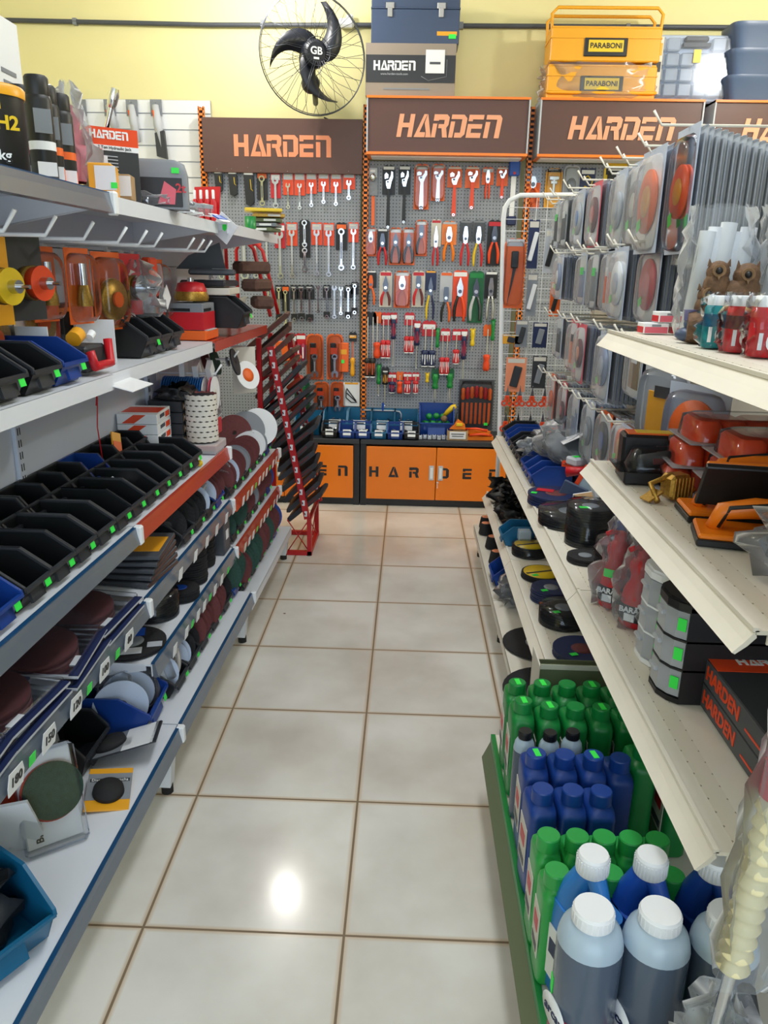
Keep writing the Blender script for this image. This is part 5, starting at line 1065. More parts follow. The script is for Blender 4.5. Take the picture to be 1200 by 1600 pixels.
def bin_discs(lab, loc, rz, m='black_bin', discs=(('maroon', 3),), r=.062, L=.15, w=.12, h=.08, sticker=True, clearbag=False, dlab='', fx=.66):
    bin_(lab, loc, rz, L, w, h, m, sticker=sticker, label=None)
    c, s = math.cos(rz), math.sin(rz); k = 0
    for dm, n in discs:
        for j in range(n):
            ly = -w * .36 + k * w * .72 / max(1, sum(q for _, q in discs) - 1); lx = L * fx; k += 1
            sdisc(ORD[j] + ' ' + {'maroon': 'maroon', 'abr_green': 'dark green', 'abr_black': 'black', 'gray': 'grey', 'clear': 'clear', 'ice': 'pale', 'white': 'white', 'blue_bin': 'blue'}.get(dm, dm) + ' disc in the ' + dlab, (loc[0] + c * lx - s * ly, loc[1] + s * lx + c * ly, loc[2] + r + .006), r, dm, (R(84 + 8 * (j % 2)), 0, rz + R(22 + 4 * j)), 'discs in the ' + dlab, .003, lblr=.018 if dm not in ('clear',) else 0, lblm='charcoal')
    if clearbag: tag(MB().bag(.10, .07, .10, 'film', int(loc[1] * 100), .01, 16, 6, .6).build('clear_bag', loc=(loc[0] + c * L * .5, loc[1] + s * L * .5, loc[2] + .05)), 'crumpled clear bag around discs in the ' + dlab, 'bag')
for i, (y, m, d, cb) in enumerate(((2.22, 'black_bin', (('abr_black', 2),), False), (2.35, 'black_bin', (('abr_black', 3),), False), (2.48, 'black_bin', (('ice', 2),), True), (2.60, 'blue_bin', (('maroon', 3),), False))): bin_discs('%s bin on the second shelf under the red strip, %s from the gold packs' % (m[:-4].replace('_', ' '), ORD[i]), (*lp(-.83, y), ZB), NZ, m, d, clearbag=cb, dlab='second shelf %s bin behind gold packs' % ORD[i])
for i, (y, m, d, cb) in enumerate(((2.79, 'black_bin', (('maroon', 2), ('ice', 1)), True), (2.92, 'black_bin', (('maroon', 4),), False), (3.05, 'black_bin', (('gray', 2), ('maroon', 2)), False), (3.19, 'black_bin', (('maroon', 4),), False), (3.34, 'black_bin', (('white', 3), ('gray', 1)), True), (3.49, 'blue_bin', (('abr_black', 3),), False))): bin_discs('%s bin on the upper red strip shelf, %s from its near end' % (m[:-4], ORD[i]), (*lp(-.83, y), .578), NZ, m, d, r=.07, clearbag=cb, dlab='upper red strip %s bin' % ORD[i])
for i, (x, m, r) in enumerate(((-.74, 'maroon', .08), (-.70, 'gray', .085), (-.66, 'white', .088))): sdisc(('maroon', 'grey', 'white')[i] + ' large disc leaning at the end of the upper red strip shelf', (*lp(x - .05, 3.30 + .07 * i), .72), r, m, (R(70), 0, NZ + R(30)), None, .004)
# ---- third shelf (z 0.395)
ZC = .398
def spindle(desc, loc, r, n, t, m, grp_, top=None, lbl='charcoal', shrink=None):
    for i in range(n):
        sdisc(('top disc of the ' if i == n - 1 else 'bottom disc of the ' if i == 0 else 'middle disc in the ') + desc, (loc[0] + .0012 * ((i * 7) % 3 - 1), loc[1] + .0012 * ((i * 5) % 3 - 1), loc[2] + t * (i + .5) + .0004 * i), r, m, (0, 0, i), grp_, t * .86, lblr=r * .38 if i == n - 1 else 0, lblm=top or lbl)
    if shrink: tag(MB().lathe([(r + .002, 0), (r + .003, n * t * 1.12), (r * .5, n * t * 1.12 + .006)], shrink, 28).build('shrink_wrap', loc=loc), 'clear shrink film around the ' + desc, 'film')
x, y = lp(-.76, 1.90)
spindle('pile of large black discs on third shelf', (x, y, ZC), .098, 3, .004, 'abr_black', 'large black discs on the third shelf end', 'gray')
tag(MB().box((0, 0, 0), (.055, .035, .001), 'white').box((.06, .03, 0), (.04, .03, .001), 'lightgray').build('barcode_label', loc=(x + .025, y - .06, ZC + .0145), rz=R(15)), 'white barcode label lying on the large black discs', 'label')
tag(MB().box((0, 0, 0), (.07, .05, .001), 'blue').build('blue_label', loc=(x - .01, y + .05, ZC + .0145), rz=R(15)), 'blue label lying on the large black discs', 'label')
x, y = lp(-.765, 2.11); spindle('film wrapped dark disc stack', (x, y, ZC), .075, 12, .0055, 'abr_black', 'film wrapped dark discs', shrink='clear')
x, y = lp(-.72, 2.24); spindle('low blue labelled stack on third shelf', (x, y, ZC), .058, 7, .0045, 'abr_black', 'low blue labelled disc stack', 'blue')
x, y = lp(-.735, 2.38); spindle('nearer tall ribbed stack on third shelf', (x, y, ZC), .062, 15, .0075, 'abr_black', 'tall ribbed disc stack on the third shelf')
x, y = lp(-.745, 2.53); spindle('farther tall ribbed stack on third shelf', (x, y, ZC), .058, 17, .0075, 'abr_black', 'second tall ribbed disc stack on the third shelf')
t = thing('label_box', 'grey box with white label at the far end of the third shelf disc stacks', 'box', (*lp(-.735, 2.665), ZC), NZ); MB().box((0, 0, .06), (.12, .09, .12), 'darkgray', b=.003).box((.061, 0, .07), (.001, .035, .035), 'white').build('carton', t)
for i, (y, m, d) in enumerate(((2.80, 'black_bin', (('abr_green', 2),)), (2.93, 'black_bin', (('abr_green', 4),)), (3.07, 'black_bin', (('maroon', 3),)), (3.20, 'black_bin', (('gray', 2), ('maroon', 2))), (3.34, 'black_bin', (('maroon', 4),)), (3.48, 'blue_bin', (('maroon', 2), ('blue_bin', 1))))): bin_discs('%s bin on the lower red strip shelf, %s from its near end' % (m[:-4], ORD[i]), (*lp(-.83, y), .388), NZ, m, d, r=.068, dlab='lower red strip %s bin' % ORD[i])
# ---- price tags on strips
for i, (y, s) in enumerate(((1.092, '180'), (1.213, '150'), (1.329, '120'), (1.472, '100'), (1.617, '80'))):
    t = thing('grit_tag', 'white price tag marked %s, %s grit tag counting from the camera' % (s, ORD[i]), 'price tag', (*lp(-.643, y), .563), 0, None, (0, R(8), NZ))
    b = MB(); b.prism([(-.025, -.02), (.024, -.022), (.027, .004), (.02, .024), (-.024, .026), (-.028, 0)], 0, .0012, 'white', 'x'); b.build('tag', t); text(s, .026, 'black', t, (.0018, 0, .002), SIDE, bold=.015)
def small_tags(ys, x, z, h, kinds, where):
    for i, y in enumerate(ys):
        m = kinds[i % len(kinds)]
        tag(MB().box((0, 0, 0), (.0012, .022 if m == 'neon' else .032, .022 if m == 'neon' else .036), m).build('price_tag', loc=(*lp(x, y), z), rot=(0, R(8), NZ)), '%s price tag, %s from the camera on the %s' % ('green' if m == 'neon' else 'white', ORD[i], where), 'price tag', ('green' if m == 'neon' else 'white') + ' tags on the ' + where)
small_tags((1.152, 1.396, 1.55), -.644, .562, .02, ('neon',), 'strip with the grit numbers')
small_tags((2.02, 2.17, 2.30, 2.42, 2.55, 2.66), -.643, .568, .02, ('white',), 'middle grey strip')
small_tags((1.92, 2.03, 2.09, 2.15, 2.22, 2.29, 2.35, 2.44, 2.53), -.640, .378, .02, ('white', 'white', 'neon'), 'lower grey strip')
small_tags([2.80 + i * .075 for i in range(11)], -.640, .558, .02, ('white', 'offwhite', 'white', 'neon'), 'upper red strip')
small_tags([2.80 + i * .075 for i in range(11)], -.640, .368, .02, ('offwhite', 'white', 'white', 'neon'), 'lower red strip')
# ---- base deck (z 0.215)
ZD = .218
bin_('teal bin at the bottom left corner holding a dark bagged disc', (*lp(-.865, 1.105), ZD), NZ - R(30), .24, .22, .135, 'teal_bin', sticker=False)
tag(MB().bag(.14, .15, .13, 'charcoal', 41, .014, 18, 7, .7).build('dark_bag', loc=(*lp(-.76, 1.05), ZD + .004)), 'dark plastic bag lying inside the bottom left teal bin', 'bag')
t = thing('paper_bag', 'crumpled white paper sheet behind the bottom left teal bin', 'paper', (*lp(-.84, 1.30), ZD), NZ, None, (R(12), R(10), R(20))); MB().prism([(-.08, 0), (.07, 0), (.09, .06), (.055, .15), (-.03, .13), (-.07, .10)], -.008, 0, 'white').build('sheet', t)
t = thing('abrasive_belt_pack', 'orange printed clear pack leaning behind the green disc pack', 'pack', (*lp(-.79, 1.345), ZD), 0, None, (R(-18), R(0), R(42))); MB().box((0, 0, .11), (.09, .01, .22), 'orange_red', b=.003).box((-.02, -.006, .15), (.03, .002, .06), 'gray').box((-.02, -.006, .05), (.03, .001, .012), 'white').build('card', t); MB().box((0, -.012, .11), (.10, .022, .23), 'clear', b=.006).build('blister_shell', t); MB().box((-.0, -.02, .2), (.022, .002, .022), 'neon').build('price_sticker', t)
t = thing('backing_pad_pack', 'white carded pack with big dark green round disc, leaning on the base deck', 'pack', (*lp(-.725, 1.335), ZD), 0, None, (R(-20), R(0), R(36))); MB().box((0, 0, .10), (.115, .006, .20), 'white', b=.003).build('backing_card', t)
MB().lathe([(.001, 0), (.062, 0), (.062, .014), (.001, .014)], 'red', 40, (.006, -.002, .112), (0, -1, 0)).build('pad_base', t); MB().lathe([(.001, .0), (.062, .0), (.060, .006), (.001, .006)], 'abr_green', 40, (.010, -.016, .114), (0, -1, 0)).build('green_disc', t); MB().box((0, -.016, .10), (.13, .034, .215), 'clear', b=.008).build('blister_shell', t); text('Brasfort', .021, 'black', t, (-.030, -.0048, .045), (R(90), R(-90), 0), bold=.02)
def carded(lab, loc, rot, w, h, base, bands, name='pad_pack', disc=True):
    t = thing(name, lab, 'pack', loc, 0, None, rot); b = MB(); b.box((0, 0, 0), (w, h, .004), base, b=.001)
    for (cx, cy, ww, hh, m) in bands: b.box((cx * w, cy * h, .0024), (ww * w, hh * h, .001), m)
    b.build('backing_card', t)
    if disc: MB().lathe([(.006, 0), (w * .36, 0), (w * .34, .012), (.006, .014)], 'rubber', 30, (0, -h * .08, .003)).build('rubber_pad', t)
    return t
t = carded('yellow and black carded pack lying flat near the deck edge', (*lp(-.675, 1.50), ZD + .012), (R(10), R(6), R(15)), .10, .13, 'gold', ((0, .05, 1, .62, 'gray'), (0, .2, .9, .08, 'black')), disc=True); text('Disco de Borracha', .011, 'white', t, (0, .026, .0034), (0, 0, 0))
carded('yellow and black carded pack standing behind the leaning packs', (*lp(-.84, 1.50), ZD + .09), (R(60), R(0), R(50)), .12, .16, 'gold', ((0, .0, 1, .6, 'gray'), (0, .28, .9, .08, 'black')))
t = carded('black and white carded rubber pad pack lying by the deck edge', (*lp(-.715, 1.655), ZD + .03), (R(14), R(-8), R(-80)), .12, .22, 'charcoal', ((0, .28, 1, .36, 'white'), (0, .46, 1, .06, 'black'), (0, -.1, .96, .4, 'gray'), (.1, .12, .4, .14, 'white')))
bin_('dark bin holding dark packs beside the black and white pad pack', (*lp(-.87, 1.62), ZD), NZ, .12, .14, .10, 'black_bin', sticker=False)
bin_discs('large blue bin on the base deck with green price sticker', (*lp(-.90, 1.80), ZD), NZ + R(4), 'blue_bin', (('ice', 3),), r=.072, L=.24, w=.17, h=.11, clearbag=True, dlab='large blue deck bin')
for i in range(2): tag(MB().lathe([(.01, 0), (.055, 0), (.055, .02), (.01, .02)], 'film', 28, (0, 0, 0), (1, -.3, .3)).build('clear_disc_bag', loc=(*lp(-.72 + .03 * i, 1.86 + .1 * i), ZD + .07 + .03 * i)), ('nearer', 'farther')[i] + ' bagged clear disc leaning behind the blue deck bin', 'bag')
dk = [(1.99, 'black_bin', (('ice', 2),), .06), (2.11, 'black_bin', (('ice', 1), ('abr_black', 2)), .06), (2.24, 'black_bin', (('maroon', 4),), .072), (2.38, 'black_bin', (('maroon', 4),), .082), (2.53, 'black_bin', (('gray', 1), ('abr_black', 1)), .06), (2.68, 'blue_bin', (('abr_green', 4),), .085), (2.83, 'black_bin', (('maroon', 2), ('abr_green', 2)), .086), (2.98, 'black_bin', (('abr_green', 4),), .09), (3.14, 'black_bin', (('maroon', 4),), .09), (3.30, 'black_bin', (('abr_green', 2), ('maroon', 2)), .086), (3.46, 'blue_bin', (('maroon', 2), ('blue_bin', 1)), .08)]
for i, (y, m, d, r) in enumerate(dk): bin_discs('%s bin on the base deck, %s beyond the big blue bin' % (m[:-4], ORD[i]), (*lp(-.81, y), ZD if y < 2.72 else .178), NZ, m, d, r=r, L=.16, w=.13, h=.075, dlab='base deck %s bin' % ORD[i])
# red cord hanging from the upper shelf
tag(MB().tube([(0, 0, 0), (.004, .004, -.1), (-.002, .0, -.18), (.003, .006, -.30)], .0018, 'red', 5).tube([(0, .008, 0), (.004, .012, -.06), (-.002, .006, -.12)], .0018, 'red', 5).build('loose_string', loc=(*lp(LX + .08, 2.10), 1.155)), 'thin red cord hanging down from the upper left shelf', 'cord')

# ================================================================ RED BELT STAND
st = thing('belt_stand', 'red painted steel stand with slanted slotted posts holding dark sanding belts', 'stand', (0, 0, 0))
def slot_post(a, b_, lab):
    a = Vector(a); b_ = Vector(b_); d = (b_ - a); L = d.length; m = MB(); q = Vector((0, 0, 1)).rotation_difference(d.normalized()).to_matrix().to_4x4(); m.M = Matrix.Translation(a) @ q
    m.box((0, 0, L / 2), (.028, .028, L), 'red_paint')
    p = m.build('slanted_post', st); n = int(L / .055)
    for i in range(n):
        s = MB(); s.M = m.M @ Matrix.Translation((.0, -.0152, (i + .5) * L / n)); s.box((0, 0, 0), (.014, .0012, .028), 'paper', ry=R(12)); s.box((.004, -.0008, 0), (.005, .001, .012), 'black'); s.build('paper_tag', p)
    return p
T0, T1 = (-.665, 3.70, 1.06), (-.497, 3.70, .20)
slot_post(T0, T1, 0); slot_post((-.625, 4.02, 1.10), (-.47, 4.02, .20), 0)
b = MB()
for y in (3.70, 4.02):
    b.box((-.487, y, .10), (.022, .022, .20), 'red_paint'); b.box((-.60, y, .012), (.25, .022, .022), 'red_paint'); b.box((-.72, y, .55), (.022, .022, 1.1), 'red_paint')
b.box((-.487, 3.86, .012), (.022, .34, .022), 'red_paint').box((-.487, 3.86, .19), (.018, .34, .018), 'red_paint').box((-.72, 3.86, .9), (.018, .34, .018), 'red_paint')
b.build('base_frame', st)
b = MB(); b.tube([(-.60, 3.70, .02), (-.49, 3.70, .19)], .003, 'red_paint', 5); b.tube([(-.49, 3.70, .02), (-.60, 3.70, .19)], .003, 'red_paint', 5); b.tube([(-.487, 3.72, .02), (-.487, 4.0, .18)], .003, 'red_paint', 5); b.tube([(-.487, 4.0, .02), (-.487, 3.72, .18)], .003, 'red_paint', 5); b.build('cross_wire', st)
for y in (3.70, 3.92): MB().tube([(-.86, y, 1.15), (-.86, y, 1.50), (-.84, y, 1.535), (-.76, y, 1.53), (-.73, y, 1.50), (-.66, y, 1.20)], .009, 'red_paint', 8).build('top_hoop', st)
MB().cyl((-.49, 3.70, 0), (-.49, 3.70, .004), .016, 'rubber', 10).build('rubber_foot', st)
# belts: dark folded belts lying slanted across the posts
rn = random.Random(5)
for i in range(17):
    z = 1.12 - i * .055; xx = -.705 + i * .012
    t = thing('sanding_belt', 'dark folded sanding belt hung on the red stand, %s from the top' % ORD[i], 'sanding belt', (xx, 3.86, z), 0, 'dark belts on the red stand', (R(rn.uniform(-3, 3)), R(-42 + rn.uniform(-4, 4)), R(rn.uniform(-4, 8))))
    L = (.26 if i < 5 else .33 if i < 11 else .22); w = .22
    b = MB(); m = 'belt' if i < 5 else 'charcoal'
    pr = [(-L / 2, -.012), (L / 2, -.012), (L / 2 + .012, 0), (L / 2, .012), (-L / 2, .012), (-L / 2 - .012, 0)]
    b.prism(pr, -w / 2, w / 2, m); b.box((L * .1, -w / 2 - .001, 0), (L * .5, .002, .008), 'maroon'); b.build('belt', t)
for i in range(3): tag(MB().box((0, 0, 0), (.10, .05, .03), 'orange_red', b=.006).build('orange_pack', loc=(-.60 + .01 * i, 3.99, .96 - .11 * i), rot=(0, R(-40), 0)), 'orange packet tucked behind the brown belts, %s from the top' % ORD[i], 'packet')

# ================================================================ RIGHT RUN: base deck of bottles
ZG = .208
def oil_bottle(lab, loc, rz=0, m='green', grp_=None, h=.236, w=.056, d=.098, sticker=True, cap=None, z2=0):
    t = thing('oil_bottle', lab, 'bottle', loc, rz, grp_); a, b_ = w / 2, d / 2
    oy = -b_ * .28
    MB().loft([(0, a * .92, b_ * .94, .45, 0, 0), (.006, a, b_, .4, 0, 0), (h * .3, a, b_, .4, 0, 0), (h * .34, a * .97, b_ * .98, .4, 0, 0), (h * .78, a, b_, .40, 0, 0), (h * .825, a * .96, b_ * .96, .44, 0, 0), (h * .85, a * .84, b_ * .84, .5, 0, 0), (h * .862, .021, .024, .9, 0, oy), (h * .89, .0175, .0175, 1, 0, oy)], m, 28).build('bottle_body', t)
    b = MB().lathe([(.0215, 0), (.0212, .025)], cap or m, 24, (0, oy, h * .885)).lathe([(.0212, .025), (.0198, .0275)], cap or m, 24, (0, oy, h * .885))
    b.build('cap', t)
    l = MB().box((-a - .0005, 0, h * .42), (.0015, d * .66, h * .42), 'offwhite' if m != 'navy' else 'teal_bin', b=0).box((-a - .0016, 0, h * .48), (.001, d * .4, h * .12), 'red' if m != 'navy' else 'ice').box((-a - .0016, 0, h * .28), (.001, d * .5, h * .07), 'darkgray'); l.build('front_label', t)
    if sticker: MB().box((.001, oy, h * .885 + .0278), (.012, .026, .0012), 'neon', rz=R(10)).build('price_sticker', t)
    return t
G1 = 'green bottle with %s'
gb = []
for i, x in enumerate((.292, .353, .414, .475, .536)): gb.append(('green oil bottle, %s from the aisle in the rearmost green row' % ORD[i], (x, 1.70, ZG), i in (0, 1, 3)))
for i, x in enumerate((.292, .353, .414, .475, .536, .597)): gb.append(('green oil bottle, %s from the aisle in the second green row' % ORD[i], (x, 1.598, ZG), i in (0, 1, 3)))
for i, (lab, loc, st) in enumerate(gb): oil_bottle(lab, (loc[0], loc[1], loc[2]), R((i * 7) % 5 - 2), 'green', None, .250 if i == 5 else .238, sticker=st)
for lab, loc in (('green oil bottle in deep shade right of the blue rows', (.53, 1.45, ZG)), ('second green oil bottle in shade right of the blue rows', (.60, 1.42, ZG))): oil_bottle(lab, loc, 0, 'green', sticker=False)
for i, x in enumerate((.292, .352, .412, .468)): oil_bottle('navy blue oil bottle, %s from the aisle in the rear blue row' % ORD[i], (x, 1.405, ZG), R(i - 1), 'blue_bin', None, .24 if i < 3 else .235, sticker=i in (0, 2))
for i, x in enumerate((.287, .346, .402)): oil_bottle('navy blue oil bottle, %s from the aisle in the front blue row' % ORD[i], (x, 1.292, ZG), R(2 - i), 'blue_bin', None, .237, sticker=False)
for i, x in enumerate((.278, .330, .378, .426, .474)): oil_bottle('light green bottle, %s from the aisle in the rear light green row' % ORD[i], (x, 1.165, ZG), 0, 'lightgreen', None, .232, w=.048, d=.08, sticker=False)
for i, x in enumerate((.278, .370, .474)): oil_bottle('light green bottle, %s from the aisle in the front light green row' % ORD[i], (x, 1.082, ZG), 0, 'lightgreen', None, .228, w=.048, d=.075, sticker=False)
def round_bottle(lab, loc, r, h, body, top, cap, lbl=None, split=.79, rz=0):
    t = thing('fluid_bottle', lab, 'bottle', loc, rz); nr = r * .62
    MB().lathe([(r * .9, 0), (r, .008), (r, h * split)], body, 32).build('bottle_body', t)
    MB().lathe([(r, h * split), (r * .975, h * .82), (r * .90, h * .865), (nr * 1.12, h * .905), (nr * .9, h * .92), (nr * .9, h * .935)], top, 32).build('shoulder', t)
    b = MB().lathe([(nr, h * .918), (nr * 1.03, h * .922), (nr * 1.01, h * .985)], cap, 32).lathe([(nr, h * .985), (nr * .94, h)], cap, 32)
    for k in range(24): a = 2 * PI * k / 24; b.box((nr * 1.01 * math.cos(a), nr * 1.01 * math.sin(a), h * .952), (.0012, .002, h * .055), cap, rz=a)
    b.build('cap', t)
    if lbl: lbl(t, r, h)
    return t
def lbl_mag(t, r, h):
    b = MB(); n = 14; vs = []
    for j, z in enumerate((.02 * h, .36 * h)):
        for i in range(n + 1): a = R(-210 + 150 * i / n); vs.append((r * 1.008 * math.cos(a), r * 1.008 * math.sin(a), z))
    b.add(vs, [(i, i + 1, n + 2 + i, n + 1 + i) for i in range(n)], 'magenta', True); b.build('magenta_label', t)
    a = R(-160); b = MB().lathe([(.001, 0), (.028, 0), (.028, .0015), (.001, .0015)], 'white', 28, (r * .99 * math.cos(a), r * .99 * math.sin(a), h * .33), (math.cos(a), math.sin(a), 0), sx=1, sy=1.25); b.build('white_oval', t)
    text('arcap', .024, 'navy', t, (r * 1.03 * math.cos(a), r * 1.03 * math.sin(a), h * .33), (R(90), 0, a + R(90)), bold=.02)
    a = R(-185); MB().box((r * 1.0 * math.cos(a), r * 1.0 * math.sin(a), h * .47), (.002, .014, .03), 'neon', rz=a).build('price_sticker', t)
def smallb(lab, x, y, body='liquid'):
    round_bottle(lab, (x, y, ZG), .024, .225, body, 'bottle_ice', 'black')
smallb('grey bottle with black cap at the aisle end between green and blue rows', .285, 1.495); smallb('dark bottle with black cap, middle one between green and blue rows', .340, 1.492, 'charcoal'); smallb('dark bottle with narrow black cap between green and blue rows', .392, 1.50, 'charcoal')
for lab, x in (('near grey fluid bottle with white cap closest to the aisle', .302), ('near grey fluid bottle with white cap, second from the aisle', .402), ('near grey fluid bottle partly covered by the clear bag', .505)): round_bottle(lab, (x, .928, ZG), .050, .292, 'liquid', 'bottle_ice', 'white', lbl_mag)
def jug(lab, loc, rz, m):
    t = thing('handled_jug', lab, 'bottle', loc, rz); h = .30
    b = MB().loft([(0, .044, .050, .5, 0, 0), (.008, .048, .054, .45, 0, 0), (h * .55, .048, .054, .45, 0, 0), (h * .64, .046, .052, .5, 0, 0)], m, 28)
    b.loft([(h * .62, .044, .034, .6, 0, .018), (h * .76, .036, .026, .8, 0, .016), (h * .86, .026, .024, 1, 0, .006), (h * .9, .021, .021, 1, 0, 0)], m, 24)
    b.tube([(0, -.034, h * .60), (0, -.042, h * .68), (0, -.036, h * .77), (0, -.018, h * .85), (0, .0, h * .88)], [.020, .015, .014, .016, .018], m, 12); b.build('jug_body', t)
    b = MB().lathe([(.026, h * .885), (.027, h * .89), (.0255, h * .985)], 'white', 28).lathe([(.0255, h * .985), (.0235, h)], 'white', 28)
    for k in range(28): a = 2 * PI * k / 28; b.box((.0265 * math.cos(a), .0265 * math.sin(a), h * .935), (.0015, .002, h * .08), 'white', rz=a)
    b.build('cap', t); MB().box((-.049, 0, h * .3), (.002, .07, h * .35), 'white').box((-.0505, 0, h * .34), (.001, .05, h * .1), 'navy').build('side_label', t); return t
jug('lighter blue handled jug with white cap closest to the aisle', (.325, 1.033, ZG), R(20), 'lightblue'); jug('blue handled jug with white cap, middle of three', (.420, 1.035, ZG), R(25), 'blue'); jug('darker blue handled jug under the near end of cream shelf', (.525, 1.035, ZG), R(25), 'blue_bin')
# bagged goods at the bottom right corner
t = thing('bagged_bundle', 'clear plastic bag bundle with green packet at the bottom right corner', 'bag', (.45, .79, ZG)); MB().bag(.12, .12, .30, 'film', 51, .012, 26, 12, .35, (0, 0, 0), .7).build('bag', t); MB().box((-.03, -.03, .19), (.05, .02, .13), 'lightgreen', b=.006, ry=R(15)).build('green_packet', t); MB().prism([(-.02, .12), (.015, .14), (.03, .22), (.02, .29), (-.01, .27), (.0, .2)], -.05, -.048, 'white').build('paper_slip', t); MB().tube([(.03, 0, .05), (.035, 0, .25), (.02, .0, .30)], .012, 'charcoal', 8).build('dark_handle', t)
t = thing('ribbed_brush', 'cream ribbed pole with red band in a clear bag at right edge', 'pole', (.415, .77, ZG), 0, None, (0, R(3), 0))
b = MB(); b.lathe([(.018 + .0035 * math.sin(i * 1.6), .36 + i * .0055) for i in range(48)], 'cream_pole', 18); b.build('ribbed_shaft', t); MB().cyl((0, 0, .0), (0, 0, .37), .008, 'steel', 8).build('lower_rod', t); MB().cyl((0, 0, .62), (0, 0, .68), .021, 'red', 18).build('red_band', t); MB().cyl((0, 0, .68), (0, 0, .74), .020, 'skin_wood', 18).build('tip', t); MB().box((.03, -.0, .80), (.05, .004, .13), 'navy', b=.001).lathe([(.001, 0), (.022, 0), (.022, .001), (.001, .001)], 'white', 20, (.03, -.003, .82), (0, -1, 0)).build('header_card', t); MB().bag(.08, .05, .58, 'film', 61, .006, 20, 12, .6, (.012, 0, .34), .9).build('clear_bag', t)
# olive carton behind the bottles
t = thing('open_carton', 'olive grey open carton standing behind the green bottles', 'box', (.49, 1.885, .178)); b = MB(); b.box((0, -.07, .125), (.24, .004, .25), 'olive').box((0, .05, .10), (.24, .004, .20), 'olive').box((-.118, -.01, .12), (.004, .12, .24), 'offwhite').box((.118, -.01, .12), (.004, .12, .24), 'olive').box((0, -.01, .003), (.24, .12, .004), 'olive').box((0, -.073, .243), (.24, .001, .014), 'offwhite'); b.build('carton', t)
# far base deck
ZK = .180
for i, (x, y) in enumerate(((.415, 3.90), (.412, 3.77 - .07), (.405, 3.60), (.462, 3.53), (.418, 3.40), (.478, 3.34), (.415, 3.20), (.49, 3.14))):
    t = thing('grinding_cup', 'black tapered grinding cup with round label, %s from the far end of the deck' % ORD[i], 'grinding cup', (x, min(y, 3.70) if i else 3.70, ZK) if i != 1 else (.44, 3.62, ZK), 0, 'grinding cups on the far deck')
    MB().lathe([(.033, 0), (.034, .004), (.026, .052), (.024, .055)], 'rubber', 28).build('cup', t); MB().lathe([(.006, 0), (.021, .0), (.021, .0015), (.006, .0015)], 'skin_wood' if i % 2 else 'letter', 24, (0, 0, .055)).build('round_label', t)
bin_('blue bin on the far deck beyond the clear bag', (.51, 2.98, ZK), R(180), .14, .14, .085, 'blue_bin', sticker=False)
tag(MB().bag(.20, .20, .09, 'film', 71, .018, 22, 7, .7).build('clear_bag', loc=(.49, 2.80, ZK)), 'crumpled clear bag lying on the deck beside the blue bin', 'bag')
tag(MB().bag(.12, .12, .08, 'clearblue', 72, .01, 18, 6, .7).build('packet', loc=(.49, 2.80, ZK)), 'grey blue packet inside the crumpled clear bag on deck', 'packet')
for lab, x, y, r, l in (('large black cutting disc, farther one on the deck', .485, 2.42, .128, 'gray'), ('large black cutting disc on deck by the green bottles', .47, 2.10, .15, 'brass')):
    spindle(lab, (x, y, ZK), r, 1, .005, 'abr_black', None, l)
# ---- shelf at z .35
ZM = .352
for i, (desc, x, y, r, n, tt, m, top) in enumerate((('yellow labelled disc stack, farther one', .50, 2.86, .068, 6, .0065, 'abr_black', 'yellow'), ('yellow labelled disc stack, nearer one', .51, 2.62, .075, 3, .006, 'abr_black', 'yellow'), ('navy disc stack behind the carton', .505, 2.42, .066, 6, .007, 'navy', 'gray'), ('grey topped black disc stack beside the navy one', .515, 2.24, .075, 8, .006, 'abr_black', 'gray'), ('navy printed disc pile, near end of low shelf', .53, 2.02, .085, 4, .005, 'navy', 'maroon'))):
    n0 = len(bpy.data.objects)
    spindle(desc, (x, y, ZM), r, n, tt, m, 'discs of the ' + desc, top, shrink='clear' if i in (0, 3) else None)
    if top == 'yellow': tag(MB().lathe([(.012, 0), (r * .9, 0), (r * .9, .001), (.012, .001)], 'yellow', 30).box((0, 0, .0016), (r * 1.7, .010, .0008), 'charcoal').build('disc_label', loc=(x, y, ZM + n * tt + .0012), rz=R(20)), 'yellow round label on the ' + desc, 'label')
    if i != 0: tag(MB().box((0, 0, 0), (.022, .016, .001), 'neon').build('green_sticker', loc=(x - r * .4, y - r * .5, ZM + n * tt + .003), rz=R(20)), 'green price sticker on the ' + desc, 'sticker')
for i in range(8):
    tag(MB().bag(.09, .09, .08, 'black', 80 + i, .016, 14, 5, .6).build('black_packet', loc=(.475 + .02 * (i % 2), 3.70 - i * .085, ZM)), 'crumpled black packet on the low far shelf, %s from the far end' % ORD[i], 'packet', 'crumpled black packets')
bin_('teal blue bin at the near end of the black packets', (.53, 2.99, ZM), R(180), .13, .10, .08, 'teal_bin', sticker=False)
tag(MB().box((0, 0, .04), (.05, .05, .08), 'bottle_ice', b=.004).build('pale_box', loc=(.485, 2.92, ZM)), 'pale blue small box beside the teal bin on low shelf', 'box')
# ---- main shelf z .62, far and middle bays
ZR = .642
kk = 0
for i, (y, m) in enumerate(((3.69, 'black_bin'), (3.60, 'blue_bin'), (3.51, 'blue_bin'), (3.42, 'black_bin'), (3.33, 'black_bin'), (3.24, 'black_bin'), (3.14, 'black_bin'), (3.03, 'blue_bin'), (2.935, 'blue_bin'), (2.84, 'blue_bin'))): bin_('%s bin in the aisle row of the right far shelf, %s from the far end' % (m[:-4], ORD[i]), (.63, y, ZR), R(180), .155, .085, .08, m, sticker=False)
for i, (y, m) in enumerate(((3.5, 'blue_bin'), (3.40, 'black_bin'), (3.28, 'black_bin'), (3.14, 'black_bin'), (3.02, 'blue_bin'), (2.88, 'blue_bin'))): bin_('%s bin in the panel row of the right far shelf, %s from the far end' % (m[:-4], ORD[i]), (.80, y, ZR), R(180), .15, .09, .08, m, sticker=False)
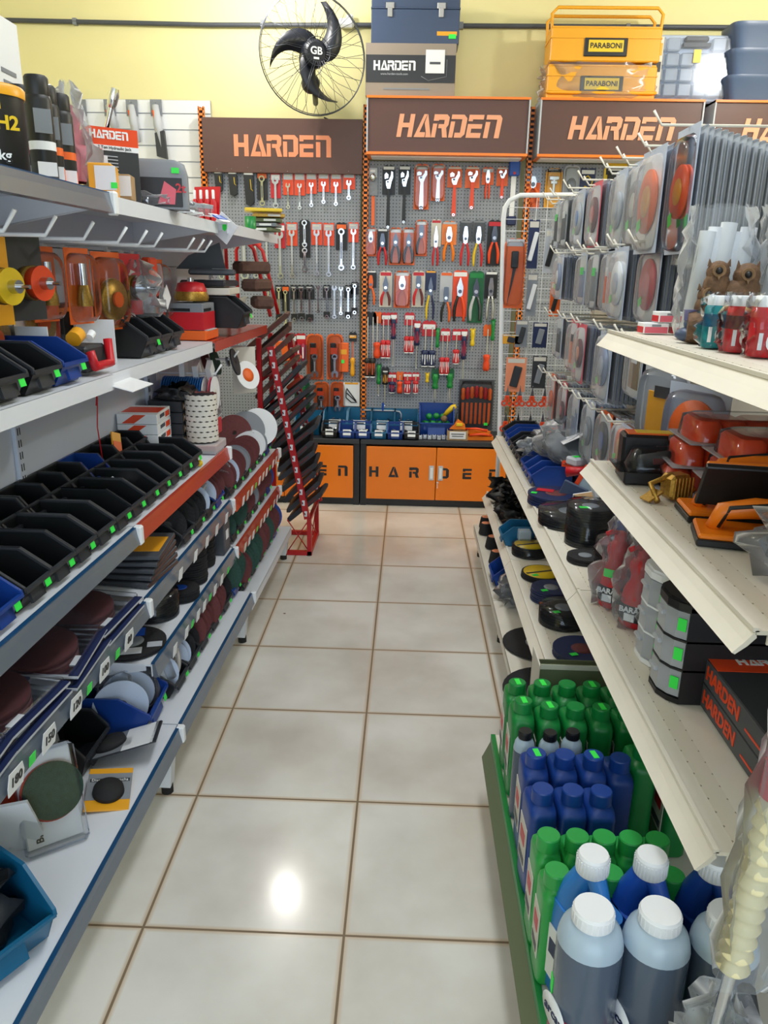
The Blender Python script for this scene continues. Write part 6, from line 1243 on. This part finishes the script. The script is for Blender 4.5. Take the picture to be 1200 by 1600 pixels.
t = thing('wrapped_package', 'large clear wrapped package with white printed paper, on the far bins', 'package', (0.6448, 2.98, ZR + .085), R(8)); MB().bag(.22, .40, .13, 'film', 91, .02, 26, 8, .5).build('wrap', t); MB().bag(.17, .34, .09, 'gray', 92, .015, 20, 6, .5).build('contents', t); MB().prism([(-.10, -.16), (.09, -.20), (.13, -.02), (-.02, .06)], .0, .002, 'paper', 'z').build('printed_paper', t); t2 = [c for c in S.collection.objects if c.parent == t][-1]; t2.location = (-.02, -.05, .085); t2.rotation_euler = (R(-18), R(-22), R(10))
b = MB(); rn = random.Random(3)
for i in range(9): b.box((-.06 + .02 * i, -.14 + .018 * i, .0026), (.035, .004, .0006), 'gray', rz=R(rn.uniform(-30, 30)))
o = b.build('paper_print', t2)
tag(MB().bag(.12, .10, .07, 'film', 93, .016, 18, 6, .5).build('clear_wrapper', loc=(0.5471, 3.107, ZR + .06)), 'shiny crumpled clear wrapper lying over the black bins', 'wrapper')
tag(MB().tube([(0, 0, 0), (.05, -.02, .01), (.10, .02, .015), (.15, .06, .01)], [.02, .014, .018, .012], 'red', 8).box((.05, .04, .015), (.12, .02, .02), 'orange_red', rz=R(-30)).build('red_clamp', loc=(0.5862, 2.716, ZR + .085)), 'red plastic clamp lying across the blue bins', 'clamp')
tag(MB().box((0, 0, .015), (.10, .06, .03), 'lightgray', b=.006).box((-.02, 0, .031), (.03, .02, .001), 'neon').build('grey_case', loc=(0.6448, 2.755, ZR + .105), rz=R(25)), 'small grey box with green sticker beside the red clamp', 'box')
t = thing('spatula_set', 'white and red bladed spreaders leaning behind the disc stacks', 'spreaders', (0.6448, 2.599, ZR), R(-20)); MB().prism([(-.06, .02), (.06, .04), (.08, .12), (-.02, .13)], -.004, 0, 'bottle_ice').build('blade', t); MB().prism([(-.07, .03), (-.06, .02), (.0, .14), (-.02, .14)], -.006, .002, 'orange_red').build('red_edge', t); MB().box((-.05, -.03, .04), (.09, .01, .07), 'toolbox_blue', b=.004, ry=R(20)).build('dark_float', t)
t = thing('small_carton', 'open brown and white carton lying behind the tall black disc stack', 'box', (0.6448, 2.472, ZR), R(30)); MB().box((0, 0, .035), (.14, .09, .07), 'white', b=.002).box((-.01, 0, .071), (.14, .06, .002), 'cardboard').box((-.068, 0, .04), (.006, .08, .05), 'charcoal').build('carton', t)
bin_('navy bin full of white and clear packets behind the red spray bottles', (0.7816, 2.247, ZR), R(180), .18, .17, .09, 'blue_bin', sticker=False)
for i in range(3): tag(MB().prism([(-.03, 0), (.03, 0), (.04, .13), (-.02, .14)], -.006, .006, ('white', 'paper', 'lightgray')[i]).box((0, -.007, .08), (.02, .001, .05), 'charcoal').build('carded_packet', loc=(.655 + .04 * i, 2.34 - .04 * i, ZR + .02), rot=(R(-12), R(15 * i - 20), R(30))), '%s white packet with dark print standing in the navy bin' % ('left', 'middle', 'right')[i], 'packet')
spindle('wide navy and red printed disc stack', (0.5325, 2.599, ZR), .098, 4, .009, 'navy', 'discs of the wide navy printed stack', 'maroon')
tag(MB().box((0, 0, 0), (.06, .035, .001), 'red').box((-.03, -.05, 0), (.02, .02, .001), 'neon').build('red_label', loc=(0.4983, 2.628, ZR + .0385), rz=R(-20)), 'red label on the wide navy printed disc stack', 'label')
spindle('wide grey black disc stack', (0.5373, 2.374, ZR), .10, 5, .008, 'abr_black', 'discs of the wide grey black stack', 'gray', shrink='clear')
spindle('tall film wrapped black disc stack', (0.552, 2.184, ZR), .066, 14, .008, 'abr_black', 'discs of the tall film wrapped stack', 'gray', shrink='clear')
tag(MB().box((0, 0, 0), (.028, .018, .001), 'neon').build('green_sticker', loc=(0.5276, 2.159, ZR + .1185)), 'green price sticker on the tall wrapped disc stack', 'sticker')
spindle('short black disc stack by the red bottles', (0.5862, 1.983, ZR), .058, 9, .009, 'abr_black', 'discs of the short black stack', 'gray', shrink='clear')
spindle('low black disc pair beside the short stack', (0.5129, 2.032, ZR), .05, 2, .008, 'abr_black', 'discs of the low pair', 'gray')
# near bay
def spray(lab, x, y, seed, rz=0):
    t = thing('spray_bottle', lab, 'bottle', (x * .977 - .006, y * .977, ZR), rz)
    MB().lathe([(.034, 0), (.038, .006), (.038, .062), (.034, .085), (.023, .108), (.022, .12), (.028, .138), (.027, .150), (.014, .166)], 'red', 28).build('bottle_body', t)
    MB().lathe([(.0386, .016), (.0386, .056)], 'charcoal', 28).build('dark_label', t); text('BARÃO', .018, 'white', t, (-.0215, -.0335, .046), (R(90), 0, R(-32)), bold=.03); MB().box((-.026, -.0305, .028), (.024, .002, .018), 'white', rz=R(-38)).build('barcode', t)
    MB().lathe([(.014, .15), (.014, .185), (.008, .188)], 'red', 16).tube([(0, 0, .18), (-.02, -.012, .192), (-.038, -.02, .188)], .006, 'red', 8).build('trigger_cap', t)
    MB().bag(.096, .096, .225, 'film', seed, .008, 22, 10, .35, (0, 0, .001), .85).build('clear_bag', t)
    return t
t = spray('farthest red spray bottle in clear bag with green sticker', .535, 1.775, 101); MB().box((-.026, -.030, .092), (.026, .002, .020), 'neon', rz=R(-38)).build('price_sticker', t)
spray('middle red spray bottle in clear bag, fullest view of its label', .560, 1.665, 102); spray('nearest red spray bottle in clear bag beside white drawers', .605, 1.585, 103); spray('red spray bottle in bag at the back behind the others', .665, 1.80, 104); spray('second red spray bottle at the back behind the others', .70, 1.69, 105)
def drawers(lab, loc, w, h, top, frame, dp=.20):
    t = thing('mini_drawer_unit', lab, 'drawer unit', loc)
    def plan(s, o=0): return [(.03 - o, -w / 2 * s), (.012 - o, -w / 2 * .75 * s), (-.0 - o, -w / 2 * .35 * s), (-.0 - o, w / 2 * .35 * s), (.012 - o, w / 2 * .75 * s), (.03 - o, w / 2 * s), (dp, w / 2 * s), (dp, -w / 2 * s)]
    b = MB(); b.prism(plan(1), h - .018, h - .004, top, 'z'); b.prism(plan(.93, -.006), h - .004, h, top, 'z'); b.build('top', t)
    b = MB(); b.prism(plan(1), 0, .010, frame, 'z')
    for s in (-1, 1): b.box((.03 + (dp - .03) / 2, s * (w / 2 - .002), h / 2), (dp - .03, .004, h - .02), frame)
    b.box((dp - .002, 0, h / 2), (.004, w, h - .02), frame)
    for k in (1, 2): b.prism(plan(1), .010 + (h - .028) * k / 3 - .002, .010 + (h - .028) * k / 3 + .002, frame, 'z')
    b.build('frame', t)
    dh = (h - .028) / 3
    for k in range(3):
        z0 = .013 + dh * k; d = MB(); d.prism([(p[0] + .001, p[1]) for p in plan(.95)], z0, z0 + dh - .006, 'frost', 'z'); d = d.build('drawer', t)
        MB().box((.0, .0, z0 + dh * .6), (.014, .035, .010), 'frost', b=.003).build('drawer_handle', d); MB().box((.0195, -w * .445, z0 + dh * .5), (.0025, .016, .024), 'neon', rz=R(49)).build('price_sticker', d)
    return t
drawers('small white three drawer unit with green price stickers', (0.5002, 1.466, ZR), .125, .205, 'white', 'white'); drawers('small black three drawer unit with green price stickers', (0.4934, 1.34, ZR), .125, .205, 'black', 'black')
for i in range(2):
    t = thing('tool_carton', '%s black and orange tool carton lying at the right on main shelf' % ('lower', 'upper')[i], 'box', (0.6839, 1.08, ZR + i * .049), 0); MB().box((0, 0, .024), (.235, .46, .047), 'charcoal', b=.001).build('carton', t)
    MB().box((-.1185, 0, .024), (.001, .458, .045), 'darkgray').build('grey_side', t); text('HARDEN', .036, 'orange_red', t, (-.1195, .118, .024), (R(90), 0, R(-90)), bold=.03); MB().box((-.1195, -.05, .016), (.001, .14, .004), 'orange_red').build('orange_line', t)
    if i: MB().box((0, .19, .0478), (.234, .075, .001), 'orange_red').build('orange_end', t); sign_letters('HARDEn', .024, 'white', t, (-.01, .19, .0484), .98, rot=(R(-90), 0, 0), depth=.0005, wide=.85); MB().tube([(-.04, .08, .049), (0, .10, .049), (.03, .04, .049), (.07, -.02, .049)], .0012, 'lightgray', 4).build('tool_drawing', t)
t = thing('flat_case', 'black case with grey label lying behind the black drawer unit', 'case', (0.7816, 1.387, ZR), 0); MB().box((0, 0, .05), (.13, .12, .10), 'black', b=.004).box((-.066, 0, .06), (.001, .06, .04), 'gray').build('case', t)
# ---- shelf z .96
ZS = .984
t = thing('tool_case', 'black case with orange and yellow sticker at the shelf corner', 'case', (0.5398, 1.706, ZS), R(-6)); MB().box((.03, 0, .045), (.17, .06, .09), 'black', b=.006).build('case', t); MB().box((.03, 0, .0915), (.15, .05, .003), 'orange', b=.001).box((.02, 0, .0935), (.09, .035, .001), 'yellow').build('top_sticker', t)
t = thing('clamshell_pack', 'long black clear clamshell lying in front of the black case', 'blister pack', (0.5784, 1.629, ZS), R(-4)); MB().box((0, 0, .015), (.22, .10, .03), 'black', b=.004).build('tray', t); MB().loft([(.03, .10, .042, .4, 0, 0), (.065, .09, .034, .4, 0, 0), (.072, .08, .026, .4, 0, 0)], 'clear', 24).box((0, 0, .031), (.25, .12, .002), 'clear').build('clear_lid', t); MB().tube([(-.07, 0, .042), (0, .01, .05), (.07, -.0, .042)], [.014, .018, .012], 'charcoal', 10).box((.0, .0, .045), (.09, .03, .012), 'maroon').build('tool', t); MB().box((.06, .03, .073), (.03, .016, .001), 'neon').build('price_sticker', t)
for i, (x, y, k) in enumerate(((.66, 1.60, 0), (.68, 1.60, 1), (.70, 1.59, 2), (.69, 1.42, 0), (.70, 1.42, 1), (.71, 1.41, 2))):
    t = thing('tool_clamshell', 'orange tool in clear clamshell, %s of the %s stack' % (('bottom', 'middle', 'top')[k], ('far', 'near')[i // 3]), 'blister pack', (x, y, ZS + .052 * k), R(-8 + 3 * k), 'orange tool clamshells')
    MB().box((0, 0, .002), (.26, .165, .003), 'clearblue', b=.001).build('tray_flange', t)
    b = MB()
    for s, ww in ((-.085, .05), (-.035, .05), (.05, .12)): b.loft([(.003, ww / 2, .062, .35, s, 0), (.036, ww / 2, .060, .35, s, 0), (.044, ww / 2 * .8, .05, .4, s, 0)], 'orange_red', 20)
    b.build('orange_tool', t); MB().loft([(.004, .12, .072, .35, 0, 0), (.044, .115, .068, .35, 0, 0), (.050, .10, .055, .4, 0, 0)], 'clear', 28).build('clear_cover', t)
t = thing('brass_hinge_set', 'brass coloured wire and hook bundle at the shelf front', 'hardware', (0.5254, 1.48, ZS), R(20)); MB().tube([(-.04, -.02, .005), (-.03, .02, .03), (0, .0, .05), (.03, .02, .045), (.045, -.02, .02)], .006, 'brass', 8).build('hook', t); MB().box((.015, 0, .028), (.05, .045, .05), 'brass', b=.008).build('coil', t); MB().box((-.04, 0, .012), (.035, .03, .004), 'brass', ry=R(-30)).build('plate', t)
for i in range(6): MB().cyl((-.005 + i * .008, -.024, .008), (-.005 + i * .008, -.024, .05), .0025, 'brass', 6).build('spring', t)
def trowel(lab, loc, rz, tilt):
    t = thing('grout_float', lab, 'float', loc, 0, None, (tilt, 0, rz)); MB().box((0, 0, .006), (.24, .10, .012), 'black', b=.002).build('sole', t); MB().box((0, 0, .016), (.235, .095, .010), 'orange_paint', b=.003).build('foam', t)
    MB().tube([(-.09, 0, .02), (-.08, 0, .05), (-.03, 0, .06), (.04, 0, .058), (.085, 0, .045), (.09, 0, .02)], [.014, .016, .018, .018, .016, .012], 'orange_paint', 12).build('grip', t); MB().tube([(-.085, -.012, .025), (-.07, -.013, .06), (.0, -.014, .072), (.07, -.012, .056)], .004, 'black', 6).build('grip_line', t); return t
trowel('upper orange handled black float tilted on its side', (0.6362, 1.287, ZS + .075), R(-10), R(-55)); trowel('lower orange handled black float lying flat at front', (0.6121, 1.224, ZS), R(-14), 0); trowel('orange handled float mostly hidden behind the tilted one', (0.6362, 1.369, ZS), R(-5), 0)
t = thing('bagged_hardware', 'clear bag with metal tin beside the orange boxes', 'bag', (0.6073, 1.099, ZS)); MB().bag(.14, .12, .11, 'clearblue', 111, .012, 20, 8, .6).build('bag', t); MB().lathe([(.03, 0), (.034, .004), (.034, .045), (.02, .05)], 'brass', 24, (0, 0, .004)).build('metal_tin', t); MB().box((.02, .01, .02), (.05, .03, .03), 'orange_red').build('orange_piece', t)
for i in range(3): tag(MB().box((0, 0, .032), (.16, .13, .063), 'orange_paint', b=.002).box((-.081, 0, .03), (.001, .08, .002), 'offwhite').build('orange_carton', loc=(.66, .99 , ZS + .065 * i), rz=R(3 * i - 2)), 'plain orange carton at right edge, %s of its stack' % ('lowest', 'middle', 'top')[i], 'box', 'orange cartons at the right edge')
# ---- top shelf z 1.285
ZQ = 1.2905
for i, (x, y, z) in enumerate(((.535, 1.74, 0), (.60, 1.73, 0), (.565, 1.74, .024))): tag(MB().box((0, 0, .0115), (.055, .04, .0225), 'white', b=.001).box((0, -.0205, .008), (.05, .001, .013), 'pink').box((-.028, 0, .008), (.001, .035, .013), 'red').box((.0, -.0205, .0175), (.02, .001, .004), 'gray').build('medicine_box', loc=(x, y, ZQ + z), rz=R(4)), ('lower left', 'lower right', 'top')[i] + ' small white and red box at the top shelf corner', 'box')
for i, (x, y, w, lab) in enumerate(((.60, 1.60, .13, 'tall clear bag of white tubes at left on top shelf'), (.735, 1.58, .12, 'tall clear bag of white tubes behind the owl figure'), (.72, 1.36, .10, 'tall clear bag of white tubes at the right edge'))):
    t = thing('bagged_tubes', lab, 'bag', (x, y, ZQ), 0); rn = random.Random(i)
    for k in range(5): MB().cyl((-w * .3 + k * w * .15, .01 * (k % 2), .01), (-w * .26 + k * w * .15 + .01, .01 * (k % 2), .205 + .008 * (k % 3)), .0155, 'white', 12).build('white_tube', t)
    MB().bag(w, .085, .25, 'film', 120 + i, .005, 24, 10, .9, (0, 0, .002), .95).build('clear_bag', t)
t = thing('owl_figurine', 'brown carved owls figurine with round eyes on a log base', 'figurine', (.592, 1.50, ZQ), R(-14))
b = MB()
for (ex, ez, r) in ((-.022, .128, .021), (.028, .122, .024), (-.034, .086, .019)):
    b.ball((ex, 0, ez), r, 'owl', 16, 10, (1, .8, 1)); b.ball((ex, .0, ez - r * 1.2), r * 1.15, 'owl', 14, 10, (1, .8, 1.3))
    b.lathe([(.008, 0), (.0115, .003), (.012, .0), (.009, -.002)], 'skin_wood', 18, (ex, -r * .78, ez + .003), (0, -1, .1)); b.ball((ex, -r * .78, ez + .003), .0065, 'black', 12, 8)
    b.prism([(ex - .003, ez - .006), (ex + .003, ez - .006), (ex, ez - .014)][::-1], -r - .002, -r + .004, 'skin_wood'); 
    for s in (-1, 1): b.prism([(ex + s * .012, ez + r * .6), (ex + s * .02, ez + r * .5), (ex + s * .018, ez + r * 1.15)][::s], -.006, .004, 'owl')
b.ball((.02, 0, .08), .036, 'owl', 16, 10, (1, .7, 1.1)); b.cyl((-.005, 0, .02), (-.01, 0, .06), .016, 'owl', 12, .02); b.build('owls', t)
MB().lathe([(.028, -.055), (.034, -.03), (.035, .03), (.027, .055)], 'owl', 20, (-.01, .0, .028), (1, 0, 0), sy=1.3).build('log_base', t)
t = thing('blue_flower_pot', 'small blue grey glass ornament left of the owls', 'ornament', (.535, 1.515, ZQ), 0); MB().ball((0, 0, .014), .022, 'toolbox_blue', 14, 8, (1.2, 1, .65)).ball((.0, 0, .034), .012, 'crate_blue', 12, 8).lathe([(.012, .04), (.014, .058), (.016, .06)], 'slate_violet', 14).build('ornament', t)
def tall_bottle(lab, x, y, body, h, r, txt, lblc, seed, name='sealant_bottle'):
    t = thing(name, lab, 'bottle', (x, y, ZQ), 0)
    MB().lathe([(r * .9, 0), (r, .004), (r, h * .78), (r * .82, h * .84)], body, 24).build('bottle_body', t); MB().lathe([(r * .86, h * .80), (r * .88, h), (r * .8, h * 1.01)], 'white', 24).build('cap', t)
    MB().lathe([(r * 1.01, h * .42), (r * 1.01, h * .66)], lblc, 24).build('label_band', t)
    text(txt, .034 if txt == '10' else .016, 'white', t, (-r * .35, -r * .98, h * .25), (R(90), 0, R(-22)), bold=.04); text('Güia', .014, 'white', t, (r * .1, -r * 1.03, h * .50), (R(90), 0, 0), bold=.03) if lblc == 'red' else None
    MB().bag(r * 2.3, r * 2.3, h * 1.05, 'clear', seed, .004, 18, 8, .8).build('clear_bag', t); return t
tall_bottle('teal labelled bottle with white cap right of the owls', .540, 1.40, 'teal', .088, .022, '10', 'teal_bin', 131); tall_bottle('first red bottle marked 10, beside the teal one', .552, 1.325, 'red', .090, .024, '10', 'maroon', 132); tall_bottle('second red bottle marked 10 with yellow and black print', .562, 1.25, 'red', .092, .026, '10', 'red', 133); tall_bottle('red bottle cut by the right edge of the photo', .60, 1.18, 'red', .09, .026, '10', 'red', 134)
t = thing('paint_brush', 'teal edged round brush head at the right edge behind the bags', 'brush', (.755, 1.42, ZQ), 0); MB().cyl((0, 0, 0), (0, 0, .235), .012, 'skin_wood', 12).build('handle', t); MB().lathe([(.012, .0), (.034, .01), (.036, .04), (.02, .055)], 'teal', 20, (0, 0, .23)).build('head', t)
tag(MB().bag(.12, .10, .10, 'teal', 141, .01, 18, 6, .8).box((0, -.052, .06), (.10, .004, .03), 'orange').box((0, -.055, .03), (.10, .003, .02), 'magenta').build('teal_package', loc=(.78, 1.36, ZQ)), 'teal package with orange and purple stripes at right edge', 'package')
tag(MB().cyl((0, 0, 0), (0, 0, .42), .03, 'offwhite', 16).build('cream_roll', loc=(.82, 1.62, ZQ)), 'tall cream roll standing behind the bags at the right edge', 'roll')

# ================================================================ HOOKS AND HANGING PACKS ON THE RIGHT PANEL
def rhook(y, z, lab, L=.27): return hook((RX, y, z), L, R(180), lab, 'cream hooks on the right panel', 'cream_metal', .0032, .03)
def back_pack(lab, loc, w, h, grp_, m='slate', sh='clearblue'):
    key = (round(w, 3), round(h, 3), m)
    if key not in BP:
        b = MB(); b.box((0, 0, -h / 2), (.004, w * .86, h * .90), m, b=.001); b.box((0, 0, -h / 2), (.011, w, h), sh, b=.002); BP[key] = b.build('blister_pack')
        o = BP[key]; o.location = loc; return tag(o, lab, 'blister pack', grp_)
    o = BP[key].copy(); S.collection.objects.link(o); o.location = loc; return tag(o, lab, 'blister pack', grp_)
BP = {}
def disc_front(m, c2=None, oval=False):
    def fn(t, w, h):
        r = min(w, h) * .40; MB().lathe([(.012, 0), (r, 0), (r, .006), (.012, .008)], m, 30, (.003, 0, -h * .5), (1, 0, 0)).build('disc', t)
        MB().lathe([(.006, .0085), (r * .5, .009), (r * .5, .008)], c2 or 'steel', 24, (.003, 0, -h * .5), (1, 0, 0)).build('disc_label', t)
        MB().box((.012, -w * .2, -h * .72), (.001, w * .16, h * .10), 'neon', rx=R(20)).build('price_sticker', t)
    return fn
def sheet_front(m, c2):
    def fn(t, w, h): MB().box((.003, 0, -h * .6), (.003, w * .7, h * .5), m, b=.001).box((.006, 0, -h * .35), (.002, w * .4, h * .14), c2).build('product', t)
    return fn
rows4 = [
 (1.735, [(2.20, .20, .26, 12, 'ice', disc_front('orange', 'gold'), 'slate', 'orange'), (2.42, .17, .24, 9, 'ice', disc_front('gray', 'white'), 'slate', 'grey'), (2.62, .14, .24, 7, 'ice', disc_front('lightgray', 'ice'), 'slate', 'pale grey'), (2.95, .15, .22, 6, 'pink', disc_front('maroon', 'red'), 'slate_dark', 'maroon'), (3.22, .15, .21, 8, 'ice', disc_front('lightgray', 'lightblue'), 'slate', 'light blue'), (3.52, .12, .20, 6, 'gray', sheet_front('darkgray', 'white'), 'gray', 'grey tool'), (3.70, .10, .20, 5, 'ice', sheet_front('black', 'neon'), 'gray', 'black tool')]),
 (1.50, [(2.20, .17, .21, 8, 'ice', disc_front('red', 'pink'), 'slate', 'red'), (2.43, .16, .21, 12, 'ice', disc_front('white', 'ice'), 'slate', 'white'), (2.66, .10, .20, 7, 'ice', sheet_front('orange', 'white'), 'slate', 'orange tool'), (2.86, .10, .20, 6, 'gray', sheet_front('gray', 'neon'), 'slate', 'grey tool'), (3.06, .12, .19, 9, 'ice', sheet_front('slate', 'neon'), 'slate', 'slate blue'), (3.40, .14, .18, 14, 'ice', disc_front('slate', 'white'), 'slate_dark', 'dark blue')]),
 (1.25, [(2.24, .13, .17, 6, 'ice', sheet_front('brass', 'white'), 'slate', 'brass tool'), (2.50, .16, .22, 12, 'ice', disc_front('slate', 'ice'), 'slate', 'slate disc'), (2.86, .13, .21, 12, 'pink', disc_front('maroon', 'letter'), 'slate_violet', 'violet and maroon'), (3.12, .13, .20, 4, 'pink', sheet_front('letter', 'charcoal'), 'slate_violet', 'pinkish paper'), (3.42, .12, .18, 6, 'ice', sheet_front('charcoal', 'gray'), 'gray', 'charcoal tool')]),
 (.995, [(2.28, .20, .15, 4, 'ice', disc_front('orange', 'gold'), 'orange', 'orange and gold disc'), (2.50, .16, .20, 5, 'orange', disc_front('charcoal', 'blue'), 'orange', 'orange patterned'), (2.72, .13, .22, 7, 'ice', disc_front('gray', 'ice'), 'slate', 'ice grey'), (2.97, .12, .24, 9, 'ice', sheet_front('slate', 'white'), 'slate_dark', 'navy'), (3.20, .10, .24, 6, 'pink', disc_front('maroon', 'pink'), 'slate_dark', 'pink and maroon'), (3.47, .09, .22, 3, 'orange', disc_front('orange', 'letter'), 'letter', 'peach disc')])]
RN = ('top', 'second', 'third', 'lowest')
for ri, (z, lst) in enumerate(rows4):
    for ci, (y, w, h, n, bk_, fr_, bm, cl) in enumerate(lst):
        rhook(y, z, 'cream hook, %s from the camera in the %s hook row at right' % (ORD[ci], RN[ri])); rhook(y + .035, z - .014, 'lower cream hook of the pair, %s in the %s right hook row' % (ORD[ci], RN[ri]), .24)
        x0 = .665 if n < 11 else .64
        gname = '%s packs on the %s right hook row' % (cl, RN[ri])
        hung_pack('front pack with %s face on the %s right hook row' % (cl, RN[ri]), (x0 - .012, y, z - .006), R(180), w, h, bk_, fr_, None, 'film', dep=.02)
        for k in range(n): back_pack('clear pack behind the %s faced front pack, %s hook row' % (cl, RN[ri]), (x0 + .008 + k * .0135, y + .002 * ((k * 3) % 4 - 1.5), z - .006 - .002 * (k % 3)), w, h, gname, bm)
# tall pale stack of big blister packs above the near shelf
for k in range(14): back_pack('tall clear blister pack in the big stack above the white tube bags', (.655 + k * .0145, 1.97 + .003 * ((k * 5) % 3), 1.738 - .0035 * k), .12, .30, 'tall blister packs above the tube bags', 'haze', 'film')
t = hung_pack('tall clear pack with orange disc fronting the big pale stack', (.635, 1.97, 1.742), R(180), .15, .28, 'ice', disc_front('orange_red', 'gold'), None, 'clear', dep=.02)
rhook(1.97, 1.745, 'cream hook carrying the tallest pale stack of blister packs', .30)
# packs under the top shelf corner
t = hung_pack('yellow and black carded clear pack under the cream shelf corner', (.66, 1.98, 1.20), R(205), .16, .21, 'lightgray', sheet_front('gold', 'charcoal'), None, 'clear')
t = hung_pack('orange ring disc pack under the cream shelf corner', (.68, 1.80, 1.17), R(205), .19, .22, 'ice', disc_front('orange', 'gold'), None, 'clear')

# ================================================================ WHITE WIRE STAND
GY = 3.86
ws = thing('wire_grid_stand', 'white tubular stand with wire grid between gondola and pegboards', 'display stand', (0, 0, 0))
MB().tube([(.485, GY, .012), (.474, GY, .66), (.428, GY, 1.66), (.432, GY, 1.71), (.452, GY, 1.742), (.50, GY, 1.765), (.95, GY, 1.775), (.985, GY, 1.74), (.985, GY, .012)], .011, 'white', 12).build('tube_frame', ws)
for x in (.485, .985): MB().box((x, GY, .006), (.04, .34, .012), 'white', b=.003).build('foot_bar', ws)
b = MB()
z = .62
while z < 1.72: b.cyl((.476 - (z - .66) * .046, GY, z), (.98, GY, z), .0016, 'white', 5); z += .052
for i in range(9): b.cyl((.53 + i * .05, GY, .55), (.53 + i * .05, GY, 1.76), .0016, 'white', 5)
b.build('wire_grid', ws)
GW = GY - .004
def gthing(name, lab, cat, x, z, fn, h, w): t = thing(name, lab, cat, (x, GW, z)); peg(t, .012); fn(t, h, w); return t
gthing('chisel_pack', 'orange clamshell with black long nosed tool at the post of the white stand', 'tool pack', .492, 1.575, lambda t, h, w: (card(t, w, h, 'orange', head=(.06, .1, 'lightgray')), MB().box((0, -.016, -h * .3), (w * .34, .02, h * .24), 'black', b=.004).prism([(-w * .05, -h * .4), (w * .1, -h * .4), (-w * .25, -h * .95)][::-1], -.02, -.008, 'charcoal').build('tool', t), shell(t, w * .94, h * .94, .03, -h * .03)), .32, .10)
gl = [('navy', 'white', 'navy topped long white tool pack', .575, 1.66, .22, .05), ('gray', 'white', 'grey strip pack beside the orange clamshell', .585, 1.42, .20, .05), ('lightgray', 'black', 'pale pack with black tool high on the wire grid', .66, 1.62, .20, .06), ('orange', 'black', 'orange and black narrow pack on the wire grid', .70, 1.38, .16, .05), ('gray', 'charcoal', 'grey tool pack at mid height of the wire grid', .55, 1.20, .13, .06), ('navy', 'gray', 'navy pack at mid height of the wire grid', .64, 1.19, .12, .07), ('gold', 'charcoal', 'yellow small box hanging by the stand post', .50, 1.13, .045, .09), ('letter', 'charcoal', 'clear pack with black flat bar low on the grid', .535, 1.02, .17, .10), ('charcoal', 'gray', 'dark narrow tools pack low on the grid', .65, 1.03, .16, .07)]
for bk_, pm, lab, x, z, h, w in gl: gthing('tool_pack', lab, 'tool pack', x, z, lambda t, h, w: (card(t, w, h, bk_, 'flat', head=(.1, .12, 'offwhite'), mark=None), MB().box((0, -.014, -h * .55), (w * .4, .012, h * .6), pm, b=.003, ry=R(12)).build('tool', t)), h, w)
for i in range(10):
    r, c = divmod(i, 5); gthing('scissors', 'orange handled scissors, %s from left in the %s scissor row of the grid' % (ORD[c], ('upper', 'lower')[r]), 'scissors', .50 + c * .062, .88 - r * .13, lambda t, h, w: (ring(MB_1 := MB(), -w * .25, -h * .7, w * .27, w * .14, -.018, -.008, 'orange_red'), ring(MB_1, w * .25, -h * .7, w * .27, w * .14, -.018, -.008, 'orange_red'), MB_1.box((-w * .12, -.013, -h * .5), (w * .22, .01, h * .24), 'orange_red', b=.003, ry=R(10)), MB_1.box((w * .12, -.013, -h * .5), (w * .22, .01, h * .24), 'orange_red', b=.003, ry=R(-10)), MB_1.build('handles', t), MB().prism([(-w * .16, -h * .4), (w * .16, -h * .4), (0, 0)], -.015, -.010, 'steel').build('blades', t)), .125, .056)

# every repeat carries a group of its own kind and place
fam = {}
for o in S.collection.objects:
    if o.parent is None and 'label' in o and 'group' not in o:
        side = 'on the left shelves' if o.location.x < -.45 and o.location.y < 4.3 else 'on the right shelves' if o.location.x > .2 and o.location.y < 4.3 else 'on the back wall'
        fam.setdefault((o.name.split('.')[0], side), []).append(o)
for (nm, side), l in fam.items():
    if len(l) > 2:
        for o in l: o['group'] = nm.replace('_', ' ') + ' items ' + side
